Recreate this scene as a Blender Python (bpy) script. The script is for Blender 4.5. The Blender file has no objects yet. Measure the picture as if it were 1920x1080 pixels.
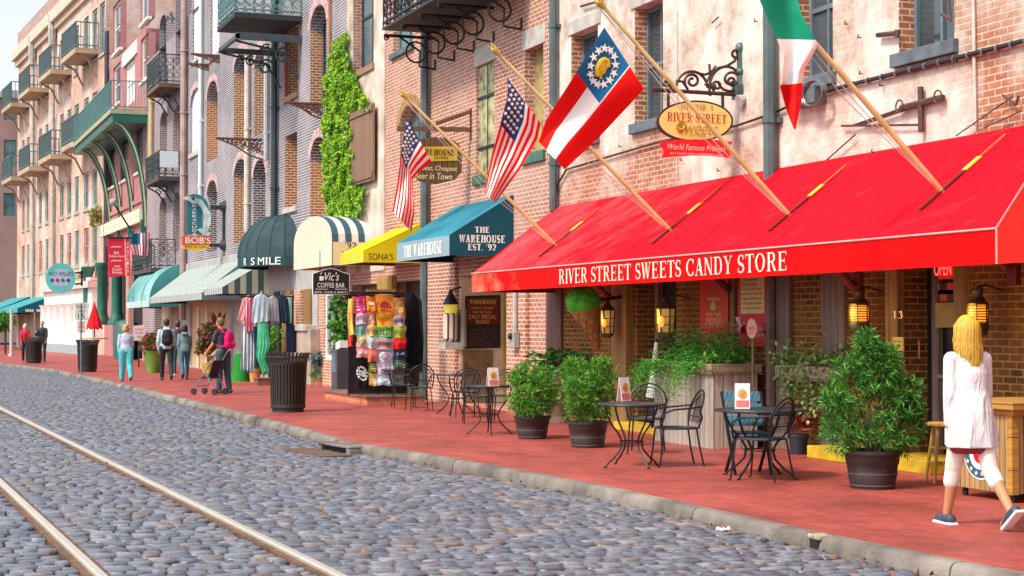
import bpy, bmesh, math, random
from mathutils import Vector, Matrix, noise
rnd = random.Random(7)
R = math.radians
scene = bpy.context.scene
COL = scene.collection

# ------------------------------------------------------------------ camera
F = 3100.0; CAMH = 1.63
PSI = math.atan(1180 / F); PIT = math.atan(68 / F)
cam_d = bpy.data.cameras.new('camera'); cam = bpy.data.objects.new('camera', cam_d); COL.objects.link(cam)
cam_d.sensor_width = 36; cam_d.lens = F / 1920 * 36; cam_d.clip_start = .1; cam_d.clip_end = 2000
FW = Vector((-math.cos(PSI) * math.cos(PIT), math.sin(PSI) * math.cos(PIT), math.sin(PIT)))
RT = Vector((math.sin(PSI), math.cos(PSI), 0)); UP = RT.cross(FW)
CAM = Vector((0, 0, CAMH))
cam.matrix_world = Matrix(((RT.x, UP.x, -FW.x, 0), (RT.y, UP.y, -FW.y, 0), (RT.z, UP.z, -FW.z, CAMH), (0, 0, 0, 1)))
scene.camera = cam

# ------------------------------------------------------------------ light
SUN_DIR = Vector((.20, -.62, .80)).normalized()
sun_el = math.asin(SUN_DIR.z); sun_az = math.atan2(SUN_DIR.x, SUN_DIR.y)
w = bpy.data.worlds.new('World'); scene.world = w; w.use_nodes = True
nt = w.node_tree; bg = nt.nodes['Background']
sky = nt.nodes.new('ShaderNodeTexSky'); sky.sky_type = 'NISHITA'; sky.sun_disc = False
sky.sun_elevation = sun_el; sky.sun_rotation = sun_az; sky.dust_density = 2.5; sky.air_density = 1.0
hs = nt.nodes.new('ShaderNodeHueSaturation'); hs.inputs['Saturation'].default_value = .32; hs.inputs['Value'].default_value = 1.15
nt.links.new(sky.outputs[0], hs.inputs['Color']); nt.links.new(hs.outputs[0], bg.inputs[0]); bg.inputs[1].default_value = .15
sl = bpy.data.lights.new('sun', 'SUN'); sl.energy = 2.7; sl.angle = R(9); sl.color = (1, .88, .70)
so = bpy.data.objects.new('sun', sl); COL.objects.link(so); so.location = (-10, -20, 40)
so.rotation_euler = SUN_DIR.to_track_quat('Z', 'Y').to_euler()
scene.view_settings.view_transform = 'Standard'; scene.view_settings.look = 'None'
scene.view_settings.gamma = 1; scene.view_settings.use_curve_mapping = False
scene.view_settings.exposure = .52

# ------------------------------------------------------------------ pixel -> point on a real plane (1920x1080 photo)
def ray(x, y): return FW * F + RT * (x - 960) - UP * (y - 540)
def W(x, y, Y=11.0): d = ray(x, y); return CAM + d * (Y / d.y)
def G(x, y, z=0.0): d = ray(x, y); return CAM + d * ((z - CAMH) / d.z)
def SX(x, y, X): d = ray(x, y); return CAM + d * (X / d.x)

# ------------------------------------------------------------------ mesh builder
class MB:
    def __init__(s): s.v = []; s.f = []
    def add(s, vs, fs):
        n = len(s.v); s.v += [tuple(v) for v in vs]; s.f += [[i + n for i in f] for f in fs]; return s
    def box(s, lo, hi):
        x0, y0, z0 = lo; x1, y1, z1 = hi
        x0, x1 = min(x0, x1), max(x0, x1); y0, y1 = min(y0, y1), max(y0, y1); z0, z1 = min(z0, z1), max(z0, z1)
        return s.add([(x0,y0,z0),(x1,y0,z0),(x1,y1,z0),(x0,y1,z0),(x0,y0,z1),(x1,y0,z1),(x1,y1,z1),(x0,y1,z1)],
              [[3,2,1,0],[4,5,6,7],[0,1,5,4],[1,2,6,5],[2,3,7,6],[3,0,4,7]])
    def obox(s, c, ax, ay, az):            # centre and three half vectors
        c = Vector(c); ax, ay, az = Vector(ax), Vector(ay), Vector(az)
        v = [c - ax - ay - az, c + ax - ay - az, c + ax + ay - az, c - ax + ay - az, c - ax - ay + az, c + ax - ay + az, c + ax + ay + az, c - ax + ay + az]
        fs = [[3,2,1,0],[4,5,6,7],[0,1,5,4],[1,2,6,5],[2,3,7,6],[3,0,4,7]]
        if ax.cross(ay).dot(az) < 0: fs = [f[::-1] for f in fs]
        return s.add(v, fs)
    def bar(s, a, b, wd, ht, upv=(0, 0, 1)):
        a, b = Vector(a), Vector(b); d = (b - a); L = d.length; d.normalize()
        u = Vector(upv); sd = d.cross(u)
        if sd.length < 1e-4: sd = d.cross(Vector((0, 1, 0)))
        sd.normalize(); u = sd.cross(d)
        return s.obox((a + b) / 2, d * L / 2, sd * wd / 2, u * ht / 2)
    def tube(s, pts, r, n=6, caps=True):
        pts = [Vector(p) for p in pts]; m = len(pts)
        rs = r if isinstance(r, (list, tuple)) else [r] * m
        t0 = (pts[1] - pts[0]).normalized()
        a = t0.orthogonal().normalized(); vs = []; prev = t0
        for i, p in enumerate(pts):
            t = (pts[min(i + 1, m - 1)] - pts[max(i - 1, 0)])
            t = t.normalized() if t.length > 1e-9 else prev
            q = prev.rotation_difference(t); a = q @ a; a = (a - t * a.dot(t)).normalized(); b = t.cross(a); prev = t
            for k in range(n):
                an = 2 * math.pi * k / n; vs.append(p + (a * math.cos(an) + b * math.sin(an)) * rs[i])
        fs = []
        for i in range(m - 1):
            for k in range(n):
                k2 = (k + 1) % n; fs.append([i * n + k, i * n + k2, (i + 1) * n + k2, (i + 1) * n + k])
        if caps: fs.append(list(range(n))[::-1]); fs.append([(m - 1) * n + k for k in range(n)])
        return s.add(vs, fs)
    def lathe(s, prof, c, n=16, sx=1, sy=1):    # prof: (r, z), closed at both ends
        vs = []; fs = []; c = Vector(c)
        for r, z in prof:
            for k in range(n):
                a = 2 * math.pi * k / n; vs.append((c.x + r * sx * math.cos(a), c.y + r * sy * math.sin(a), c.z + z))
        m = len(prof)
        for i in range(m - 1):
            for k in range(n):
                k2 = (k + 1) % n; fs.append([i * n + k, i * n + k2, (i + 1) * n + k2, (i + 1) * n + k])
        fs.append(list(range(n))[::-1]); fs.append([(m - 1) * n + k for k in range(n)])
        return s.add(vs, fs)
    def prism(s, poly, ext):               # poly: 3D points, ext: extrusion vector
        poly = [Vector(p) for p in poly]; ext = Vector(ext); n = len(poly)
        nrm = Vector((0, 0, 0))
        for i in range(n): nrm += poly[i].cross(poly[(i + 1) % n])
        if nrm.dot(ext) < 0: poly = poly[::-1]
        vs = poly + [p + ext for p in poly]
        fs = [list(range(n))[::-1], list(range(n, 2 * n))] + [[i, (i + 1) % n, (i + 1) % n + n, i + n] for i in range(n)]
        return s.add(vs, fs)
    def quad(s, a, b, c, d): return s.add([a, b, c, d], [[0, 1, 2, 3]])
    def sphere(s, c, rx, ry=None, rz=None, n=10, m=7):
        ry = rx if ry is None else ry; rz = rx if rz is None else rz
        c = Vector(c); vs = [c + Vector((0, 0, -rz))]; fs = []
        for i in range(1, m):
            t = -math.pi / 2 + math.pi * i / m
            for k in range(n):
                a = 2 * math.pi * k / n; vs.append(c + Vector((rx * math.cos(t) * math.cos(a), ry * math.cos(t) * math.sin(a), rz * math.sin(t))))
        vs.append(c + Vector((0, 0, rz))); L = len(vs) - 1
        for k in range(n): fs.append([0, 1 + (k + 1) % n, 1 + k])
        for i in range(m - 2):
            for k in range(n):
                k2 = (k + 1) % n; fs.append([1 + i * n + k, 1 + i * n + k2, 1 + (i + 1) * n + k2, 1 + (i + 1) * n + k])
        for k in range(n): fs.append([L, 1 + (m - 2) * n + k, 1 + (m - 2) * n + (k + 1) % n])
        return s.add(vs, fs)
    def xf(s, M): s.v = [tuple(M @ Vector(p)) for p in s.v]; return s

def origin_of(p):
    o = Vector((0, 0, 0))
    while p is not None: o += p.location; p = p.parent
    return o

SPLIT = {'seam', 'end_panel', 'brick_pilaster', 'niche_jamb', 'yellow_step', 'bracket', 'curved_bracket', 'bracket_edging', 'storefront_column', 'door_stile', 'hinge', 'batten', 'foot', 'shelf_bracket', 'cornice_rosette', 'string_course', 'slot', 'painted_sun_patch', 'slot_lacing', 'iron_fitting', 'junction_box', 'side_valance', 'conduit', 'white_stripe', 'navy_stripe', 'paper_flower', 'cable_clip', 'bracket_arm', 'strap_hinge', 'arch_voussoirs', 'balcony_beam', 'valance_tie', 'hoop', 'rung'}
def clusters(mb, gap=.03):
    n = len(mb.v); par = list(range(n))
    def find(i):
        while par[i] != i: par[i] = par[par[i]]; i = par[i]
        return i
    for f in mb.f:
        r = find(f[0])
        for i in f[1:]: par[find(i)] = r
    g = {}
    for f in mb.f: g.setdefault(find(f[0]), []).append(f)
    bl = []
    for fs in g.values():
        ids = {i for f in fs for i in f}; p = [mb.v[i] for i in ids]; bl.append(([min(q[k] for q in p) for k in range(3)], [max(q[k] for q in p) for k in range(3)], fs))
    out = []
    for b in bl:
        hit = [c for c in out if all(b[0][k] - gap <= c[1][k] and b[1][k] + gap >= c[0][k] for k in range(3))]
        m = ([min([b[0][k]] + [c[0][k] for c in hit]) for k in range(3)], [max([b[1][k]] + [c[1][k] for c in hit]) for k in range(3)], b[2] + [f for c in hit for f in c[2]]); out = [c for c in out if c not in hit] + [m]
    res = []
    for _, _, fs in out:
        ids = sorted({i for f in fs for i in f}); mp = {i: k for k, i in enumerate(ids)}; q = MB(); q.v = [mb.v[i] for i in ids]; q.f = [[mp[i] for i in f] for f in fs]; res.append(q)
    return res
def obj(name, mb, m, parent=None, **kw):
    if name in SPLIT and parent is not None:
        cs = clusters(mb)
        if 1 < len(cs) <= 100: return [obj1(name, c, m, parent, **kw) for c in cs][0]
    return obj1(name, mb, m, parent, **kw)
def obj1(name, mb, m, parent=None, smooth=False, bevel=0, mats=None, fm=None, sharp=40):
    vs = [Vector(v) for v in mb.v]
    if parent is not None: o0 = origin_of(parent); loc = Vector((0, 0, 0))
    else:
        xs = [v.x for v in vs]; ys = [v.y for v in vs]; zs = [v.z for v in vs]
        o0 = Vector(((min(xs) + max(xs)) / 2, (min(ys) + max(ys)) / 2, min(zs))); loc = o0
    me = bpy.data.meshes.new(name); me.from_pydata([tuple(v - o0) for v in vs], [], mb.f)
    for mm in (mats or [m]): me.materials.append(mm)
    if fm: me.polygons.foreach_set('material_index', fm)
    if smooth:
        me.polygons.foreach_set('use_smooth', [True] * len(me.polygons))
        me.set_sharp_from_angle(angle=R(sharp))
    me.update()
    o = bpy.data.objects.new(name, me); COL.objects.link(o); o.location = loc
    if parent is not None: o.parent = parent
    if bevel:
        b = o.modifiers.new('bevel', 'BEVEL'); b.width = bevel; b.segments = 2; b.limit_method = 'ANGLE'; b.angle_limit = R(50)
    return o
def tag(o, label=None, cat=None, group=None, kind=None):
    if label: o['label'] = label
    if cat: o['category'] = cat
    if group: o['group'] = group
    if kind: o['kind'] = kind
    return o
def thing(name, label, cat, loc=(0, 0, 0), group=None):
    o = bpy.data.objects.new(name, None); COL.objects.link(o); o.location = loc; o.empty_display_size = .2
    return tag(o, label, cat, group)
def dup(root, loc, rotz, label=None, scale=1):
    def cp(o, par):
        c = o.copy(); COL.objects.link(c)
        if par is not None: c.parent = par
        for ch in [x for x in KIDS.get(o.name, [])]: cp(ch, c)
        return c
    KIDS = {}
    for o in COL.objects:
        if o.parent: KIDS.setdefault(o.parent.name, []).append(o)
    r = cp(root, None); r.location = loc; r.rotation_euler = (0, 0, rotz); r.scale = (scale,) * 3
    if label: r['label'] = label
    return r

# ------------------------------------------------------------------ materials
MC = {}
def newmat(name):
    m = bpy.data.materials.new(name); m.use_nodes = True; return m, m.node_tree, m.node_tree.nodes['Principled BSDF']
def mat(name, col, rough=.6, metal=0, var=.18, scale=6.0, bump=0.0, spec=.5, emit=None, es=1, bscale=None, sub=0, col2=None, detail=4, trans=0):
    if name in MC: return MC[name]
    m, t, b = newmat(name); N, L = t.nodes.new, t.links.new
    tc = N('ShaderNodeTexCoord'); nz = N('ShaderNodeTexNoise'); nz.inputs['Scale'].default_value = scale; nz.inputs['Detail'].default_value = detail
    L(tc.outputs['Object'], nz.inputs['Vector'])
    mx = N('ShaderNodeMix'); mx.data_type = 'RGBA'
    c1 = [max(0, c * (1 - var)) for c in col]; c2 = [min(1, c * (1 + var)) for c in (col if col2 is None else col2)]
    mx.inputs[6].default_value = (*c1, 1); mx.inputs[7].default_value = (*c2, 1)
    mr = N('ShaderNodeMapRange'); mr.inputs[1].default_value = .3; mr.inputs[2].default_value = .7
    L(nz.outputs[0], mr.inputs[0]); L(mr.outputs[0], mx.inputs[0]); L(mx.outputs[2], b.inputs['Base Color'])
    b.inputs['Roughness'].default_value = rough; b.inputs['Metallic'].default_value = metal
    b.inputs['Specular IOR Level'].default_value = spec
    if bump:
        bp = N('ShaderNodeBump'); bp.inputs['Strength'].default_value = bump; bp.inputs['Distance'].default_value = .02
        n2 = N('ShaderNodeTexNoise'); n2.inputs['Scale'].default_value = bscale or scale * 4; n2.inputs['Detail'].default_value = 5
        L(tc.outputs['Object'], n2.inputs['Vector']); L(n2.outputs[0], bp.inputs['Height']); L(bp.outputs[0], b.inputs['Normal'])
    if emit: b.inputs['Emission Color'].default_value = (*emit, 1); b.inputs['Emission Strength'].default_value = es
    if trans: b.inputs['Transmission Weight'].default_value = trans
    MC[name] = m; return m
def wallvec(t):                                # (x + y, z) of the object: courses run level round every corner
    N, L = t.nodes.new, t.links.new
    tc = N('ShaderNodeTexCoord'); sp = N('ShaderNodeSeparateXYZ'); L(tc.outputs['Object'], sp.inputs[0])
    ad = N('ShaderNodeMath'); L(sp.outputs[0], ad.inputs[0]); L(sp.outputs[1], ad.inputs[1])
    cb = N('ShaderNodeCombineXYZ'); L(ad.outputs[0], cb.inputs[0]); L(sp.outputs[2], cb.inputs[1]); return tc, cb, sp
def brick(name, c1, c2, mort, ms=.010, bw=.215, rh=.078, wash=None, wamt=.0, wscale=.5, bump=.5, rough=.85, plaster=None, pl=(.45, .55), pz=None):
    if name in MC: return MC[name]
    m, t, b = newmat(name); N, L = t.nodes.new, t.links.new
    tc, cb, sp = wallvec(t)
    # slightly wobbling courses
    nw = N('ShaderNodeTexNoise'); nw.inputs['Scale'].default_value = 2.5; L(cb.outputs[0], nw.inputs['Vector'])
    vm = N('ShaderNodeVectorMath'); vm.operation = 'MULTIPLY_ADD'; vm.inputs[1].default_value = (.012, .012, 0); L(nw.outputs[1], vm.inputs[0]); L(cb.outputs[0], vm.inputs[2])
    br = N('ShaderNodeTexBrick'); L(vm.outputs[0], br.inputs['Vector'])
    br.inputs['Scale'].default_value = 1; br.inputs['Mortar Size'].default_value = ms; br.inputs['Mortar Smooth'].default_value = .2
    br.inputs['Brick Width'].default_value = bw; br.inputs['Row Height'].default_value = rh; br.inputs['Bias'].default_value = 0
    br.inputs['Color1'].default_value = (*c1, 1); br.inputs['Color2'].default_value = (*c2, 1); br.inputs['Mortar'].default_value = (*mort, 1)
    nz = N('ShaderNodeTexNoise'); nz.inputs['Scale'].default_value = 9; nz.inputs['Detail'].default_value = 5; L(cb.outputs[0], nz.inputs['Vector'])
    mr = N('ShaderNodeMapRange'); mr.inputs[1].default_value = .25; mr.inputs[2].default_value = .75; mr.inputs[3].default_value = .7; mr.inputs[4].default_value = 1.25; L(nz.outputs[0], mr.inputs[0])
    ml = N('ShaderNodeVectorMath'); ml.operation = 'SCALE'; L(br.outputs[0], ml.inputs[0]); L(mr.outputs[0], ml.inputs['Scale'])
    out = ml.outputs[0]
    if wash:
        n2 = N('ShaderNodeTexNoise'); n2.inputs['Scale'].default_value = wscale; n2.inputs['Detail'].default_value = 8; n2.inputs['Roughness'].default_value = .65; L(tc.outputs['Object'], n2.inputs['Vector'])
        m2 = N('ShaderNodeMapRange'); m2.inputs[1].default_value = .4; m2.inputs[2].default_value = .7; m2.inputs[4].default_value = wamt; L(n2.outputs[0], m2.inputs[0])
        mx = N('ShaderNodeMix'); mx.data_type = 'RGBA'; L(m2.outputs[0], mx.inputs[0]); L(out, mx.inputs[6]); mx.inputs[7].default_value = (*wash, 1); out = mx.outputs[2]
    hgt = br.outputs['Fac']; inv = N('ShaderNodeMath'); inv.operation = 'SUBTRACT'; inv.inputs[0].default_value = 1; L(hgt, inv.inputs[1]); h = inv.outputs[0]
    if plaster:
        n3 = N('ShaderNodeTexNoise'); n3.inputs['Scale'].default_value = .42; n3.inputs['Detail'].default_value = 9; n3.inputs['Roughness'].default_value = .68; L(tc.outputs['Object'], n3.inputs['Vector'])
        src = n3.outputs[0]
        if pz:                                   # plaster has fallen off more near its foot: an edge with a shape of its own
            gz = N('ShaderNodeMapRange'); gz.inputs[1].default_value = pz[0]; gz.inputs[2].default_value = pz[1]; gz.inputs[3].default_value = -pz[2]; gz.inputs[4].default_value = .12; L(sp.outputs[2], gz.inputs[0])
            a2 = N('ShaderNodeMath'); L(src, a2.inputs[0]); L(gz.outputs[0], a2.inputs[1]); src = a2.outputs[0]
        m3 = N('ShaderNodeMapRange'); m3.inputs[1].default_value = pl[0]; m3.inputs[2].default_value = pl[1]; L(src, m3.inputs[0])
        n4 = N('ShaderNodeTexNoise'); n4.inputs['Scale'].default_value = 1.6; n4.inputs['Detail'].default_value = 10; n4.inputs['Roughness'].default_value = .7; L(tc.outputs['Object'], n4.inputs['Vector'])
        r4 = N('ShaderNodeValToRGB'); L(n4.outputs[0], r4.inputs[0]); e = r4.color_ramp.elements
        e[0].position = .30; e[0].color = (*plaster[0], 1); e[1].position = .68; e[1].color = (*plaster[2], 1); k = e.new(.48); k.color = (*plaster[1], 1)
        mx = N('ShaderNodeMix'); mx.data_type = 'RGBA'; L(m3.outputs[0], mx.inputs[0]); L(out, mx.inputs[6]); L(r4.outputs[0], mx.inputs[7]); out = mx.outputs[2]
        mh = N('ShaderNodeMix'); L(m3.outputs[0], mh.inputs[0]); L(h, mh.inputs[2]); a3 = N('ShaderNodeMath'); a3.operation = 'MULTIPLY_ADD'; L(n4.outputs[0], a3.inputs[0]); a3.inputs[1].default_value = .8; a3.inputs[2].default_value = 1.0; L(a3.outputs[0], mh.inputs[3]); h = mh.outputs[0]
    L(out, b.inputs['Base Color']); b.inputs['Roughness'].default_value = rough; b.inputs['Specular IOR Level'].default_value = .3
    bp = N('ShaderNodeBump'); bp.inputs['Strength'].default_value = bump; bp.inputs['Distance'].default_value = .012; L(h, bp.inputs['Height']); L(bp.outputs[0], b.inputs['Normal'])
    MC[name] = m; return m
def leafmat(name, cols, rough=.5, trans=.25):
    if name in MC: return MC[name]
    m, t, b = newmat(name); N, L = t.nodes.new, t.links.new
    g = N('ShaderNodeNewGeometry'); r = N('ShaderNodeValToRGB'); L(g.outputs['Random Per Island'], r.inputs[0])
    e = r.color_ramp.elements; e[0].color = (*cols[0], 1); e[-1].color = (*cols[-1], 1)
    for i, c in enumerate(cols[1:-1]): k = e.new((i + 1) / (len(cols) - 1)); k.color = (*c, 1)
    L(r.outputs[0], b.inputs['Base Color']); b.inputs['Roughness'].default_value = rough
    tr = N('ShaderNodeBsdfTranslucent'); L(r.outputs[0], tr.inputs[0]); ms = N('ShaderNodeMixShader'); ms.inputs[0].default_value = trans
    L(b.outputs[0], ms.inputs[1]); L(tr.outputs[0], ms.inputs[2]); L(ms.outputs[0], t.nodes['Material Output'].inputs[0])
    MC[name] = m; return m
def planks(name, c1, c2, gap=.14, rough=.7, axis='h', dark=.3):        # vertical boards with grain
    if name in MC: return MC[name]
    m, t, b = newmat(name); N, L = t.nodes.new, t.links.new
    tc, cb, sp = wallvec(t)
    mp = N('ShaderNodeMapping'); L(cb.outputs[0], mp.inputs[0])
    if axis == 'h': mp.inputs['Rotation'].default_value = (0, 0, math.pi / 2)
    br = N('ShaderNodeTexBrick'); L(mp.outputs[0], br.inputs['Vector']); br.inputs['Scale'].default_value = 1
    br.inputs['Brick Width'].default_value = 30; br.inputs['Row Height'].default_value = gap; br.inputs['Mortar Size'].default_value = .006
    br.inputs['Color1'].default_value = (*c1, 1); br.inputs['Color2'].default_value = (*c2, 1); br.inputs['Mortar'].default_value = (*[c * dark for c in c1], 1)
    m2 = N('ShaderNodeMapping'); m2.inputs['Scale'].default_value = (1.2, 26, 1); L(mp.outputs[0], m2.inputs[0])
    nz = N('ShaderNodeTexNoise'); nz.inputs['Scale'].default_value = 1.5; nz.inputs['Detail'].default_value = 7; L(m2.outputs[0], nz.inputs['Vector'])
    mr = N('ShaderNodeMapRange'); mr.inputs[1].default_value = .25; mr.inputs[2].default_value = .75; mr.inputs[3].default_value = .55; mr.inputs[4].default_value = 1.3; L(nz.outputs[0], mr.inputs[0])
    ml = N('ShaderNodeVectorMath'); ml.operation = 'SCALE'; L(br.outputs[0], ml.inputs[0]); L(mr.outputs[0], ml.inputs['Scale']); L(ml.outputs[0], b.inputs['Base Color'])
    b.inputs['Roughness'].default_value = rough
    bp = N('ShaderNodeBump'); bp.inputs['Strength'].default_value = .4; bp.inputs['Distance'].default_value = .01; L(mr.outputs[0], bp.inputs['Height']); L(bp.outputs[0], b.inputs['Normal'])
    MC[name] = m; return m
def glassmat(name, col, rough=.06, var=.5):
    return mat(name, col, rough, 0, var, .9, .04, .9, bscale=1.5)

M_IRON = mat('wrought_iron', (.018, .017, .02), .45, .4, .3, 12)
M_IRONB = mat('blue_black_iron', (.03, .045, .055), .5, .3, .3, 9)
M_PIPE = mat('grey_green_pipe', (.075, .115, .125), .5, .1, .25, 3)
M_TRIMB = mat('slate_trim', (.12, .16, .19), .6, 0, .25, 4)
M_WHITE = mat('white_paint', (.78, .76, .74), .5, 0, .08, 3)
M_LETTER = mat('white_lettering', (.85, .84, .8), .6, 0, .04, 5)
M_BLACK = mat('black_paint', (.012, .012, .014), .5, 0, .2, 5)
M_GLASS = glassmat('dark_glass', (.05, .07, .085))
M_GLASSB = glassmat('bluish_glass', (.10, .17, .20))
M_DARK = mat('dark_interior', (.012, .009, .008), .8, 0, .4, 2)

# ------------------------------------------------------------------ lettering
TXC = {}
def text_polys(txt, shear=0.0):
    key = (txt, shear)
    if key in TXC: return TXC[key]
    cu = bpy.data.curves.new('tmp', 'FONT'); cu.body = txt; cu.size = 1; cu.shear = shear; cu.resolution_u = 3; cu.fill_mode = 'FRONT'
    o = bpy.data.objects.new('tmp', cu); COL.objects.link(o)
    dg = bpy.context.evaluated_depsgraph_get(); me = o.evaluated_get(dg).to_mesh()
    vs = [(v.co.x, v.co.y) for v in me.vertices]; fs = [list(p.vertices) for p in me.polygons]
    o.evaluated_get(dg).to_mesh_clear(); bpy.data.objects.remove(o); bpy.data.curves.remove(cu)
    TXC[key] = (vs, fs); return vs, fs
def stk(pts, ws):
    out = []
    for i in range(len(pts) - 1):
        (x0, y0), (x1, y1) = pts[i], pts[i + 1]
        def nrm(j):
            a = pts[max(j - 1, 0)]; b = pts[min(j + 1, len(pts) - 1)]; dx, dy = b[0] - a[0], b[1] - a[1]; l = math.hypot(dx, dy) or 1
            return -dy / l, dx / l
        n0, n1 = nrm(i), nrm(i + 1); w0, w1 = ws[i] / 2, ws[i + 1] / 2
        out.append([(x0 - n0[0] * w0, y0 - n0[1] * w0), (x1 - n1[0] * w1, y1 - n1[1] * w1), (x1 + n1[0] * w1, y1 + n1[1] * w1), (x0 + n0[0] * w0, y0 + n0[1] * w0)])
    return out
def rc(x0, y0, x1, y1): return [(x0, y0), (x1, y0), (x1, y1), (x0, y1)]
def glyph(ch, T=.15, t=.055, sv=.07, sh=.05):
    P = []; c = ch.upper()
    def stem(x, w=T, y0=0, y1=1, b=True, tp=True):
        P.append(rc(x, y0 + (sh if b else 0), x + w, y1 - (sh if tp else 0)))
        if b: P.append(rc(x - sv, y0, x + w + sv, y0 + sh))
        if tp: P.append(rc(x - sv, y1 - sh, x + w + sv, y1))
    def arc(cx, cy, rx, ry, a0, a1, n=12):
        pts = []; ws = []
        for i in range(n + 1):
            a = R(a0 + (a1 - a0) * i / n); pts.append((cx + rx * math.cos(a), cy + ry * math.sin(a))); ws.append(t + (T - t) * abs(math.cos(a)) ** 1.5)
        P.extend(stk(pts, ws))
    wd = .7
    if c == 'I': stem(.1); wd = .35
    elif c == 'R': stem(.1); P.append(rc(.25, 1 - t, .42, 1)); P.append(rc(.25, .48, .42, .48 + t)); arc(.42, .74, .2, .235, 90, -90); P.append([(.38, .48), (.52, .48), (.78, 0), (.62, 0)]); wd = .82
    elif c == 'P': stem(.1); P.append(rc(.25, 1 - t, .42, 1)); P.append(rc(.25, .46, .42, .46 + t)); arc(.42, .73, .2, .245, 90, -90); wd = .72
    elif c == 'B': stem(.1); arc(.4, .75, .18, .225, 90, -90); arc(.42, .26, .22, .235, 90, -90); P.append(rc(.25, 1 - t, .4, 1)); P.append(rc(.25, .49, .42, .49 + t)); P.append(rc(.25, 0, .42, t)); wd = .76
    elif c == 'E': stem(.1); P += [rc(.32, 1 - t, .62, 1), rc(.62, .8, .66, 1), rc(.25, .49, .5, .49 + t), rc(.5, .4, .54, .64), rc(.32, 0, .64, t), rc(.64, 0, .68, .24)]; wd = .74
    elif c == 'T': stem(.28, tp=False); P += [rc(.02, 1 - t, .69, 1), rc(.0, .78, .04, 1), rc(.67, .78, .71, 1)]; wd = .73
    elif c == 'H': stem(.1); stem(.55); P.append(rc(.25, .48, .55, .48 + t)); wd = .82
    elif c == 'N': stem(.1, t); stem(.66, t); P.append([(.08, 1), (.26, 1), (.72, 0), (.6, 0)]); wd = .82
    elif c == 'U': stem(.1, b=False, y0=.3); stem(.58, t, b=False, y0=.3); arc(.39, .3, .215, .27, 180, 360); wd = .78
    elif c in 'OQ0': arc(.42, .5, .32, .475, 0, 360, 24); wd = .86
    elif c == 'C': arc(.44, .5, .34, .475, 40, 320, 20); P += [rc(.68, .68, .72, .98), rc(.68, .06, .72, .26)]; wd = .8
    elif c == 'D': stem(.1); P += [rc(.25, 1 - t, .42, 1), rc(.25, 0, .42, t)]; arc(.42, .5, .28, .475, 90, -90); wd = .84
    elif c == 'S':
        pts = []; ws = []
        for i in range(19):
            u = i / 18
            if u < .5: a = R(40 + 230 * u * 2); p = (.3 + .2 * math.cos(a), .73 + .24 * math.sin(a))
            else: a = R(90 - 230 * (u - .5) * 2); p = (.3 + .22 * math.cos(a), .26 + .23 * math.sin(a))
            pts.append(p); ws.append(t + (T * 1.05 - t) * math.exp(-((u - .5) / .28) ** 2))
        P.extend(stk(pts, ws)); P += [rc(.47, .72, .51, .98), rc(.06, .02, .1, .3)]; wd = .6
    elif c in 'VA':
        f = (lambda y: y) if c == 'V' else (lambda y: 1 - y)
        a, b = (T * 1.1, t) if c == 'V' else (t, T * 1.1)
        P.append([(.04, f(1)), (.04 + a, f(1)), (.36 + a / 2, f(0)), (.36 - a / 2, f(0))]); P.append([(.68 - b, f(1)), (.68, f(1)), (.36 + b / 2, f(0)), (.36 - b / 2, f(0))])
        for x in (.06, .62): y = 1 - sh if c == 'V' else 0; P.append(rc(x - .08, y, x + .15, y + sh))
        if c == 'A': P.append(rc(.2, .3, .52, .3 + t))
        wd = .74
    elif c == 'W':
        for ox in (0, .4): P.append([(.03 + ox, 1), (.03 + T + ox, 1), (.27 + ox + .06, 0), (.27 + ox - .04, 0)]); P.append([(.48 + ox, 1), (.48 + t + ox, 1), (.27 + ox + .05, 0), (.27 + ox, 0)])
        for x in (.08, .5, .9): P.append(rc(x - .1, 1 - sh, x + .13, 1))
        wd = 1.02
    elif c == 'Y': P.append([(.04, 1), (.04 + T, 1), (.42, .45), (.3, .45)]); P.append([(.62, 1), (.66, 1), (.42, .45), (.36, .45)]); P.append(rc(.28, sh, .28 + T, .48)); P.append(rc(.2, 0, .52, sh)); P.append(rc(-.02, 1 - sh, .28, 1)); P.append(rc(.53, 1 - sh, .74, 1)); wd = .72
    elif c == '9': arc(.32, .7, .2, .275, 0, 360, 16); P.extend(stk([(.53, .7), (.5, .35), (.36, .1), (.12, .03)], [T, T, T * .7, t])); wd = .66
    elif c == '2': arc(.32, .72, .2, .25, 170, -20, 10); P.extend(stk([(.52, .64), (.4, .4), (.08, .05)], [T, T * .7, t])); P.append(rc(.06, 0, .56, .11)); wd = .64
    elif c == '1': stem(.2, tp=False); P.append([(.02, .78), (.2, .88), (.2, 1), (.16, 1)]); wd = .45
    elif c == '3': arc(.3, .75, .18, .22, 160, -90, 10); arc(.3, .27, .22, .25, 90, -150, 12); wd = .6
    elif c == "'": P.append([(.08, 1), (.2, 1), (.14, .68), (.1, .68)]); wd = .26
    elif c == '.': P.append(rc(.08, 0, .22, .14)); wd = .32
    else: wd = .32
    return P, wd
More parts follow.
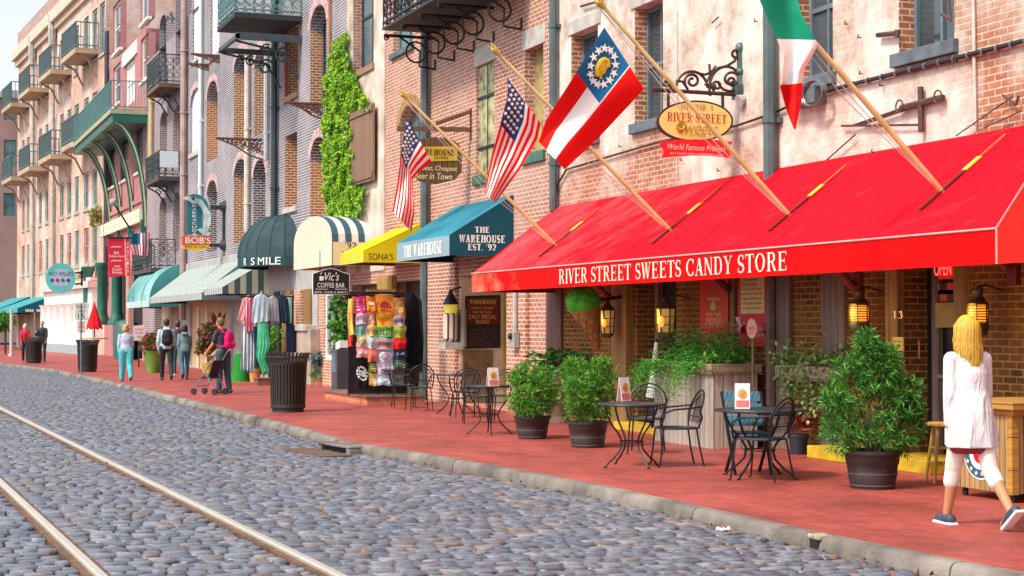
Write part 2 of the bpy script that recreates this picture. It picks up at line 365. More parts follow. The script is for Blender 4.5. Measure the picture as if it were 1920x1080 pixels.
def put_text(mb, txt, P0, Rv, Uv, wid, hgt, font='sans', shear=0.0, lift=.004, bold=0):
    """letters fill the rectangle that starts at P0 and runs wid along Rv, hgt along Uv; lifted off along Rv x Uv"""
    Rv, Uv, P0 = Vector(Rv).normalized(), Vector(Uv).normalized(), Vector(P0); Nv = Rv.cross(Uv)
    if font == 'serif':
        x = 0; polys = []
        for ch in txt:
            ps, wd = glyph(ch) if not bold else glyph(ch, .15 + .1 * bold, .055 + .05 * bold, .07, .08)
            for k, p in enumerate(ps): polys.append((k, [(a + x, b) for a, b in p]))
            x += wd + .08
        x -= .08
        for k, p in polys:
            area = sum(p[i][0] * p[(i + 1) % len(p)][1] - p[(i + 1) % len(p)][0] * p[i][1] for i in range(len(p)))
            if area < 0: p = p[::-1]
            mb.add([P0 + Rv * (a / x * wid) + Uv * (b * hgt) + Nv * (lift + .0004 * (k % 12)) for a, b in p], [list(range(len(p)))])
    else:
        vs, fs = text_polys(txt, shear)
        if not vs: return
        x0 = min(v[0] for v in vs); x1 = max(v[0] for v in vs); y0 = min(v[1] for v in vs); y1 = max(v[1] for v in vs)
        mb.add([P0 + Rv * ((a - x0) / (x1 - x0) * wid) + Uv * ((b - y0) / (y1 - y0) * hgt) + Nv * lift for a, b in vs], fs)
# ================================================================== GROUND
KERB = [(0, 681), (93, 692), (200, 714), (360, 753), (533, 797), (600, 816), (640, 829), (700, 838), (850, 863), (997, 890), (1100, 909), (1300, 953), (1506, 999), (1783, 1056), (1900, 1078)]
kp = [G(x, y, 0) for x, y in KERB]
kp = [Vector((-130, 2.6, 0)), Vector((-95, 3.8, 0))] + kp + [Vector((-6, 6.95, 0)), Vector((6, 7.3, 0))]
YW = 11.0
def kerbY(X):
    for a, b in zip(kp, kp[1:]):
        if a.x <= X <= b.x: return a.y + (b.y - a.y) * (X - a.x) / (b.x - a.x)
    return kp[0].y if X < kp[0].x else kp[-1].y
RZ = -.10
# sidewalk
def pave_mat():
    m, t, b = newmat('red_paving'); N, L = t.nodes.new, t.links.new
    tc = N('ShaderNodeTexCoord'); br = N('ShaderNodeTexBrick'); L(tc.outputs['Object'], br.inputs['Vector'])
    br.inputs['Scale'].default_value = 1; br.inputs['Brick Width'].default_value = .22; br.inputs['Row Height'].default_value = .11; br.inputs['Mortar Size'].default_value = .006
    br.inputs['Color1'].default_value = (.39, .075, .062, 1); br.inputs['Color2'].default_value = (.31, .055, .048, 1); br.inputs['Mortar'].default_value = (.19, .036, .032, 1)
    nz = N('ShaderNodeTexNoise'); nz.inputs['Scale'].default_value = .9; nz.inputs['Detail'].default_value = 9; nz.inputs['Roughness'].default_value = .62; L(tc.outputs['Object'], nz.inputs['Vector'])
    mr = N('ShaderNodeMapRange'); mr.inputs[1].default_value = .3; mr.inputs[2].default_value = .7; mr.inputs[3].default_value = .66; mr.inputs[4].default_value = 1.3; L(nz.outputs[0], mr.inputs[0])
    ml = N('ShaderNodeVectorMath'); ml.operation = 'SCALE'; L(br.outputs[0], ml.inputs[0]); L(mr.outputs[0], ml.inputs['Scale'])
    # dark stains with shapes of their own
    n2 = N('ShaderNodeTexNoise'); n2.inputs['Scale'].default_value = 2.2; n2.inputs['Detail'].default_value = 6; L(tc.outputs['Object'], n2.inputs['Vector'])
    m2 = N('ShaderNodeMapRange'); m2.inputs[1].default_value = .6; m2.inputs[2].default_value = .78; m2.inputs[4].default_value = .55; L(n2.outputs[0], m2.inputs[0])
    mx = N('ShaderNodeMix'); mx.data_type = 'RGBA'; L(m2.outputs[0], mx.inputs[0]); L(ml.outputs[0], mx.inputs[6]); mx.inputs[7].default_value = (.16, .055, .055, 1)
    L(mx.outputs[2], b.inputs['Base Color']); rr = N('ShaderNodeMapRange'); rr.inputs[3].default_value = .38; rr.inputs[4].default_value = .7; L(nz.outputs[0], rr.inputs[0]); L(rr.outputs[0], b.inputs['Roughness'])
    bp = N('ShaderNodeBump'); bp.inputs['Strength'].default_value = .35; bp.inputs['Distance'].default_value = .008; ad = N('ShaderNodeMath'); ad.operation = 'SUBTRACT'; L(nz.outputs[0], ad.inputs[0]); L(br.outputs['Fac'], ad.inputs[1])
    L(ad.outputs[0], bp.inputs['Height']); L(bp.outputs[0], b.inputs['Normal']); return m
mb = MB()
for a, b in zip(kp, kp[1:]): mb.quad((a.x, a.y + .13, 0), (b.x, b.y + .13, 0), (b.x, 12.5, 0), (a.x, 12.5, 0))
o = obj('sidewalk', mb, pave_mat()); tag(o, 'red brick sidewalk along the shop fronts', 'sidewalk', kind='structure')
# kerb: separate stones with rounded upper arris and open joints
M_KERB = mat('kerb_stone', (.17, .15, .135), .85, 0, .6, 2.2, .6, bscale=30, detail=8)
mb = MB(); pts = []
for a, b in zip(kp, kp[1:]):
    n = max(1, int((b - a).length / 1.9))
    for i in range(n): pts.append(a.lerp(b, i / n))
pts.append(kp[-1])
for i, (a, b) in enumerate(zip(pts, pts[1:])):
    d = (b - a).normalized(); s = Vector((d.y, -d.x, 0)); a2, b2 = a + d * .006, b - d * .006
    j = rnd.uniform(-.006, .006)
    prof = [(.02, -.3), (.016, -.09), (.0, -.028), (-.018, -.006), (-.045, .003), (-.135, .004), (-.135, -.3)]
    ring = lambda p: [p + s * (u + j) + Vector((0, 0, v + j * .4)) for u, v in prof]
    ra, rb = ring(a2), ring(b2); n = len(prof)
    mb.add(ra + rb, [[k, k + n, (k + 1) % n + n, (k + 1) % n] for k in range(n)] + [list(range(n)), list(range(n, 2 * n))[::-1]])
o = obj('kerb', mb, M_KERB, smooth=True, sharp=60); tag(o, 'grey stone kerb between cobbles and red sidewalk', 'kerb', kind='structure')
# ground sheet, street bed, cobbles
mb = MB().quad((-900, -900, -.32), (300, -900, -.32), (300, 900, -.32), (-900, 900, -.32))
o = obj('ground', mb, mat('earth', (.10, .085, .075), .9, 0, .3, .6)); tag(o, 'bare ground under the street', 'ground', kind='structure')
mb = MB().quad((-400, -14, RZ - .038), (20, -14, RZ - .038), (20, 7.4, RZ - .038), (-400, 7.4, RZ - .038))
o = obj('street_bed', mb, mat('joint_sand', (.06, .045, .04), .9, 0, .4, 3, .4)); tag(o, 'dark sandy bed between the cobbles', 'road', kind='structure')
# rails (two) run a little askew to the shop fronts
RA = G(630, 1080, RZ); RB = G(0, 766, RZ); RA.z = RB.z = 0; rd = (RB - RA).normalized(); rn = Vector((-rd.y, rd.x, 0))
if rn.y > 0: rn = -rn
GA = (G(133, 1030, RZ) - RA).dot(rn)
def railY(X, k): p = RA + rd * ((X - RA.x) / rd.x) + rn * (GA * k); return p.y
def cobble_mat():
    m, t, b = newmat('cobble_stone'); N, L = t.nodes.new, t.links.new
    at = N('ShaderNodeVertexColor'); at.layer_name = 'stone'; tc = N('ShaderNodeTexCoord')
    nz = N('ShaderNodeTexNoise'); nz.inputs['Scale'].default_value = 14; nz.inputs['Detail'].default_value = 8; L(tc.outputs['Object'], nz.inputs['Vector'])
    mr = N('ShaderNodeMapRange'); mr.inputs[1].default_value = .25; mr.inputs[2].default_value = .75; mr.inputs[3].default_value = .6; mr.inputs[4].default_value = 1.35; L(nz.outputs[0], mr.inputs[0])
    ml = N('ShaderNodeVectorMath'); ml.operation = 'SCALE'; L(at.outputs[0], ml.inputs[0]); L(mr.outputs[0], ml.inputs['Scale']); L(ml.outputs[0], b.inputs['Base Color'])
    n2 = N('ShaderNodeTexNoise'); n2.inputs['Scale'].default_value = .7; L(tc.outputs['Object'], n2.inputs['Vector'])
    r2 = N('ShaderNodeMapRange'); r2.inputs[3].default_value = .26; r2.inputs[4].default_value = .5; L(n2.outputs[0], r2.inputs[0]); L(r2.outputs[0], b.inputs['Roughness'])
    bp = N('ShaderNodeBump'); bp.inputs['Strength'].default_value = .5; bp.inputs['Distance'].default_value = .015; L(nz.outputs[0], bp.inputs['Height']); L(bp.outputs[0], b.inputs['Normal']); return m
mb = MB(); cols = []; X = -4.5
pal = [(.125, .15, .205), (.145, .168, .225), (.108, .13, .185), (.165, .185, .235), (.14, .145, .185), (.10, .12, .17), (.19, .16, .165), (.195, .205, .245), (.13, .155, .20)]
while X > -76:
    dx = rnd.uniform(.13, .205); y = -3.0 + rnd.uniform(0, .3); ph = rnd.uniform(0, 9)
    while True:
        wd = rnd.uniform(.11, .23)
        xm = X - dx / 2 + .05 * math.sin(y * 1.3 + ph * .15) + .02 * math.sin(y * 4.1 + ph) + .03 * (y - 3)
        lim = kerbY(xm) - .03
        if y + wd > lim:
            if lim - y < .09: break
            wd = lim - y
        yc = y + wd / 2; rail = None
        for k in (0, 1):
            ry = railY(xm, k)
            if abs(yc - ry) < wd / 2 + .085: rail = ry
        if rail is not None:
            if yc < rail and rail - .085 - y > .08: wd2 = rail - .085 - y; y0, y1 = y, y + wd2; ny = rail + .085
            elif rail - .085 - y <= .08: y0 = None; ny = max(rail + .085, y)
            else: y0, y1 = y, rail - .085; ny = rail + .085
            if y0 is not None and y1 - y0 < .07: y0 = None
        else: y0, y1 = y, y + wd; ny = y + wd
        if y0 is not None:
            g = .004; gx = .012; zt = RZ + rnd.uniform(-.005, .004) + .010 * math.sin(xm * .6) * math.sin(y * .7); hx = dx / 2 - gx; hy = (y1 - y0) / 2 - g; cy = (y0 + y1) / 2
            sk = rnd.uniform(-.012, .012); tl = rnd.uniform(-.006, .006)
            def ringv(fx, fy, z): return [(xm + sx * hx * fx + sk * sy, cy + sy * hy * fy, z + tl * sy) for sx, sy in ((-1, -1), (1, -1), (1, 1), (-1, 1))]
            e1 = min(.030 / hx, .5); 
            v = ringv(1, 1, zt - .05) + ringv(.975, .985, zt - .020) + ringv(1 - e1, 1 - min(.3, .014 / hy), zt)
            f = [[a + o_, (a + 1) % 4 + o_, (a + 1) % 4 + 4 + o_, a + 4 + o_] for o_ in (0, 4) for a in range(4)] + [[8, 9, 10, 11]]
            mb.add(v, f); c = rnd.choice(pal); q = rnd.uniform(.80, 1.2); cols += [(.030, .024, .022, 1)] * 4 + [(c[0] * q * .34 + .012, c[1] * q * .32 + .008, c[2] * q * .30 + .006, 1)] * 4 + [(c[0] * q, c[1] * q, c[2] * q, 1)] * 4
        y = ny
        if y > lim - .09: break
    X -= dx
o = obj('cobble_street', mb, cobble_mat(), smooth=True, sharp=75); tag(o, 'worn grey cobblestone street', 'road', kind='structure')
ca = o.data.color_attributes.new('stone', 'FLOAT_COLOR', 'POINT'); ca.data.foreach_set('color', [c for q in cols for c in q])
M_RAIL = mat('rail_steel', (.86, .82, .72), .34, .75, .05, 2); M_RUST = mat('rail_rust', (.12, .065, .04), .85, 0, .4, 9, .4)
for k, lb in ((0, 'steel tram rail set in the cobbles nearer the sidewalk'), (1, 'steel tram rail at the left foreground edge')):
    p = lambda s: RA + rd * s + rn * (GA * k)
    t = thing('tram_rail', lb, 'rail', p(10) + Vector((0, 0, RZ - .03)), 'rails in the street')
    a, b = p(-5), p(75); z = RZ + .005
    obj('rail_head', MB().bar((a.x, a.y, z), (b.x, b.y, z), .07, .05), M_RAIL, t, bevel=.012)
    a2, b2 = a - rn * -.065, b - rn * -.065
    obj('flangeway', MB().bar((a2.x, a2.y, z - .025), (b2.x, b2.y, z - .025), .055, .04), M_RUST, t)
    a2, b2 = a - rn * .058, b - rn * .058
    obj('rail_edge', MB().bar((a2.x, a2.y, z - .022), (b2.x, b2.y, z - .022), .04, .04), M_RUST, t)
# storm drain and pipe outlet in the kerb
c = G(640, 833, 0); t = thing('storm_drain', 'storm drain inlet with dark mouth in the kerb beside the bin', 'drain', (c.x, c.y, -.14))
d = Vector((1, (kerbY(c.x + .5) - kerbY(c.x - .5)), 0)).normalized(); s = Vector((d.y, -d.x, 0))
mb = MB(); q = c + s * .10; mb.obox(c + s * .03 + Vector((0, 0, -.008)), d * .55, s * .10, (0, 0, .018)); mb.obox(c + s * .03 + d * .49 - Vector((0, 0, .09)), d * .06, s * .09, (0, 0, .064)); mb.obox(c + s * .03 - d * .49 - Vector((0, 0, .09)), d * .06, s * .09, (0, 0, .064))
obj('cover_slab', mb, M_KERB, t, bevel=.015)
obj('mouth', MB().obox(c + s * .035 - Vector((0, 0, .066)), d * .42, s * .012, (0, 0, .045)), M_DARK, t)
obj('apron', MB().obox(c + s * .38 - Vector((0, 0, -RZ + .0025)), d * .75, s * .22, (0, 0, .012)), M_RUST, t)
c = G(1513, 1005, 0); t = thing('kerb_outlet', 'small square drain outlet with broken corner in the near kerb', 'drain', (c.x, kerbY(c.x), -.14)); c.y = kerbY(c.x); c.z = 0
obj('outlet_mouth', MB().box((c.x - .06, c.y - .024, -.098), (c.x + .06, c.y + .05, -.03)), M_DARK, t)
obj('outlet_lintel', MB().box((c.x - .085, c.y - .03, -.028), (c.x + .085, c.y + .1, .008)), mat('broken_concrete', (.4, .33, .24), .95, 0, .5, 20, .8), t, bevel=.01)
# fallen leaves
mb = MB()
for i in range(420):
    if i < 300: X = -rnd.uniform(9.5, 34); Y = kerbY(X) - .03 - abs(rnd.gauss(0, .12)); z = RZ - .012
    else: X = -rnd.uniform(9.5, 24); Y = rnd.uniform(1.5, kerbY(X) - .3); z = RZ + .008
    a = rnd.uniform(0, 6.28); l = rnd.uniform(.014, .036); u = Vector((math.cos(a), math.sin(a), rnd.uniform(-.2, .5))) * l; v = Vector((-math.sin(a), math.cos(a), rnd.uniform(-.3, .3))) * l * .55
    p = Vector((X, Y, z + .02)); mb.add([p - u, p + v, p + u + Vector((0, 0, l * .4)), p - v], [[0, 1, 2, 3]])
o = obj('fallen_leaves', mb, leafmat('dry_leaf', [(.18, .075, .025), (.30, .14, .04), (.22, .06, .04), (.33, .2, .09)], .7, .1)); tag(o, 'dry brown leaves gathered along the kerb and between cobbles', 'leaves', kind='stuff')
# a plastic scrap by the kerb
c = G(1372, 996, RZ); c.y = kerbY(c.x) - .16; c.z = RZ + .015; mb = MB()
for i in range(7):
    a = i * .9; mb.tube([c + Vector((math.cos(a) * .02, math.sin(a) * .04, 0)), c + Vector((math.cos(a) * .035, math.sin(a) * .055, .008 + .006 * (i % 3))), c + Vector((math.cos(a + .5) * .04, math.sin(a + .5) * .075, .0))], [.012, .01, .004], 5)
o = obj('litter_scrap', mb, mat('white_plastic', (.8, .82, .84), .4, 0, .05), smooth=True); tag(o, 'crumpled white scrap of litter beside the kerb', 'litter')

# ================================================================== BUILDINGS
class Fr:
    def __init__(s, o, e): s.o = Vector((o[0], o[1], 0)); s.e = Vector((e[0], e[1], 0)).normalized(); s.n = Vector((-s.e.y, s.e.x, 0)); s.n = s.n if s.n.y < 0 else -s.n
    def P(s, a, z, d=0): return s.o + s.e * a + s.n * d + Vector((0, 0, z))
    def px(s, x, y):
        r = ray(x, y); t = (s.o - CAM).dot(s.n) / r.dot(s.n); p = CAM + r * t - s.o; return p.dot(s.e), p.z
    def bx(s, mb, a0, a1, z0, z1, d0, d1):
        c = s.P((a0 + a1) / 2, (z0 + z1) / 2, (d0 + d1) / 2); return mb.obox(c, s.e * abs(a1 - a0) / 2, s.n * abs(d1 - d0) / 2, Vector((0, 0, abs(z1 - z0) / 2)))
MAIN = Fr((0, YW), (-1, 0))
def wall(fr, a0, a1, z0, z1, ops, depth=.26, back=9):
    """front face with real openings (a0, a1, z0, z1, arch height), jambs, and the block's sides and roof behind it"""
    mb = MB(); ops = [(*o, 0, depth)[:6] if len(o) == 4 else ((*o, depth) if len(o) == 5 else o) for o in ops]
    A = sorted(set([a0, a1] + [min(max(v, a0), a1) for o in ops for v in o[:2]])); Z = sorted(set([z0, z1] + [min(max(v, z0), z1) for o in ops for v in o[2:4]]))
    for i in range(len(A) - 1):
        for j in range(len(Z) - 1):
            ca, cz = (A[i] + A[i + 1]) / 2, (Z[j] + Z[j + 1]) / 2
            if any(o[0] < ca < o[1] and o[2] < cz < o[3] for o in ops): continue
            mb.quad(fr.P(A[i + 1], Z[j]), fr.P(A[i], Z[j]), fr.P(A[i], Z[j + 1]), fr.P(A[i + 1], Z[j + 1]))
    for l, r, b, t, ar, dp in ops:
        D = -dp; sp = t - ar
        mb.quad(fr.P(l, b), fr.P(l, b, D), fr.P(l, sp, D), fr.P(l, sp)); mb.quad(fr.P(r, b, D), fr.P(r, b), fr.P(r, sp), fr.P(r, sp, D))
        mb.quad(fr.P(l, b), fr.P(r, b), fr.P(r, b, D), fr.P(l, b, D))
        if ar:
            N = 10; c = (l + r) / 2; h = (r - l) / 2
            pt = [(c - h * math.cos(math.pi * k / N), sp + ar * math.sin(math.pi * k / N)) for k in range(N + 1)]
            for (x0, y0), (x1, y1) in zip(pt, pt[1:]):
                mb.quad(fr.P(x1, y1), fr.P(x0, y0), fr.P(x0, t + .0001), fr.P(x1, t + .0001)); mb.quad(fr.P(x0, y0), fr.P(x1, y1), fr.P(x1, y1, D), fr.P(x0, y0, D))
        else: mb.quad(fr.P(r, t), fr.P(l, t), fr.P(l, t, D), fr.P(r, t, D))
    B = -back
    mb.quad(fr.P(a0, z0), fr.P(a0, z0, B), fr.P(a0, z1, B), fr.P(a0, z1)); mb.quad(fr.P(a1, z0, B), fr.P(a1, z0), fr.P(a1, z1), fr.P(a1, z1, B))
    mb.quad(fr.P(a1, z1), fr.P(a0, z1), fr.P(a0, z1, B), fr.P(a1, z1, B)); mb.quad(fr.P(a0, z0, B), fr.P(a1, z0, B), fr.P(a1, z1, B), fr.P(a0, z1, B))
    return mb
def window(fr, par, l, r, b, t, fm, gm=None, sill=None, lintel=None, D=-.16, mun=1, rail=True, fw=.07, lab=None, sh=.13, sillm=None):
    mb = MB(); B = D - .06
    for x0, x1, y0, y1 in ((l, l + fw, b, t), (r - fw, r, b, t), (l + fw, r - fw, b, b + fw), (l + fw, r - fw, t - fw, t)): fr.bx(mb, x0 + .001, x1 - .001, y0 + .001, y1 - .001, D, B)
    m = (b + t) / 2
    if rail: fr.bx(mb, l + fw, r - fw, m - .03, m + .03, D - .008, B)
    for i in range(mun):
        x = l + (r - l) * (i + 1) / (mun + 1)
        for y0, y1 in (((b + fw, m - .03), (m + .03, t - fw)) if rail else ((b + fw, t - fw),)): fr.bx(mb, x - .022, x + .022, y0, y1, D - .012, B)
    wo = obj('window', mb, fm, par)
    if lab: wo['label'] = lab
    g = MB(); fr.bx(g, l + .02, r - .02, b + .02, t - .02, B + .018, B - .01); obj('pane', g, gm or M_GLASS, wo)
    if sill: s = MB(); fr.bx(s, l - .08, r + .08, b - sh, b - .002, .08, -.14); obj('sill', s, sillm or sill, wo, bevel=.01)
    if lintel: s = MB(); fr.bx(s, l - .12, r + .12, t + .003, t + .24, .025, -.14); obj('lintel', s, lintel, wo, bevel=.01)
    return wo
def panel(fr, par, name, l, r, b, t, m, D=-.14, th=.05):
    mb = MB(); fr.bx(mb, l + .002, r - .002, b + .002, t - .002, D, D - th); return obj(name, mb, m, par)
def pipe(par, x, y0, y1, r, m, Y=None, name='drainpipe', n=8):
    Y = YW - r - .03 if Y is None else Y
    p, q = W(x, y0, Y), W(x, y1, Y); p.x = q.x = (p.x + q.x) / 2
    mb = MB().tube([q, p], r, n); z = q.z + .8
    while z < p.z: mb.tube([Vector((q.x, Y, z)), Vector((q.x, Y, z + .07))], r * 1.22, n); mb.box((q.x - r * 1.6, Y + r * .6, z), (q.x + r * 1.6, YW - .002, z + .06)); z += 2.4
    return obj(name, mb, m, par, smooth=True)
def op(fr, xl, xr, yt, yb, arch=0):
    x = (xl + xr) / 2; a1, _ = fr.px(xl, yt); a0, _ = fr.px(xr, yt); _, zt = fr.px(x, yt); _, zb = fr.px(x, yb); return (a0, a1, zb, zt, arch)
am = lambda x: MAIN.px(x, 300)[0]
zm = lambda x, y: MAIN.px(x, y)[1]
M_B1L = brick('old_gold_brick', (.19, .065, .014), (.075, .027, .010), (.38, .25, .08), .010, wash=(.27, .135, .025), wamt=.7, wscale=2.2, bump=1.0)
M_B1U = brick('flaking_plaster_brick', (.42, .17, .09), (.33, .12, .075), (.55, .44, .35), .010, plaster=((.30, .20, .15), (.60, .51, .45), (.79, .74, .69)), pl=(.33, .50), pz=(3.6, 6.8, .10), bump=.8)
M_B2 = brick('pink_brick', (.44, .17, .105), (.26, .105, .085), (.74, .54, .43), .010, wash=(.60, .42, .36), wamt=.5, wscale=.6)
M_B2P = brick('pink_brick_pilaster', (.40, .14, .09), (.29, .10, .075), (.80, .62, .50), .010, wash=(.7, .5, .4), wamt=.35, wscale=.9)
M_B3 = brick('dark_blue_brick', (.042, .046, .075), (.095, .055, .07), (.64, .64, .68), .0105, wash=(.46, .42, .45), wamt=.6, wscale=.45)
M_B3I = brick('orange_niche_brick', (.34, .12, .045), (.26, .09, .04), (.74, .58, .42), .012, wash=(.6, .35, .2), wamt=.3, wscale=.8)
M_B4 = brick('grey_violet_brick', (.09, .075, .10), (.18, .10, .11), (.66, .62, .66), .010, wash=(.45, .38, .42), wamt=.45, wscale=.5)
M_B6 = brick('pale_orange_brick', (.50, .24, .15), (.36, .18, .13), (.62, .48, .40), .012, plaster=((.46, .33, .29), (.68, .56, .50), (.80, .72, .67)), pl=(.46, .62), wash=(.74, .60, .53), wamt=.65)
M_B5 = brick('rose_brick', (.42, .15, .16), (.35, .12, .14), (.60, .34, .33), .006, wash=(.6, .38, .38), wamt=.4)
M_STUC = mat('cream_stucco', (.70, .62, .52), .85, 0, .2, 1.3, .4, col2=(.78, .68, .56), bscale=14, detail=8)
M_OLDW = planks('weathered_grey_boards', (.17, .135, .115), (.23, .185, .155), .16)
M_POST = planks('old_timber', (.30, .17, .05), (.2, .11, .04), .5)
M_TANW = planks('tan_boards', (.32, .19, .06), (.25, .15, .045), .2)
M_BRNSH = planks('brown_shutter', (.26, .15, .095), (.22, .12, .08), .16)
M_GRNSH = mat('patinated_green', (.13, .17, .12), .7, 0, .35, 5, .3, col2=(.42, .38, .20), detail=8)
M_TEALW = mat('teal_frame', (.055, .15, .15), .5, 0, .2, 3)
M_DKBLUE = mat('navy_frame', (.03, .05, .075), .5, 0, .2, 3)
M_STONE = mat('pale_stone', (.42, .40, .38), .85, 0, .25, 4, .3, detail=8)
M_SLATE = mat('blue_slate_sill', (.10, .13, .16), .7, 0, .3, 6, .3)
M_WOODSILL = planks('sill_wood', (.33, .2, .11), (.3, .18, .1), .3)
# ---- 1: candy store building
a0, a1 = 6.0, am(1035); zs = 3.64
T1 = thing('candy_store_building', 'long plastered building with flaking stucco over old brick above the red awning', 'building', MAIN.P((a0 + a1) / 2, 0, -4))
w1 = [op(MAIN, 1071, 1121, 62, 300), op(MAIN, 1190, 1243, 6, 226), op(MAIN, 1491, 1561, -90, 151), op(MAIN, 1684, 1788, -160, 92), op(MAIN, 1985, 2120, -190, 22)]
zt0, zb0 = w1[1][3], w1[1][2]
w1 = [(o[0], o[1], zb0 if i else zb0, zt0, 0) for i, o in enumerate(w1)]
obj('upper_wall', wall(MAIN, a0, a1, zs, 13.5, w1), M_B1U, T1)
mb = MB()
for o in w1: MAIN.bx(mb, o[1] - .014, o[1] - .002, o[2] + .01, o[3] - .01, -.003, -.255)
obj('niche_jamb', mb, brick('window_jamb_brick', (.40, .16, .07), (.28, .11, .055), (.62, .46, .34), .011), T1)
for i, o in enumerate(w1): window(MAIN, T1, *o[:4], M_TRIMB, M_GLASS, sill=M_SLATE, lintel=M_STONE if i < 2 else None, D=-.2, sh=.16)
d1 = (am(1268), am(1194), .12, 2.75); d2 = (am(1796), am(1694), .14, 2.9); sw = (am(1030), am(999), .9, 2.6)
obj('ground_floor_wall', wall(MAIN, a0, a1, -.05, zs - .02, [d1, d2, sw], depth=.4), M_B1L, T1)
window(MAIN, T1, *sw, planks('plum_wood', (.20, .11, .11), (.18, .1, .1), .5), glassmat('lit_shop_glass', (.35, .42, .42), .15), D=-.12, mun=0, lab='shop window with white blinds half down')
# doors of the candy store
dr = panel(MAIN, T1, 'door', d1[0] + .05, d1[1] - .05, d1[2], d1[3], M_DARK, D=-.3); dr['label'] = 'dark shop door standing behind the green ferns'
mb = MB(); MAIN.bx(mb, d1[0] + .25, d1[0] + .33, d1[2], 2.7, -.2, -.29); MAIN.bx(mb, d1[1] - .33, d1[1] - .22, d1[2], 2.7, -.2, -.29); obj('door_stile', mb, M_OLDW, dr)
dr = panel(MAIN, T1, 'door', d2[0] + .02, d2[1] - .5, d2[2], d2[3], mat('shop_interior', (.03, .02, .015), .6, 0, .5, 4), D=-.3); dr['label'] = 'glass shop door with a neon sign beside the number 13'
al, ar_ = am(1745), am(1728); mb = MB(); MAIN.bx(mb, ar_ + .02, ar_ + .14, d2[2], 2.85, -.22, -.29); MAIN.bx(mb, d2[0] + .05, d2[0] + .14, d2[2], 2.85, -.24, -.29); MAIN.bx(mb, d2[0] + .14, ar_ + .02, 1.02, 1.06, -.2, -.29); obj('door_stile', mb, M_OLDW, dr)
mb = MB(); P = MAIN.P(ar_ - .05, 1.22, .02); mb.tube([P + Vector((0, 0, .0)), P + Vector((0, -.06, .02)), P + Vector((0, -.06, .22)), P + Vector((0, 0, .25))], .012, 6); obj('handle', mb, mat('copper', (.35, .12, .05), .35, .8), dr, smooth=True)
panel(MAIN, T1, 'dark_jamb', d2[1] - .5, d2[1] - .02, d2[2], d2[3], M_BLACK, D=-.3)
mb = MB(); MAIN.bx(mb, am(1268) - .1, am(1190) + .05, 0, .12, .35, -.38); MAIN.bx(mb, am(1800), am(1566), 0, .15, .42, -.38); obj('yellow_step', mb, mat('yellow_step_paint', (.50, .34, .012), .7, 0, .35, 4, .3, detail=8), T1, bevel=.01)
# timber posts and board panels between the openings
for x0, x1, m, d, nm in ((1028, 1056, planks('plum_brown_wood', (.16, .085, .07), (.13, .07, .06), .3), .05, 'timber_trim'), (1160, 1188, M_POST, .14, 'timber_post'), (1455, 1486, M_OLDW, .07, 'board_panel'), (1545, 1587, M_OLDW, .06, 'board_panel'),
                        (1671, 1694, M_TANW, .1, 'timber_post'), (1797, 1817, M_TANW, .08, 'timber_post'), (1366, 1382, M_TANW, .06, 'timber_post')):
    mb = MB(); MAIN.bx(mb, am(x1), am(x0), 0, zs - .1, d, -.01); obj(nm, mb, m, T1, bevel=.012)
pipe(T1, 1037, -60, 396, .075, M_PIPE); pipe(T1, 1443, -60, 345, .09, M_PIPE); pipe(T1, 1446, 520, 760, .075, mat('grey_brown_pipe', (.13, .09, .08), .5, .2, .2))
# cable along the wall, with clips, junction box and coil
cp = [(1041, 388), (1046, 345), (1062, 318), (1150, 291), (1236, 266), (1380, 236), (1445, 214), (1500, 190), (1560, 168), (1603, 157), (1760, 117), (1925, 75), (2060, 38)]
obj('cable', MB().tube([W(x, y, YW - .05) for x, y in cp], [.018] * 8 + [.03] * 5, 6), M_BLACK, T1, smooth=True)
mb = MB()
for i in range(13): x = 1600 + i * 27; p = W(x, 157 - (x - 1603) * .2525, YW - .05); mb.tube([p + Vector((-.015, 0, 0)), p + Vector((.015, 0, 0))], .038, 6)
obj('cable_clip', mb, M_TRIMB, T1)
p = W(1528, 178, YW - .1); mb = MB().obox(p + Vector((-.2, 0, 0)), (.32, 0, 0), (0, .08, 0), (0, 0, .10)); 
for k in range(3): mb.tube([p + Vector((.25 * math.cos(a) + .12, -.03 * k - .06, .16 * math.sin(a))) for a in [i * .42 for i in range(16)]], .012, 5)
obj('junction_box', mb, mat('grey_box', (.16, .17, .18), .4, .4), T1)
# wrought ties and hooks on the plaster
mb = MB()
def wt(mb, pts, r=.014, Y=YW - .06): mb.tube([W(x, y, Y) for x, y in pts], r, 6)
wt(mb, [(1726, 163), (1727, 247)], .035); wt(mb, [(1690, 203), (1768, 183)], .04); wt(mb, [(1578, 236), (1725, 234)]); wt(mb, [(1600, 235), (1690, 204)]); wt(mb, [(1612, 235), (1726, 196)])
for x, y in ((1686, 199), (1758, 181)): mb.tube([W(x, y, YW - .1) + Vector((.07 * math.cos(a), 0, .07 * math.sin(a))) for a in [i * .4 for i in range(16)]], .01, 5)
wt(mb, [(1645, 66), (1682, 62)], .03); wt(mb, [(1682, 56), (1682, 70)], .03); wt(mb, [(1765, 26), (1782, 36)], .02); wt(mb, [(1779, 0), (1782, 40)], .018); wt(mb, [(1335, 43), (1347, 32)], .012); wt(mb, [(1089, 12), (1130, 0)], .02)
wt(mb, [(1880, 178), (1905, 196), (1910, 180)], .014); wt(mb, [(1550, 300), (1604, 252)], .01); wt(mb, [(1792, 255), (1900, 180)], .008); wt(mb, [(1845, 240), (1915, 208)], .008)
for x, y in ((1590, 45), (1614, 70), (1617, 138), (1655, 160), (1797, 115), (1420, 40), (1165, 275), (1280, 300), (1350, 320), (1640, 285)): p = W(x, y, YW - .02); mb.tube([p, p + Vector((.01, -.05, -.01)), p + Vector((.02, -.05, .03))], .009, 5)
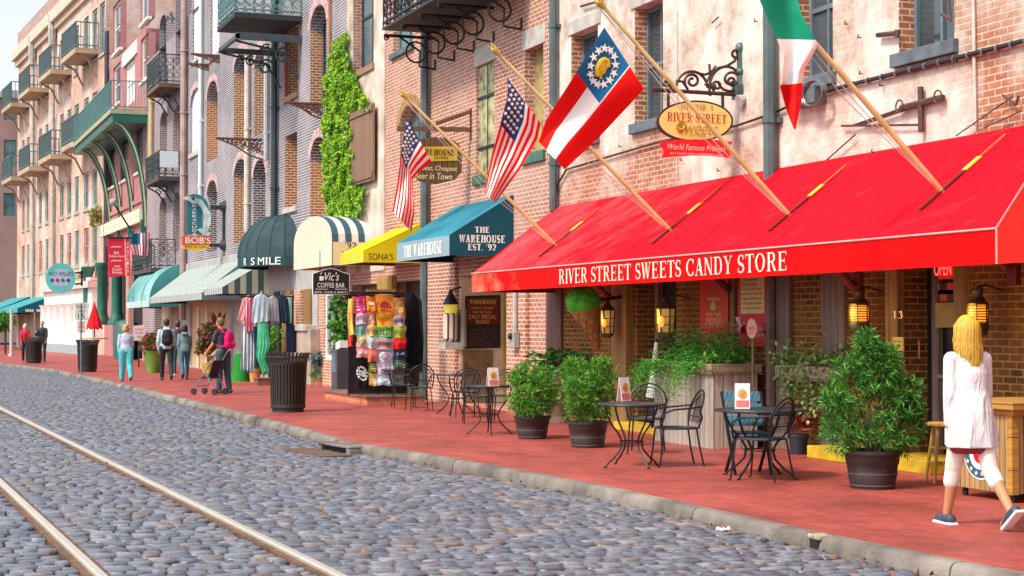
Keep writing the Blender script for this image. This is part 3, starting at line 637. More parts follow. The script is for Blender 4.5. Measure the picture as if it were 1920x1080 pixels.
obj('iron_fitting', mb, mat('rusty_iron', (.10, .055, .045), .7, .3, .3, 10), T1, smooth=True)
obj('conduit', MB().tube([W(1824, -60, YW - .03), W(1829, 240, YW - .03)], .022, 6).tube([W(1269, 20, YW - .02), W(1269, 340, YW - .02)], .008, 5), mat('pale_conduit', (.55, .5, .46), .6), T1, smooth=True)
# ---- 2: pink brick building
a0, a1 = am(1035) + .004, am(652)
T2 = thing('pink_brick_building', 'pink brick building with plastered left edge between vine and red awning', 'building', MAIN.P((a0 + a1) / 2, 0, -4))
o1 = op(MAIN, 664, 703, -80, 128); zt = o1[3]; w2 = [o1, op(MAIN, 737, 775, -120, 92), op(MAIN, 834, 858, -120, 36), op(MAIN, 893, 927, 119, 325), op(MAIN, 984, 1019, 88, 285), op(MAIN, 750, 788, 196, 330, .5), op(MAIN, 862, 952, 478, 780), op(MAIN, 740, 790, 505, 752), op(MAIN, 660, 715, 545, 740)]
w2 = [o if i < 6 else (o[0], o[1], .02, 2.6, 0, 1.0 if i == 6 else .3) for i, o in enumerate(w2)]
obj('wall', wall(MAIN, a0, a1, -.05, 13.5, w2, depth=.3), M_B2, T2)
mb = MB(); MAIN.bx(mb, am(722), a1, 2.9, 13.4, .03, -.002); 
o = w2[0]; mb = MB()                                            # plaster strip with the tall window cut through it
for q in ((am(723), o[0], 2.9, 13.4), (o[1], a1, 2.9, 13.4), (o[0], o[1], 2.9, o[2]), (o[0], o[1], o[3], 13.4)): MAIN.bx(mb, *q, .03, -.002)
obj('plaster_strip', mb, mat('warm_plaster', (.44, .34, .28), .9, 0, .25, 1.4, .35, col2=(.62, .53, .46), bscale=16, detail=9), T2)
window(MAIN, T2, *w2[0][:4], M_DKBLUE, M_GLASSB, sill=M_WOODSILL, D=-.2, sh=.16); window(MAIN, T2, *w2[1][:4], M_TEALW, M_GLASSB, sill=M_SLATE, D=-.15); window(MAIN, T2, *w2[2][:4], M_TEALW, M_GLASSB, D=-.15, sill=M_SLATE)
for i, lb in ((3, 'window closed by a weathered green metal shutter'), (4, 'window boarded with yellowish panels under a grey lintel')):
    o = w2[i]; wo = panel(MAIN, T2, 'window', *o[:4], M_GRNSH if i == 3 else mat('yellow_board', (.34, .27, .10), .8, 0, .4, 3, .3), D=-.06 if i == 3 else -.2); wo['label'] = lb
    s = MB(); MAIN.bx(s, o[0] - .1, o[1] + .1, o[3] + .003, o[3] + .36, .02, -.1); obj('lintel', s, M_STONE, wo, bevel=.01)
    s = MB(); MAIN.bx(s, o[0] - .1, o[1] + .1, o[2] - .2, o[2] - .002, .06, -.1); obj('sill', s, mat('green_sill', (.05, .13, .10), .6, 0, .3, 5), wo, bevel=.01)
    if i == 3:
        s = MB()
        for z in (.5, 1.5): MAIN.bx(s, o[0] + .02, o[1] + .05, o[2] + z, o[2] + z + .05, -.03, -.055)
        MAIN.bx(s, (o[0] + o[1]) / 2 - .01, (o[0] + o[1]) / 2 + .01, o[2] + .02, o[3] - .02, -.045, -.058); obj('strap_hinge', s, M_IRON, wo)
window(MAIN, T2, w2[5][0], w2[5][1], w2[5][2], w2[5][3], M_DKBLUE, M_GLASSB, D=-.2)
s = MB(); o = w2[5]; c = (o[0] + o[1]) / 2; h = (o[1] - o[0]) / 2; sp = o[3] - .5
for k in range(15): 
    t0, t1 = math.pi * k / 15, math.pi * (k + .86) / 15
    s.prism([MAIN.P(c - f * math.cos(t), sp + (.5 + f - h) * math.sin(t), .0) for f, t in ((h + .02, t0), (h + .24, t0), (h + .24, t1), (h + .02, t1))], MAIN.n * .02)
obj('brick_arch', s, mat('arch_brick', (.34, .20, .07), .85, 0, .3, 9), T2)
pipe(T2, 796, -60, 752, .095, M_PIPE)
# ground floor of building 2
mb = MB(); MAIN.bx(mb, am(860), am(806), 0, 3.0, .08, -.01); MAIN.bx(mb, am(993), am(957), 0, 3.0, .08, -.01); obj('brick_pilaster', mb, M_B2P, T2)
o = w2[6]; mb = MB(); MAIN.bx(mb, o[1] - .03, o[1] - .002, .03, 2.59, -.005, -.97); obj('alcove_wall', mb, M_STUC, T2)
panel(MAIN, T2, 'yellow_door', o[0] + .01, o[1] - .04, .03, 2.58, mat('mustard_paint', (.50, .36, .03), .7, 0, .2, 3), D=-.94, th=.05)
mb = MB(); MAIN.bx(mb, o[1] - .06, o[1] - .032, .03, 1.1, -.06, -.7); obj('alcove_dado', mb, mat('mottled_stone', (.24, .17, .10), .8, 0, .5, 5, .4, detail=8), T2)
for i in (7, 8):
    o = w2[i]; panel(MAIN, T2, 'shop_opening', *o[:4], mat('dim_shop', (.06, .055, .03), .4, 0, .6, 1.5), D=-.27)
mb = MB(); MAIN.bx(mb, am(744), am(716), 0, 2.75, .12, -.01); obj('golden_post', mb, planks('gold_wood', (.42, .27, .06), (.36, .22, .05), .25), T2, bevel=.015)
# ---- 3: dark arched brick building
a0, a1 = am(652) + .004, am(342)
T3 = thing('dark_brick_building', 'tall dark brick building with white mortar and rows of arched windows', 'building', MAIN.P((a0 + a1) / 2, 0, -4))
w3 = [op(MAIN, 361, 378, -110, 108), op(MAIN, 395, 412, -100, 102), op(MAIN, 388, 408, 152, 300, .55), op(MAIN, 357, 377, 166, 285, .55), op(MAIN, 439, 464, 98, 268, .5), op(MAIN, 477, 501, 90, 248, .5), op(MAIN, 535, 559, 42, 178), op(MAIN, 582, 612, 10, 200, .55),
      op(MAIN, 388, 407, 338, 470, .5), op(MAIN, 439, 462, 298, 455, .5), op(MAIN, 475, 498, 300, 432, .5), op(MAIN, 535, 557, 252, 388), op(MAIN, 582, 612, 257, 405, .55)]
obj('wall', wall(MAIN, a0, a1, 2.9, 13.6, w3, depth=.42), M_B3, T3)
M_PALESH = mat('pale_blue_shutter', (.62, .70, .74), .6, 0, .08, 2); M_BROWNIN = mat('brown_arch_board', (.24, .15, .07), .7, 0, .35, 3)
for i, o in enumerate(w3):
    l, r, b, t, ar = o
    if i in (0, 1, 3): wo = panel(MAIN, T3, 'window', l, r, b, t, M_PALESH, D=-.08); wo['label'] = 'window with closed pale blue louvred shutters'
    elif i in (7,): wo = window(MAIN, T3, l, r, b, t, M_DKBLUE, M_GLASS, D=-.36)
    elif i in (8, 10): wo = panel(MAIN, T3, 'window', l, r, b, t, M_BROWNIN, D=-.38)
    elif i in (9,): wo = window(MAIN, T3, l, r, b, t, M_WHITE, M_GLASSB, D=-.36)
    elif i in (4, 5): wo = window(MAIN, T3, l, r, b, t, M_PALESH, M_GLASSB, D=-.36)
    else: wo = panel(MAIN, T3, 'window', l, r, b, t, M_B3I, D=-.4); wo['label'] = 'window opening bricked up in orange brick'
    if i in (0, 1, 3, 6, 11): s = MB(); MAIN.bx(s, l - .1, r + .1, b - .16, b - .003, .07, -.1); obj('sill', s, M_WOODSILL if i == 6 else M_STONE, wo)
    if i == 6: s = MB(); MAIN.bx(s, r - .09, r, b, t, .03, -.05); obj('red_frame', s, mat('paled_red', (.34, .07, .05), .7, 0, .3, 4), wo)
# far jambs of the niches: warm light painted in as orange brick
mb = MB()
for i in (2, 4, 5, 6, 7, 11, 12, 9):
    l, r, b, t, ar = w3[i]; MAIN.bx(mb, r - .012, r - .002, b + .01, t - ar - .02, -.004, -.41)
obj('niche_jamb', mb, M_B3I, T3)
s = MB()
for i in (2, 3, 4, 5, 7, 8, 9, 10, 12):
    l, r, b, t, ar = w3[i]; c = (l + r) / 2; h = (r - l) / 2; sp = t - ar
    for k in range(11):
        t0, t1 = math.pi * k / 11, math.pi * (k + .88) / 11
        s.prism([MAIN.P(c - f * math.cos(q), sp + (ar + f - h) * math.sin(q), .0) for f, q in ((h + .01, t0), (h + .26, t0), (h + .26, t1), (h + .01, t1))], MAIN.n * .015)
obj('arch_voussoirs', s, mat('pale_rose_brick', (.52, .36, .36), .9, 0, .3, 5), T3)
pipe(T3, 514, -40, 405, .10, mat('dark_slate_pipe', (.035, .055, .07), .5, .2)); pipe(T3, 463, 95, 430, .09, mat('cream_pipe', (.62, .55, .47), .6)); pipe(T3, 499, 85, 300, .075, mat('pale_grey_pipe', (.42, .46, .5), .6)); pipe(T3, 344, -40, 600, .13, mat('rose_pipe', (.38, .26, .25), .6, 0, .25, 2))
pipe(T3, 376, -40, 390, .08, M_PALESH); pipe(T3, 617, 0, 400, .04, mat('copper_pipe', (.42, .2, .1), .6))
# ground floor of building 3: stucco shop front with boarded bays
zf = 3.95; lo = [(am(432), am(360), .05, 2.45), (am(556), am(470), .05, 2.5), (am(632), am(610), .7, 2.5)]
obj('shop_front', wall(Fr((0, YW - .06), (-1, 0)), am(600), a1, -.05, zf, lo[:2], depth=.25, back=.3), mat('grey_stucco', (.36, .35, .35), .85, 0, .2, 1.6, .3, detail=8), T3)
obj('shop_front_brick', wall(Fr((0, YW - .03), (-1, 0)), a0, am(600), -.05, 2.88, lo[2:], depth=.25, back=.2), M_B2P, T3)
FR3 = Fr((0, YW - .06), (-1, 0))
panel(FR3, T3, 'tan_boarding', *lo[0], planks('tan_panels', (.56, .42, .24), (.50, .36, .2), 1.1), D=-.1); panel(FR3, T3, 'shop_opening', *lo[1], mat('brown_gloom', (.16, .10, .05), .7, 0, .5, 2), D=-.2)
window(Fr((0, YW - .03), (-1, 0)), T3, *lo[2], M_WHITE, M_GLASSB, D=-.05, fw=.12)
for x0, x1, z1, m, d in ((545, 560, 2.6, M_POST, .25), (566, 578, 2.6, M_B2P, .22), (578, 590, 2.6, M_POST, .12), (520, 530, 2.6, M_BLACK, .1), (558, 603, 1.5, mat('worn_stone_pier', (.36, .29, .24), .9, 0, .3, 2, .4, detail=8), .3), (572, 598, 1.62, M_STONE, .36)):
    mb = MB(); MAIN.bx(mb, am(x1), am(x0), 0 if z1 != 1.62 else 1.45, z1, d, -.01); obj('shop_post' if z1 > 2 else 'stone_pier', mb, m, T3, bevel=.015)
for x in (372, 388, 478): pipe(T3, x, 575, 690 if x < 400 else 640, .06, mat('cream_post', (.66, .58, .45), .6), Y=YW - .35, name='porch_post')
# iron scroll brackets on building 3
def scroll(c, r0, turns, u, v, start=0, n=28, shrink=.25):
    return [c + u * (math.cos(start + turns * 6.283 * i / n) * r0 * (1 - (1 - shrink) * i / n)) + v * (math.sin(start + turns * 6.283 * i / n) * r0 * (1 - (1 - shrink) * i / n)) for i in range(n + 1)]
VY, VZ, VX = Vector((0, 1, 0)), Vector((0, 0, 1)), Vector((1, 0, 0))
M_RUSTI = mat('rusty_scroll_iron', (.16, .065, .05), .6, .3, .3, 9)
for x0, x1, y0, y1, lb in ((358, 412, 104, 122, 'rusty openwork iron bracket high on the dark brick wall'), (348, 392, 121, 140, 'lower rusty openwork bracket beside the rose pipe'), (405, 496, 262, 292, 'large rusty iron lace bracket above the fish sign'), (540, 605, 195, 215, 'flat rusty iron bracket left of the vine')):
    X = W(x1, y0).x; A, B = SX(x0, y0, X), W(x1, y0); L = (B - A).length; H = L * .42
    t = thing('iron_bracket', lb, 'bracket', (X, B.y, B.z - H)); mb = MB(); A = Vector((X, A.y, B.z)); hgt = H if y1 - y0 > 19 else H * .6
    mb.tube([A, B], .03, 6); mb.tube([B, B - VZ * hgt], .03, 6); mb.tube([A, A.lerp(B, .4) - VZ * hgt * .35, A.lerp(B, .7) - VZ * hgt * .8, B - VZ * hgt], .03, 6)
    for k in range(9):
        q = A.lerp(B, .15 + .1 * k); d = hgt * (.1 + .075 * k)
        mb.tube(scroll(q - VZ * d * .5, max(.05, d * .48), 1.4, VY, VZ, k), .02, 5)
        if k > 3: mb.tube(scroll(q - VZ * d * .9 + VY * .05, .09, 1.3, VY, VZ, k * 2), .018, 5)
    obj('scrollwork', mb, M_RUSTI, t, smooth=True)
# ---- balconies
def balcony(par, X0, X1, Yf, z, rh, m_r, m_d, style='bars', yw=YW, brk=None, th=.16, lab=None):
    dk = obj('balcony', MB().box((X0, Yf, z - th), (X1, yw - .002, z)), m_d, par)
    if lab: dk['label'] = lab
    rl = MB(); r = .022
    cs = [Vector((X0, yw - .03, 0)), Vector((X0, Yf + .03, 0)), Vector((X1, Yf + .03, 0)), Vector((X1, yw - .03, 0))]
    for a, b in zip(cs, cs[1:]):
        L = (b - a).length; n = max(2, int(L / (.13 if style == 'bars' else .26)))
        for zz in (z + rh, z + .1): rl.bar(a + VZ * zz, b + VZ * zz, .05, .04)
        for i in range(n + 1):
            p = a.lerp(b, i / n); rl.bar(p + VZ * z, p + VZ * (z + rh), r, r, (1, 0.01, 0))
        if style == 'lace':
            d = (b - a).normalized()
            for i in range(n):
                for zz in (.3, .55, .8): rl.tube(scroll(a.lerp(b, (i + .5) / n) + VZ * (z + rh * zz), .115, 1.0, d, VZ, 0, 10, 1), .017, 4, False)
    obj('railing', rl, m_r, dk)
    if brk:
        bm = MB(); n = max(2, int((X1 - X0) / 1.6) + 1)
        for i in range(n):
            X = X0 + .15 + (X1 - X0 - .3) * i / (n - 1)
            if brk == 'scroll': bm.tube([Vector((X, Yf + .1, z - th - .03)), Vector((X, yw - .35, z - th - .25)), Vector((X, yw - .03, z - th - .75))], .035, 5); bm.tube(scroll(Vector((X, yw - .3, z - th - .2)), .17, 1.3, VY, VZ), .022, 5)
            else: bm.prism([Vector((X - .15, yw, z - th)), Vector((X - .15, Yf + .45, z - th)), Vector((X - .15, yw, z - th - .5))], VX * .3)
        obj('bracket', bm, m_r if brk == 'scroll' else m_d, dk)
    return dk
M_DECKD = planks('dark_deck', (.035, .04, .045), (.03, .035, .04), .18); M_TEALR = mat('teal_railing', (.10, .24, .25), .5, .1, .2, 4)
Xr = W(567, 10).x; f = SX(440, 22, Xr); f2 = W(407, 50, f.y)
b3 = balcony(T3, f2.x, Xr, f.y, f.z, 1.1, M_TEALR, M_DECKD, 'lace', brk=None, th=.14, lab='dark slatted balcony with teal lace railing')
mb = MB(); 
for dz in (.35,): mb.box((f2.x, f.y + .05, f.z - .75), (f2.x + .12, YW, f.z - .6)); mb.box((Xr - .12, f.y + .05, f.z - .75), (Xr, YW, f.z - .55)); mb.box((f2.x, f.y + .05, f.z - .72), (Xr, f.y + .15, f.z - .6))
for X in (f2.x + .1, Xr - .3): mb.tube([Vector((X, f.y + .1, f.z - .75)), Vector((X, YW - .5, f.z - 1.0)), Vector((X, YW - .05, f.z - 1.7))], .04, 6); mb.tube(scroll(Vector((X, YW - .5, f.z - 1.1)), .25, 1.5, VY, VZ), .03, 5); mb.tube(scroll(Vector((X, YW - .95, f.z - .95)), .16, 1.5, VY, VZ, 1), .025, 5)
obj('balcony_beam', mb, mat('slate_beam', (.05, .075, .09), .5, .1), b3)
# building 2 balcony: iron lace on scroll brackets
ab = [W(x, 90).x for x in (817, 853, 890, 927, 979)]; f = SX(720, 66, ab[0]); zb = f.z
b2 = balcony(T2, ab[0] - .15, ab[4] + .5, f.y, zb + .18, 1.1, M_IRON, mat('iron_deck_grating', (.03, .03, .035), .6), 'lace', th=.05, lab='black iron lace balcony on ringed brackets')
mb = MB()
for X in ab:
    A = Vector((X, f.y, zb)); B = Vector((X, YW - .02, zb)); mb.tube([A, B], .035, 6); mb.tube([A + VY * .35 - VZ * .02, A + VY * .8 - VZ * .3, B - VZ * .62 - VY * .35, B - VZ * .66], .025, 6); mb.tube([B - VZ * .66, B - VZ * .45], .025, 6)
    mb.tube(scroll(B - VY * .42 - VZ * .32, .22, 1, VY, VZ, 0, 18, 1), .022, 5); mb.tube(scroll(A - VZ * .06 + VY * .05, .06, 1.4, VY, VZ), .016, 5)
obj('bracket', mb, M_IRON, b2, smooth=True)
# ---- 4: narrow grey-violet brick building
a0, a1 = am(342) + .004, am(272)
T4 = thing('grey_brick_building', 'narrow grey violet brick building with stacked iron balconies', 'building', MAIN.P((a0 + a1) / 2, 0, -4))
w4 = [op(MAIN, 299, 312, 28, 160, .5), op(MAIN, 330, 341, -20, 120), op(MAIN, 300, 313, 208, 300, .5), op(MAIN, 325, 339, 198, 300, .55), op(MAIN, 325, 339, 360, 470, .55), op(MAIN, 299, 312, 370, 480, .5), op(MAIN, 290, 338, 560, 672)]
w4 = [o if i < 6 else (o[0], o[1], .05, 2.7, 0) for i, o in enumerate(w4)]
obj('wall', wall(MAIN, a0, a1, -.05, 13.4, w4, depth=.4), M_B4, T4)
for i, o in enumerate(w4):
    if i < 2: window(MAIN, T4, *o[:4], M_TEALW, M_GLASSB, D=-.2)
    elif i < 6: panel(MAIN, T4, 'window', *o[:4], M_B3I if i % 2 else M_BROWNIN, D=-.34)
    else: panel(MAIN, T4, 'shop_opening', *o[:4], mat('warm_shop', (.32, .24, .14), .6, 0, .4, 1), D=-.3)
M_RUSTD = mat('rust_brown_deck', (.16, .085, .06), .8, 0, .3, 4)
for (xf0, xf1, yd, xs, rh, lb) in ((274, 297, 155, 340, 1.15, 'upper dark iron balcony with rusty brown deck'), (272, 297, 330, 338, 1.0, 'middle iron balcony with a pale board tied to its rail'), (247, 283, 502, 330, 1.15, 'lowest balcony carrying the small striped flag')):
    X1 = W(xs, yd).x; f = SX(xf1, yd, X1); f2 = W(xf0, yd, f.y)
    bk = balcony(T4, f2.x, X1, f.y, f.z, rh, mat('dark_teal_rail', (.035, .06, .07), .5, .2), M_RUSTD if yd < 300 else mat('dark_deck2', (.06, .055, .06), .7), 'lace', brk='scroll', lab=lb)
    if yd == 330: mb = MB().box((X1 + .03, f.y + .05, f.z + .35), (X1 + .06, YW - .1, f.z + 1.0)); obj('pale_board', mb, mat('pale_board', (.6, .68, .75), .5, 0, .05), bk)
# ---- 5: rose building with green porch
a0, a1 = am(272) + .004, am(197)
T5 = thing('rose_building', 'rose red building with tall white windows and green columned porch', 'building', MAIN.P((a0 + a1) / 2, 0, -4))
def lin(x, y0, x0, vp=(-250, 608)): k = (vp[1] - y0) / (x0 - vp[0]); return vp[1] - k * (x - vp[0])
w5 = []
for xl, xr in ((212, 226), (264, 279)):
    for yt, yb in ((5, 96), (122, 195)): x = (xl + xr) / 2; w5.append(op(MAIN, xl, xr, lin(x, yt, 219), lin(x, yb, 219)))
for xl, xr in ((204, 216), (226, 241), (254, 268)): x = (xl + xr) / 2; w5.append(op(MAIN, xl, xr, lin(x, 272, 210), lin(x, 350, 210)))
w5.append(op(MAIN, 234, 253, lin(243, 115, 243), lin(243, 195, 243))); gz = op(MAIN, 220, 268, 425, 600); w5.append((gz[0], gz[1], .05, 4.4, 0))
obj('wall', wall(MAIN, a0, a1, -.05, 15.0, w5, depth=.3), M_B5, T5)
for i, o in enumerate(w5):
    if i < 4: window(MAIN, T5, *o[:4], M_WHITE, M_GLASSB, sill=M_WHITE, D=-.1, mun=0, fw=.12)
    elif i < 7: window(MAIN, T5, *o[:4], mat('dark_green_frame', (.02, .09, .075), .5), M_GLASSB, sill=M_WHITE, D=-.1, mun=0, fw=.16)
    elif i == 7: window(MAIN, T5, *o[:4], M_WHITE, glassmat('curtained_glass', (.7, .7, .7), .2), D=-.1, mun=1, fw=.14)
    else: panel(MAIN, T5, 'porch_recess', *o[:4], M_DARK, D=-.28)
mb = MB(); q = [am(257), am(230)]; MAIN.bx(mb, q[0], q[1], w5[7][3] + .02, 14.9, .06, -.002); obj('white_bay_panel', mb, M_WHITE, T5)
M_GREEN = mat('bottle_green_paint', (.015, .12, .085), .4, 0, .25, 3); M_GREENL = mat('green_arch_edge', (.45, .55, .35), .5)
zc = MAIN.px(210, 418)[1]; zc1 = MAIN.px(210, 440)[1]
mb = MB(); MAIN.bx(mb, a0, a1, zc1, zc, .25, 0); obj('cornice', mb, mat('cream_cornice', (.78, .72, .52), .6, 0, .1), T5)
mb = MB()
for k in range(14): p = MAIN.P(a0 + (a1 - a0) * (k + .5) / 14, (zc + zc1) / 2, .26); mb.sphere(p, .06, .03, .06, 6, 4)
obj('cornice_rosette', mb, mat('gilt', (.6, .42, .12), .5), T5)
mb = MB(); MAIN.bx(mb, a0, a1, zc + .35, zc + .55, .08, 0); MAIN.bx(mb, a0, a1, zc + .05, zc + .17, .12, 0); obj('string_course', mb, M_B5, T5)
# big green balcony on curved brackets
X1 = W(277, 200).x; f = SX(207, 203, X1); f2 = W(137, 262, f.y)
bk = balcony(T5, f2.x, X1, f.y, f.z, 1.25, M_TEALR, mat('cream_green_deck', (.35, .38, .24), .6), 'bars', th=.22, lab='long green balcony carried on curved brackets')
mb = MB(); mb.box((f2.x + .1, f.y + .1, f.z - .6), (X1 - .02, YW - .01, f.z - .225)); obj('deck_underside', mb, M_GREEN, bk)
ba = MB(); bb = MB()
for i in range(4):
    X = X1 - .25 - (X1 - f2.x - 3.2) * i / 3; H = 4.6; pts = [Vector((X, f.y + .15 + (YW - f.y - .2) * math.sin(q), f.z - .6 - H * (1 - math.cos(q)))) for q in [k * math.pi / 2 / 12 for k in range(13)]]
    for p, q in zip(pts, pts[1:]): ba.bar(p, q, .22, .2, (0, .7, .7)); bb.bar(p + Vector((.125, 0, 0)), q + Vector((.125, 0, 0)), .03, .07, (0, .7, .7))
    ba.box((X - .1, YW - .25, f.z - .6 - H - .35), (X + .1, YW - .01, f.z - .6 - H + .3))
obj('curved_bracket', ba, M_GREEN, bk, smooth=True); obj('bracket_edging', bb, M_GREENL, bk)
# green columns on plinths
for x, yb, pl in ((226, 664, True), (246, 668, True), (268, 672, False)):
    p = G(x, yb, 0); t = MB().lathe([(.42, 1.6), (.42, 1.75), (.30, 2.0), (.26, 2.2), (.25, 4.3), (.3, 4.4), (.38, 4.6), (.38, 4.75)], (p.x, min(p.y, YW - .6), 0), 14)
    obj('porch_column', t, M_GREEN, T5, smooth=True)
p = G(205, 674, 0); mb = MB().lathe([(.6, 0), (.6, 1.5), (.45, 1.75), (.2, 1.85)], (p.x, p.y + .8, 0), 14); q = G(240, 668, 0); mb.box((p.x, q.y, 1.35), (q.x + 2.5, YW - .3, 1.6)); mb.box((p.x + .3, q.y + .2, 0), (q.x + 2.4, YW - .35, 1.34)); obj('porch_plinth', mb, mat('dark_green_plinth', (.02, .10, .09), .5, 0, .25, 3), T5, smooth=True)
mb = MB(); mb.box((p.x + .5, p.y + .9, 0), (p.x + 1.4, YW - .5, 4.3)); obj('porch_brick_pier', mb, M_B2P, T5)
pipe(T5, 199, 60, 560, .12, mat('dark_plum_pipe', (.07, .05, .07), .6)); pipe(T5, 283, 150, 330, .10, mat('copper_yellow_pipe', (.55, .42, .2), .6))
# ---- 6: far pale building, its front turned a little towards the street
ag = math.atan(1425 / F) - PSI
B6 = Fr((-am(197) - .01, YW), (-math.cos(ag), -math.sin(ag)))
L6 = B6.px(33, 300)[0]; VP6 = (-465, 605)
def k6(x, k): return VP6[1] - k * (x - VP6[0])
ztop = B6.px(100, k6(100, 1.018))[1]; zpar = B6.px(100, k6(100, 1.085))[1]
T6 = thing('pale_brick_building', 'long pale orange brick building with iron balconies at the far end of the street', 'building', B6.P(L6 / 2, 0, -4))
w6 = []
xs6 = [44, 53, 63, 76, 88, 101, 116, 130, 144, 162, 178, 192]
for kt, kb in ((.914, .767), (.672, .53), (.45, .339), (.283, .174)):
    for x in xs6:
        hw = 1.9 + (x - 40) / 150 * 3.0; o = op(B6, x - hw, x + hw, k6(x, kt), k6(x, kb))
        if o[1] < L6 - .2 and o[0] > .15: w6.append(o)
gb = [(B6.px(96, 600)[0], L6 - 1, .1, 3.0)]
obj('wall', wall(B6, 0, L6, -.05, ztop, w6 + gb, depth=.3, back=12), M_B6, T6)
M_SHG = mat('sea_green_shutter', (.16, .30, .30), .6, 0, .25, 1); M_SHR = mat('rose_shutter', (.5, .22, .2), .6, 0, .2, 1)
for i, o in enumerate(w6): window(B6, T6, *o[:4], M_SHR if i >= 36 and i % 2 else M_SHG, M_GLASSB, sill=M_STONE, D=-.08, mun=0, fw=.16)
panel(B6, T6, 'shop_opening', *gb[0], mat('warm_shop2', (.34, .26, .18), .5, 0, .5, .7), D=-.25)
mb = MB(); B6.bx(mb, 0, L6 + .3, ztop - .7, ztop, .45, 0); B6.bx(mb, 0, L6 + .3, ztop - 1.1, ztop - .72, .2, 0); obj('cornice', mb, mat('peach_cornice', (.70, .52, .42), .7, 0, .15, 2), T6)
mb = MB(); B6.bx(mb, 0, L6, ztop + .01, zpar, .05, -.4); obj('parapet', mb, mat('brown_rose_parapet', (.38, .27, .25), .8, 0, .35, 2.5, detail=8), T6)
for x in (67, 105): a = B6.px(x, 300)[0]; mb = MB().tube([B6.P(a, ztop - .2, .2), B6.P(a, ztop - 2.2, .3)], [.35, .2], 8).tube([B6.P(a, ztop - 2.2, .2), B6.P(a, 3.3, .15)], .12, 6); obj('rain_hopper', mb, M_STONE, T6)
sf = (B6.px(190, 600)[0], B6.px(97, 600)[0]); mb = MB(); B6.bx(mb, sf[0], sf[1], 0, 3.6, .5, -.005); obj('storefront', mb, mat('white_storefront', (.80, .76, .74), .6, 0, .06, 1), T6)
mb = MB(); B6.bx(mb, sf[0] - .1, sf[1] + .1, 3.6, 3.95, .75, -.005); B6.bx(mb, sf[0] - .1, sf[1] + .1, 3.97, 4.15, .6, -.005); obj('storefront_cornice', mb, mat('pink_cornice', (.72, .52, .50), .6), T6)
mb = MB()
for k in range(7): a = sf[0] + (sf[1] - sf[0]) * (k + .5) / 7; c = B6.P(a, 0, .62); mb.lathe([(.34, .5), (.28, .6), (.24, 2.6), (.36, 2.8)], c, 10)
obj('storefront_column', mb, M_WHITE, T6, smooth=True)
mb = MB(); B6.bx(mb, sf[0], sf[1], 0, .5, .95, .5); obj('storefront_plinth', mb, mat('blue_grey_plinth', (.3, .36, .42), .7), T6)
for row, kd, kr in ((0, .79, 1), (1, .525, 1)):
    for (x0, x1, xs) in ((15, 29, 56), (49, 64, 92), (87, 103, 135), (131, 150, 185)):
        a0_, zd = B6.px(xs, k6(xs, kd)); a1_ = B6.px(xs - 21, 300)[0]; a1_ = a0_ + 4.6
        dk = MB(); B6.bx(dk, a0_, a1_, zd - .28, zd, 1.25, 0); d = obj('balcony', dk, mat('sand_deck', (.45, .34, .23), .7, 0, .2, 1), T6)
        rl = MB(); cs = [B6.P(a0_, 0, .02), B6.P(a0_, 0, 1.2), B6.P(a1_, 0, 1.2), B6.P(a1_, 0, .02)]
        for p, q in zip(cs, cs[1:]):
            n = int((q - p).length / .22)
            for zz in (zd + 1.4, zd + .15): rl.bar(p + VZ * zz, q + VZ * zz, .06, .06)
            for i in range(n + 1): rl.bar(p.lerp(q, i / n) + VZ * zd, p.lerp(q, i / n) + VZ * (zd + 1.4), .035, .035, (1, .01, 0))
        obj('railing', rl, mat('blue_grey_rail', (.10, .16, .18), .6), d)
        br = MB()
        for a in (a0_ + .3, a1_ - .3): br.tube([B6.P(a, zd - .3, 1.1), B6.P(a, zd - .6, .5), B6.P(a, zd - 1.5, .05)], .06, 5)
        obj('bracket', br, mat('rust_orange_iron', (.42, .22, .12), .7), d)
# ---- 7: brown building closing the street, 8: its neighbour
T7 = thing('brown_end_building', 'brown brick building closing the street behind the pale one', 'building', (-172, 2, 0))
E7 = Fr((-165, 14), (0, -1)); E7.n = Vector((1, 0, 0))
p0 = SX(36, 230, -165); p1 = SX(-60, 230, -165)
E7 = Fr((-165, p0.y + 4), (0, -1)); E7.n = Vector((1, 0, 0))
zt7 = SX(10, 172, -165).z; zz = lambda y: SX(18, y, -165).z; ya = lambda x: (p0.y + 4) - SX(x, 300, -165).y
w7 = [(ya(30), ya(7), zz(312), zz(262)), (ya(30), ya(7), zz(405), zz(362)), (ya(30), ya(7), zz(225), zz(195))]
obj('wall', wall(E7, 0, 24, -.05, zt7, w7, depth=.3, back=12), brick('brown_far_brick', (.30, .17, .15), (.25, .14, .14), (.42, .3, .28), .012, wash=(.45, .3, .28), wamt=.5), T7)
for o in w7: window(E7, T7, *o, M_TEALW, M_GLASSB, D=-.1, mun=2, fw=.12)
mb = MB(); E7.bx(mb, -.2, 24, zt7 - .6, zt7, .4, -.01); obj('cornice', mb, M_STONE, T7)
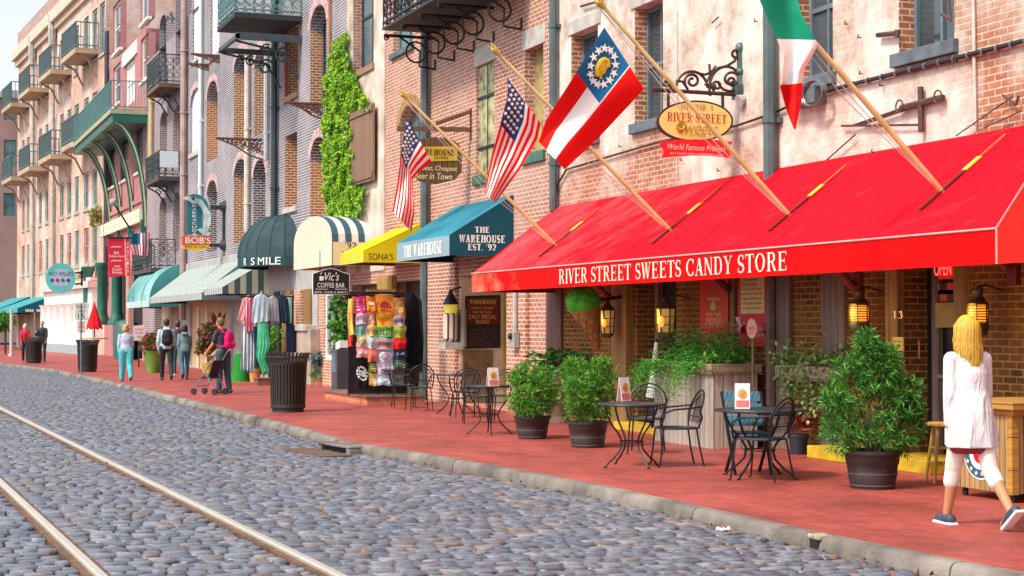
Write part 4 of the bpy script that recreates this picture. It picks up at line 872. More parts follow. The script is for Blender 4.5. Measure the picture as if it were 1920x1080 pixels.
# ================================================================== AWNINGS
def cloth(name, col, rough=.75, var=.12, scale=1.5, col2=None, bump=.25): return mat(name, col, rough, 0, var, scale, bump, .12, bscale=7, col2=col2, detail=7)
def awning(fr, a0, a1, d, zb, zv, zw, label, ms, mv, mside, name='awning', cat='awning', nseg=10, sag=.0, sides=(0, 1), group=None, crease=.0):
    """sloping cloth from the wall down to a front valance; a0 is the nearer end"""
    t = thing(name, label, cat, fr.P((a0 + a1) / 2, zb, d / 2), group)
    mb = MB(); n = nseg; m = 12 if crease else 6
    for i in range(n + 1):
        for j in range(m + 1):
            a = a0 + (a1 - a0) * i / n; u = j / m; z = zw + (zv - zw) * u - sag * math.sin(math.pi * u) * (.6 + .4 * math.cos(a * 1.9)) + crease * math.sin(math.pi * u) * noise.noise(Vector((a * 1.6 + u * 2.2, u * 1.5, 3.3))) * 2; mb.v.append(tuple(fr.P(a, z, .012 + (d - .012) * u)))
    mb.f += [[i * (m + 1) + j, i * (m + 1) + j + 1, (i + 1) * (m + 1) + j + 1, (i + 1) * (m + 1) + j] for i in range(n) for j in range(m)]
    nf = len(mb.f); k = len(mb.v)                              # underside, 8 mm below
    mb.v += [(x, y, z - .008) for x, y, z in mb.v]; mb.f += [[q + k for q in f][::-1] for f in mb.f[:nf]]
    obj('canopy', mb, ms, t, smooth=True)
    v = MB(); fr.bx(v, a0, a1, zb, zv - .002, d + .006, d - .006); obj('valance', v, mv, t)
    for s in sides:
        a = a0 if s == 0 else a1; b = MB()
        b.prism([fr.P(a, zb, .01), fr.P(a, zb, d - .007), fr.P(a, zv - .01, d - .007), fr.P(a, zw - .012, .01)], fr.e * (.008 if s == 0 else -.008)); obj('side_panel', b, mside, t)
    f = MB()
    for a in (a0 + .06, a1 - .06): f.bar(fr.P(a, zb + .03, .02), fr.P(a, zb + .03, d - .04), .03, .03)
    f.bar(fr.P(a0 + .06, zb + .04, d - .03), fr.P(a1 - .06, zb + .04, d - .03), .03, .03); obj('frame', f, M_IRON, t)
    return t
YF, ZV, ZB, ZWA = 9.45, 2.50, 2.178, 3.68
def slope_px(x, y):                                             # photo pixel -> the red awning's sloping plane
    r = ray(x, y); nn = Vector((0, -(ZWA - ZV), YW - YF)); t = (Vector((0, YW, ZWA)) - CAM).dot(nn) / r.dot(nn); return CAM + r * t
M_RED = cloth('red_canvas', (.80, .006, .022), .6, .10, 1.1, (.86, .012, .03)); M_REDV = cloth('red_valance', (.74, .003, .004), .7, .10, .9, (.80, .02, .012))
def paled_red(name='sun_faded_red', base=(.72, .002, .014), pale=(.80, .12, .13), g0=1, g1=-8, gm=.34, lo=.58, hi=.95, mx_=.6):
    m, t, b = newmat(name); N, L = t.nodes.new, t.links.new                     # streaky scuffs and a paler far end (bleached canopy, sunlight painted on the valance)
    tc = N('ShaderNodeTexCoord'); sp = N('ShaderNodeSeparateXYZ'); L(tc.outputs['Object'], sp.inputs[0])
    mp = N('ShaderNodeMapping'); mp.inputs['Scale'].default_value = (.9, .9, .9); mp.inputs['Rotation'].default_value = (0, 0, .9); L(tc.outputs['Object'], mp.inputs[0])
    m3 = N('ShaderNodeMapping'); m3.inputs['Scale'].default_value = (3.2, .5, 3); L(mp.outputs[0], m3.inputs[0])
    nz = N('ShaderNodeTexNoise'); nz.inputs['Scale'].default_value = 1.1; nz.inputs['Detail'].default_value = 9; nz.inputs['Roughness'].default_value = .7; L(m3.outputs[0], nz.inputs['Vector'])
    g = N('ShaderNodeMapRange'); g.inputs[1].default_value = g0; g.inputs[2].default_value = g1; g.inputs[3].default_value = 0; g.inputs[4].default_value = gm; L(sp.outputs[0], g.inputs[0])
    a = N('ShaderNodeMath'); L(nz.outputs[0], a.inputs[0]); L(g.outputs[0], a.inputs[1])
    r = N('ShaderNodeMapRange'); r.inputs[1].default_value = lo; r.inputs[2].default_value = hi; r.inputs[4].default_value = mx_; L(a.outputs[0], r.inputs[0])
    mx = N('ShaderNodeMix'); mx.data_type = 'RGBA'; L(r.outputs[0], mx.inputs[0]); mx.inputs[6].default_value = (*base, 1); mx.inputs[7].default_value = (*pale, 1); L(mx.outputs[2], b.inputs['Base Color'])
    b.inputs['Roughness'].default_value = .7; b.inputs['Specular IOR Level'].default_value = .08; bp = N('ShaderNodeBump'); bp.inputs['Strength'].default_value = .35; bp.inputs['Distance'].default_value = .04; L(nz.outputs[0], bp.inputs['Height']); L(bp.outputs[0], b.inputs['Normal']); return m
XL, XRr = -26.75, -12.44
M_FADE = paled_red()
TA = awning(MAIN, -XRr, -XL, YW - YF, ZB, ZV, ZWA, 'long bright red canvas awning lettered for the candy store', M_FADE, paled_red('sun_painted_red_valance', (.70, .003, .004), (.86, .32, .20), -3.5, -8.5, .45, .66, 1.0, .75), M_REDV, nseg=60, sag=.045, sides=(1,), crease=.018)  # valance: reflected sunlight is painted into the colour of its far end
# gable over the near door, carried on from the same front
gb0, gb1, gpk = -XRr - .002, 8.4, 10.4
mb = MB(); D_ = YW - YF
mb.prism([MAIN.P(gb0, ZB, D_), MAIN.P(gb1, ZB, D_), MAIN.P(gb1, ZV, D_), MAIN.P(gpk, ZV + 1.9, D_), MAIN.P(gb0, ZV, D_)], MAIN.n * .008)
mb.quad(MAIN.P(gb0, ZV, D_), MAIN.P(gpk, ZV + 1.9, D_), MAIN.P(gpk, ZV + 1.9, .02), MAIN.P(gb0 - .02, ZV + .2, .02)); mb.quad(MAIN.P(gpk, ZV + 1.9, D_), MAIN.P(gb1, ZV, D_), MAIN.P(gb1, ZV, .02), MAIN.P(gpk, ZV + 1.9, .02))
obj('gable', mb, M_REDV, TA)
mb = MB(); p0, p1 = MAIN.P(-XL, ZV, D_ + .012), MAIN.P(-XRr, ZV, D_ + .012); mb.tube([p0, p1], .012, 5); mb.tube([p1, MAIN.P(-XRr, ZB, D_ + .012)], .010, 5); mb.tube([p1, MAIN.P(gpk, ZV + 1.9, D_ + .012)], .012, 5)
obj('piping', mb, mat('pink_piping', (.85, .35, .33), .6, 0, .2, 6), TA, smooth=True)
# lettering, placed where it runs on the valance
def vx(x): return W(x, 500, YF).x
lt = MB(); x0, x1 = vx(1049), vx(1478)
put_text(lt, 'RIVER STREET SWEETS CANDY STORE', (x0, YF - .008, ZB + .055), VX, VZ, x1 - x0, .215, 'serif')
obj('lettering', lt, mat('cream_lettering', (.86, .74, .62), .6, 0, .08, 8), TA)
# slots that let the flagpoles through: dark slits, with sunlight painted as a yellow strip above the pole
up = Vector((0, YW - YF, ZWA - ZV)).normalized(); nrm = Vector((0, -up.z, up.y))
poles_px = [((1040, 458), (760, 181)), ((1255, 430), (932, 98)), ((1478, 402), (1129, 10)), ((1765, 358), (1440, -20))]
ent = [slope_px(*p[0]) for p in poles_px]; ent[3] = slope_px(1765, 358)
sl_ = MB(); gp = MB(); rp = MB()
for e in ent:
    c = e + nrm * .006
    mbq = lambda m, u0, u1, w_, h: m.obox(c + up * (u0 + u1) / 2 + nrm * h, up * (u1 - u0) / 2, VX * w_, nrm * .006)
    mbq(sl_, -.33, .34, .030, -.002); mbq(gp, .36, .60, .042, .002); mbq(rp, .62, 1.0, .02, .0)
for nm, m_, mm in (('slot', sl_, mat('slot_shadow_cloth', (.10, .004, .006), .9)), ('painted_sun_patch', gp, mat('painted_sun_yellow', (.85, .55, .06), .6, 0, .2, 8)), ('slot_lacing', rp, mat('rust_lacing', (.50, .10, .03), .8, 0, .5, 30))): obj(nm, m_, mm, TA)
mb = MB(); mb.tube([slope_px(1012, 445), slope_px(1135, 430) + nrm * .03, slope_px(1243, 408), slope_px(1310, 390)], .004, 4); obj('stay_cord', mb, M_BLACK, TA)
sm = MB()
for k in range(7):
    X = XL + 1.3 + (XRr - XL - 1.6) * k / 6 + .35
    sm.tube([Vector((X, YW - (YW - YF) * u, ZWA + (ZV - ZWA) * u - .045 * math.sin(math.pi * u) * (.6 + .4 * math.cos(-X * 1.9)) + .018 * math.sin(math.pi * u) * noise.noise(Vector((-X * 1.6 + u * 2.2, u * 1.5, 3.3))) * 2 + .004)) for u in [q / 10 for q in range(1, 10)]], .007, 4)
obj('seam', sm, cloth('red_seam', (.45, .004, .01), .8), TA, smooth=True)
# teal awning of the warehouse
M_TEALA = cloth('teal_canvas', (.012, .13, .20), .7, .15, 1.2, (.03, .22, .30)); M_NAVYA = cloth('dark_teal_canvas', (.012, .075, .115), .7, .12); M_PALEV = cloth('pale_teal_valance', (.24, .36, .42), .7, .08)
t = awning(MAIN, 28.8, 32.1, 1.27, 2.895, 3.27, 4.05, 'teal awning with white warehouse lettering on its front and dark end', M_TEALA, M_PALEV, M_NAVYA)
lt = MB(); p = lambda x, y: SX(x, y, -28.8 + .001)
for tx, xa, xb, ya_, yb_ in (('THE', 890, 918, 436, 425), ('WAREHOUSE', 861, 947, 454, 440), ("EST. '92", 877, 930, 469, 457)):
    A, B = p(xa, ya_), p(xb, ya_); put_text(lt, tx, A, VY, VZ, B.y - A.y, (p(xa, yb_) - A).z, 'serif', bold=1, lift=.003)
A, B = W(757, 484, 9.72), W(829, 478, 9.72); put_text(lt, 'THE WAREHOUSE', (A.x, 9.722, 2.955), VX, VZ, B.x - A.x, .235, 'serif', bold=1, lift=.005)
obj('lettering', lt, M_LETTER, t)
# yellow awning
M_YEL = cloth('yellow_canvas', (.66, .52, .008), .7, .12); M_YELV = cloth('yellow_valance', (.60, .52, .05), .7, .15)
t = awning(MAIN, 34.5, 36.45, 1.30, 2.97, 3.22, 3.82, "bright yellow awning with SONA'S in dark letters", M_YEL, M_YELV, M_YEL)
lt = MB(); p = lambda x, y: SX(x, y, -34.499); A, B = p(691, 487), p(737, 487); put_text(lt, "SONA'S", A, VY, VZ, B.y - A.y, (p(691, 474) - A).z, lift=.004); obj('lettering', lt, mat('brown_letters', (.10, .06, .01), .6), t)
# navy and white barrel canopy
t = thing('barrel_canopy', 'barrel canopy striped navy and white with a plain cream front', 'awning', (-40.3, 10.5, 3.04)); a0, a1, yf = 38.4, 42.3, 10.02
M_CREAM = cloth('cream_canvas', (.64, .57, .46), .7, .06); M_NVS = cloth('navy_stripe', (.05, .095, .14), .7, .1); M_WHS = cloth('white_stripe', (.62, .61, .57), .7, .06)
N = 16; arcp = [((a0 + a1) / 2 - (a1 - a0) / 2 * math.cos(math.pi * k / N), 3.6 + .72 * math.sin(math.pi * k / N) ** .8) for k in range(N + 1)]
mb = MB(); mb.prism([MAIN.P(a0, 3.04, YW - yf)] + [MAIN.P(a, z, YW - yf) for a, z in arcp] + [MAIN.P(a1, 3.04, YW - yf)], MAIN.n * .01); obj('front_panel', mb, M_CREAM, t)
for nm, mm, par in (('navy_stripe', M_NVS, 0), ('white_stripe', M_WHS, 1)):
    mb = MB()
    for s in range(6):
        if s % 2 != par: continue
        d0, d1 = (YW - yf) * (1 - s / 6), (YW - yf) * (1 - (s + 1) / 6)
        for (x0, z0), (x1, z1) in zip(arcp, arcp[1:]): mb.quad(MAIN.P(x0, z0, d0), MAIN.P(x0, z0, d1), MAIN.P(x1, z1, d1), MAIN.P(x1, z1, d0))
    obj(nm, mb, mm, t, smooth=True)
mb = MB().box((-a0, yf + .02, 3.04), (-a0 - .012, YW - .01, 3.6)); mb.box((-a1, yf + .02, 3.04), (-a1 + .012, YW - .01, 3.6)); obj('side_valance', mb, cloth('cream_yellow_canvas', (.74, .60, .34), .7, .06), t)
lt = MB(); p = lambda x, y: SX(x, y, -38.398); A, B = p(646, 466), p(668, 466); put_text(lt, "'92", A, VY, VZ, B.y - A.y, .16, 'serif'); obj('lettering', lt, M_BLACK, t)
# green dome canopy
t = thing('dome_canopy', 'dark green ribbed dome canopy with SMILE lettered on its rim', 'awning', (-47.7, 10.3, 3.3)); cx, rx, ry = -47.7, 1.9, 1.32
mb = MB(); NA, NE = 10, 8
P = lambda i, j: Vector((cx + rx * math.cos(math.pi * i / NA) * math.cos(j / NE * math.pi / 2) ** .9, YW - ry * math.sin(math.pi * i / NA) * math.cos(j / NE * math.pi / 2) ** .9, 3.58 + 1.25 * math.sin(j / NE * math.pi / 2)))
for i in range(NA):
    for j in range(NE): mb.quad(P(i + 1, j), P(i, j), P(i, j + 1), P(i + 1, j + 1))
M_DOME = cloth('dome_green_canvas', (.035, .065, .075), .7, .2, 2); obj('dome', mb, M_DOME, t)
rb = MB()
for i in range(NA + 1): rb.tube([P(i, j) for j in range(NE + 1)], .018, 5)
obj('ribs', rb, cloth('dome_seam', (.02, .07, .075), .7), t, smooth=True)
v = MB(); 
for i in range(NA): a, b = P(i, 0), P(i + 1, 0); v.quad(b - VZ * .30, a - VZ * .30, a, b)
obj('valance', v, cloth('dome_valance', (.025, .07, .075), .7), t)
lt = MB(); 
def dome_at(x):
    best = None; last = 1e9
    for k in range(200):
        an = math.pi * k / 200; q = Vector((cx + rx * math.cos(an), YW - ry * math.sin(an), 3.4)) - CAM; xx = 960 + F * q.dot(RT) / q.dot(FW); e = abs(xx - x)
        if xx > last: break
        last = xx
        if best is None or e < best[0]: best = (e, an)
    return best[1]
for ch, x_ in (('R', 462), ('S', 476), ('M', 490.5), ('I', 501.5), ('L', 510), ('E', 522)):
    an = dome_at(x_); c = Vector((cx + rx * math.cos(an) * 1.005, YW - ry * math.sin(an) * 1.005, 3.32)); tg = Vector((rx * math.sin(an), ry * math.cos(an), 0)).normalized()
    wd = {'I': .05, 'M': .24}.get(ch, .17); put_text(lt, ch, c - tg * wd / 2, tg, VZ, wd, .21, lift=.03)
obj('lettering', lt, M_LETTER, t)
# pale striped awnings
def stripes(name, c1, c2, pitch, dirx=1, duty=.5):
    m, t, b = newmat(name); N, L = t.nodes.new, t.links.new
    tc = N('ShaderNodeTexCoord'); sp = N('ShaderNodeSeparateXYZ'); L(tc.outputs['Object'], sp.inputs[0]); mu = N('ShaderNodeMath'); mu.operation = 'DIVIDE'; mu.inputs[1].default_value = pitch; L(sp.outputs[0 if dirx else 1], mu.inputs[0])
    fr = N('ShaderNodeMath'); fr.operation = 'FRACT'; L(mu.outputs[0], fr.inputs[0]); gt = N('ShaderNodeMath'); gt.operation = 'GREATER_THAN'; gt.inputs[1].default_value = duty; L(fr.outputs[0], gt.inputs[0])
    mx = N('ShaderNodeMix'); mx.data_type = 'RGBA'; mx.inputs[6].default_value = (*c1, 1); mx.inputs[7].default_value = (*c2, 1); L(gt.outputs[0], mx.inputs[0]); L(mx.outputs[2], b.inputs['Base Color']); b.inputs['Roughness'].default_value = .75; return m
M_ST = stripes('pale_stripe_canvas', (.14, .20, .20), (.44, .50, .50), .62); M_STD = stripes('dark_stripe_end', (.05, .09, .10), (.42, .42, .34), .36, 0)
M_SV = stripes('striped_valance', (.16, .20, .20), (.50, .53, .53), .3)
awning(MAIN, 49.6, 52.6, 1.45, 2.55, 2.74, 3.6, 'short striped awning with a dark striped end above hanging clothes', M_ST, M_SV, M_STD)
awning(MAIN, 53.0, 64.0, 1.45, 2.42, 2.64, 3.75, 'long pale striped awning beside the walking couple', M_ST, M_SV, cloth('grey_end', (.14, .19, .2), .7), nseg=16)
t = thing('curved_awning', 'turquoise curved awning over the shop next to the green porch', 'awning', (-67.5, 10.3, 2.33)); mb = MB(); N = 8
M_TURQ = cloth('turquoise_canvas', (.06, .26, .28), .7, .3, .5, (.22, .44, .44))
pr = [(YW - 1.42 * math.cos(q), 2.55 + 1.42 * math.sin(q)) for q in [math.pi / 2 * k / N for k in range(N + 1)]]
for (y0, z0), (y1, z1) in zip(pr, pr[1:]): mb.quad((-70.6, y0, z0), (-64.4, y0, z0), (-64.4, y1, z1), (-70.6, y1, z1))
obj('canopy', mb, M_TURQ, t, smooth=True); mb = MB()
for X, e in ((-64.4, -.01), (-70.6, .01)): mb.prism([(X, YW, 2.3)] + [(X, y, z) for y, z in [(pr[0][0], 2.3)] + pr], (e, 0, 0))
obj('end_panel', mb, cloth('turquoise_end', (.07, .27, .28), .7), t); obj('valance', MB().box((-70.6, pr[0][0] - .01, 2.3), (-64.4, pr[0][0], 2.55)), cloth('turquoise_valance', (.42, .58, .58), .7), t)
# teal awnings of the far building
ar_ = B6.px(98, 570)[0]
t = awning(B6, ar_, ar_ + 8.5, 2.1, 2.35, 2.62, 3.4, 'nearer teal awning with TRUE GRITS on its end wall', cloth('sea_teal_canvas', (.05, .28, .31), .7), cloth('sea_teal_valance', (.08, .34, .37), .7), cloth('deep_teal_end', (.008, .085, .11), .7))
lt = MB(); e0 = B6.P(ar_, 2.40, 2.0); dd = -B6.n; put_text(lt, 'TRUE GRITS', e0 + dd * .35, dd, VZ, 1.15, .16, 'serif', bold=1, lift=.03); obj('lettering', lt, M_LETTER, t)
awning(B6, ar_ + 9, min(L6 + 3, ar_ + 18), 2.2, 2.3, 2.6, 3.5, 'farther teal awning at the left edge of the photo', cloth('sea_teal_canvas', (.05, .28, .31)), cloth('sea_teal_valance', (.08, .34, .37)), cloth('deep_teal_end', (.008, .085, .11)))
mb = MB(); p = G(21, 668, 0); mb.tube([p, p + VZ * 2.4], .08, 8).lathe([(.14, 0), (.14, .12)], p, 8); o = obj('awning_post', mb, mat('grey_post', (.5, .53, .55), .5), smooth=True); tag(o, 'pale grey post under the far teal awning', 'post')

# ================================================================== FLAGPOLES AND FLAGS
M_POLE = mat('honey_wood_pole', (.62, .44, .16), .45, 0, .15, 3, col2=(.72, .56, .26)); M_GOLD = mat('gilt_finial', (.62, .46, .10), .35, .6, .2, 8)
PL = []; plab = ['wooden flagpole at the far end of the red awning', 'second wooden flagpole from the far end, flying the larger striped flag', 'wooden flagpole flying the flag with a gold emblem', 'wooden flagpole nearest the camera with the green white and red flag']
for i, (e, (pe, pt)) in enumerate(zip(ent, poles_px)):
    X = e.x; tip = SX(*pt, X); 
    if i == 3: d = (PL[2][1] - PL[2][0]); d.x = 0; tip = e + d.normalized() * (PL[2][1] - ent[2]).length
    d = (tip - e).normalized(); mt = e + d * ((10.86 - e.y) / d.y); PL.append((mt, tip))
    t = thing('flagpole', plab[i], 'flagpole', mt, 'poles through the red awning')
    obj('pole', MB().tube([mt, mt.lerp(tip, .5), tip], [.032, .029, .022], 10), M_POLE, t, smooth=True)
    mb = MB(); mb.sphere(tip + d * .05, .045, .045, .055, 8, 6); mb.tube([tip - d * .03, tip + d * .03], .04, 8)
    for k in range(4): mb.tube([tip + d * .04, tip + d * .12 + Vector((math.cos(k * 1.57), 0, math.sin(k * 1.57))) * .06], [.02, .008], 5)
    obj('finial', mb, M_GOLD, t, smooth=True)
    mb = MB().tube([mt - d * .05, mt + d * .32], .052, 8).tube([mt + d * .05, Vector((X, YW + .0, mt.z - .05))], .04, 6); mb.box((X - .08, YW - .05, mt.z - .22), (X + .08, YW - .005, mt.z + .12)); obj('socket', mb, mat('maroon_socket', (.16, .02, .025), .5, .2), t)
    s = Vector((.03, -.03, -.05)); obj('halyard', MB().tube([tip + s, tip.lerp(mt, .45) + s + Vector((0, 0, -.06)), tip.lerp(mt, .72) + s * .6], .005, 4).tube([tip + s * 1.2, tip.lerp(mt, .4) + s - VZ * .16, tip.lerp(mt, .72) + s * .7], .005, 4), mat('cord', (.55, .48, .42), .8), t)
def pl_at(pl, u):
    L = [0]
    for a, b in zip(pl, pl[1:]): L.append(L[-1] + math.hypot(a[0] - b[0], a[1] - b[1]))
    s = u * L[-1]
    for i in range(len(pl) - 1):
        if s <= L[i + 1] + 1e-9: f = (s - L[i]) / (L[i + 1] - L[i]); return pl[i][0] + (pl[i + 1][0] - pl[i][0]) * f, pl[i][1] + (pl[i + 1][1] - pl[i][1]) * f
    return pl[-1]
M_FR, M_FW, M_FB = cloth('flag_red', (.80, .008, .008), .7, .08), cloth('flag_white', (.86, .83, .80), .7, .06), cloth('flag_navy', (.035, .055, .18), .7, .1)
M_FO = cloth('flag_blue', (.015, .15, .34), .7, .1)
def star(mb, c, r, u, v, rot=0):
    pts = [c + (u * math.sin(k * math.pi / 5 + rot) + v * math.cos(k * math.pi / 5 + rot)) * (r if k % 2 == 0 else r * .42) for k in range(10)]
    mb.add([c] + pts, [[0, k + 1, (k + 1) % 10 + 1] for k in range(10)])
def flag(label, X, top, bot, nu, nv, colour, mats, waves, cat='flag', stars=None, group='flags on the poles'):
    """top and bottom edges are outlines on the plane X; folds push the cloth off that plane"""
    P = lambda u, v: SX(*[a + (b - a) * v for a, b in zip(pl_at(top, u), pl_at(bot, u))], X + sum(A * math.sin(fu * u + fv * v + ph) * (.25 + .75 * u) for A, fu, fv, ph in waves))
    mb = MB(); fm = []
    for i in range(nu + 1):
        for j in range(nv + 1): mb.v.append(tuple(P(i / nu, j / nv)))
    for i in range(nu):
        for j in range(nv): mb.f.append([i * (nv + 1) + j, i * (nv + 1) + j + 1, (i + 1) * (nv + 1) + j + 1, (i + 1) * (nv + 1) + j]); fm.append(colour((i + .5) / nu, (j + .5) / nv))
    # orient towards +X
    a, b, c = (Vector(mb.v[q]) for q in mb.f[0][:3])
    if (b - a).cross(c - b).x < 0: mb.f = [f[::-1] for f in mb.f]
    o = obj('flag', mb, None, mats=mats, fm=fm, smooth=True, sharp=80); tag(o, label, cat, group)
    if stars:
        sm = MB()
        for u, v, r, rot in stars:
            c = P(u, v) + VX * .016; e = .03; du = (P(u + e, v) - P(u - e, v)).normalized(); q = du.cross(VX).normalized(); star(sm, c, r, q, VX.cross(q).normalized(), rot)
        so_ = obj('stars', sm, M_LETTER, o)
        so_.location = -o.location if False else Vector((0, 0, 0))
    return o, P
us = lambda u, v: 2 if (u < .4 and v < 7 / 13) else int(v * 13 - 1e-6) % 2
ust = [(.05 + .06 * i, .05 + .1 * j + (.05 if i % 2 else 0), .032, i) for i in range(6) for j in range(5 - i % 2)]
flag('smaller stars and stripes flag drooping at the far end of the red awning', PL[0][1].x + .02, [(762, 219), (753, 283), (745, 344), (736, 396)], [(809, 303), (786, 322), (773, 336), (777, 402), (771, 435)], 30, 26, us, [M_FR, M_FW, M_FB], [(.13, 7, 3, 0), (.07, 3, 9, 1)], stars=ust)
flag('larger stars and stripes flag drooping over the teal awning', PL[1][1].x + .02, [(951, 146), (952, 180), (941, 222), (922, 290), (908, 362)], [(1014, 231), (1007, 262), (977, 315), (928, 381)], 30, 26, us, [M_FR, M_FW, M_FB], [(.14, 6, 4, .5), (.08, 2, 10, 1)], stars=ust)
ga = lambda u, v: 2 if (u < .40 and v < .62) else (0 if v < .3 or v > .64 else 1)
gst = [(.20 + .135 * math.cos(a), .31 + .21 * math.sin(a), .058, a) for a in [k * 2 * math.pi / 13 for k in range(13)]]
go, GP = flag('flag with blue corner, gold emblem in a ring of stars and red white red bands', PL[2][1].x + .02, [(1133, 51), (1080, 137), (1023, 226), (1010, 266)], [(1208, 167), (1161, 217), (1121, 260), (1059, 318)], 40, 50, ga, [M_FR, M_FW, M_FO], [(.16, 5, 2, .3), (.09, 2, 7, 2)], stars=gst)
mb = MB()
gq = lambda u, v: GP(.20 + u * .8, .31 + v * .8) + VX * .02
mb.tube([gq(.01 + .085 * math.cos(a), .10 * math.sin(a)) for a in [2.2 + k * .36 for k in range(13)]], .028, 6)
for v in (-.07, 0, .07): mb.tube([gq(-.04, v), gq(.075, v * .8)], .016, 5)
mb.tube([gq(.07, -.10), gq(.085, .11)], .02, 5); mb.tube([gq(-.045, -.05), gq(-.045, .06)], .02, 5); mb.sphere(gq(0, .0), .02, .05, .09, 8, 5)
obj('emblem', mb, mat('gold_thread', (.72, .48, .03), .5, .1, .2, 9), go, smooth=True)
ir = lambda u, v: 0 if u < .42 else (1 if u < .70 else 2)
flag('flag of green, white and red bands hanging by the near drainpipe', PL[3][1].x + .16, [(1412, -45), (1424, 0), (1455, 70), (1470, 105), (1466, 160), (1461, 158), (1474, 205), (1488, 241)], [(1490, -40), (1500, 20), (1534, 84), (1508, 132), (1506, 150), (1503, 190), (1492, 243)], 44, 14, ir, [cloth('flag_green', (.01, .30, .17), .7, .08), M_FW, M_FR], [(.09, 5, 6, 0), (.05, 11, 3, 1)])

# ================================================================== SIGNS
def bracket_tubes(mb, paths, X, r):
    for p in paths: mb.tube([SX(x, y, X) for x, y in p], r, 6)
def px_text(lt, tx, X, xa, xb, yb, yt, font='sans', shear=0, bold=0, lift=.004):
    A, B, C_ = SX(xa, yb, X), SX(xb, yb, X), SX(xa, yt, X); put_text(lt, tx, A, VY, VZ, B.y - A.y, C_.z - A.z, font, shear, lift, bold)
def arcpx(cx, cy, rx, ry, a0, a1, n=16): return [(cx + rx * math.cos(R(a0 + (a1 - a0) * k / n)), cy - ry * math.sin(R(a0 + (a1 - a0) * k / n))) for k in range(n + 1)]
def slab(mb, px, X, th): mb.prism([SX(x, y, X) for x, y in px], VX * -th)
def spx(cx, cy, r0, r1, a0, turns, n=22): return [(cx + (r0 + (r1 - r0) * k / n) * math.cos(a0 + turns * 6.283 * k / n), cy + (r0 + (r1 - r0) * k / n) * math.sin(a0 + turns * 6.283 * k / n)) for k in range(n + 1)]
# candy store oval
X = W(1389, 150).x; t = thing('sweets_sign', 'cream oval hanging sign with a red ribbon board on a scrolled bracket', 'sign', SX(1389, 300, X)); 
mb = MB(); bracket_tubes(mb, [[(1222, 168), (1392, 178)]], X, .03)
bracket_tubes(mb, [arcpx(1297, 168, 30, 34, 175, 5), arcpx(1362, 166, 32, 41, 200, -10), [(1337, 138), (1332, 136), (1322, 140), (1312, 138)], [(1345, 128), (1362, 124), (1377, 115), (1385, 100)], spx(1380, 102, 10, 3, .3, -1.3), spx(1298, 152, 15, 4, 2.6, 1.4), spx(1370, 150, 24, 5, 3.0, -1.4), spx(1344, 161, 10, 3, 2, 1.3), spx(1372, 152, 9, 3, 0, 1.4), spx(1250, 158, 7, 2, 2.5, 1.3), spx(1262, 164, 6, 2, 0, 1.2), [(1322, 160), (1332, 140), (1340, 132)], [(1268, 152), (1280, 153), (1290, 168)]], X, .02)
bracket_tubes(mb, [[(1331, 135), (1330, 120)], [(1334, 135), (1342, 124)], [(1330, 135), (1346, 130)]], X, .018)
obj('scroll_bracket', mb, mat('dark_bronze', (.055, .03, .03), .5, .4, .3, 9), t, smooth=True)
obj('bracket_post', MB().tube([SX(1388, 180, X), SX(1388, 92, X)], [.055, .045], 8).sphere(SX(1388, 90, X), .07, .07, .08).sphere(SX(1388, 135, X), .075, .075, .06).box((X - .08, YW - .1, SX(1388, 180, X).z - .05), (X + .08, YW - .003, SX(1388, 176, X).z + .12)), mat('verdigris_iron', (.08, .14, .14), .5, .4, .4, 8), t, smooth=True)
for xx, y0, y1 in ((1253, 174, 200), (1355, 178, 205)): obj('hanger', MB().tube([SX(xx, y0, X), SX(xx, y1, X)], .022, 6), M_IRON, t)
mb = MB(); slab(mb, arcpx(1304, 227, 71, 39, 0, 360, 40)[:-1], X + .03, .06); ov = obj('oval_board', mb, mat('dark_rim', (.045, .02, .012), .5), t)
mb = MB(); slab(mb, arcpx(1304, 227, 67.5, 35.5, 0, 360, 40)[:-1], X + .036, .005); obj('cream_face', mb, mat('cream_sign', (.92, .66, .20), .5, 0, .08, 3), ov)
lt = MB(); px_text(lt, 'RIVER STREET', X + .036, 1251, 1362, 227, 210, 'serif', bold=.3); obj('red_letters', lt, mat('red_letters', (.42, .02, .01), .5), ov)
lt = MB(); px_text(lt, 'SAVANNAH, GA', X + .036, 1276, 1337, 205, 194, 'serif'); px_text(lt, 'EST 1973', X + .036, 1293, 1322, 257, 252); obj('small_letters', lt, mat('olive_letters', (.2, .17, .07), .5), ov)
lt = MB(); px_text(lt, 'Sweets', X + .036, 1270, 1346, 251, 226, shear=.35, lift=.008); bracket_tubes(lt, [spx(1275, 236, 10, 5, 4.5, 1.1)], X + .05, .016); obj('gold_script', lt, mat('gold_script', (.50, .32, .02), .45, .2), ov)
mb = MB(); top = [(1238, 265), (1270, 262), (1304, 261), (1340, 262), (1374, 266)]; slab(mb, top + [(1366, 277), (1371, 296), (1340, 292), (1304, 291), (1270, 293), (1243, 296), (1246, 280)], X + .05, .05); rb_ = obj('ribbon_board', mb, mat('ribbon_red', (.80, .005, .012), .5, 0, .08, 3), t)
lt = MB(); px_text(lt, 'World Famous Pralines', X + .05, 1252, 1360, 280, 269, shear=.3); px_text(lt, 'SALT WATER TAFFY * HOMEMADE FUDGE', X + .05, 1256, 1355, 289.5, 285); obj('lettering', lt, mat('pink_cream_letters', (.85, .6, .5), .5), rb_)
obj('spot_lamp', MB().tube([SX(1403, 182, X + .1), SX(1385, 190, X + .1)], [.04, .09], 8), M_STONE, t, smooth=True)
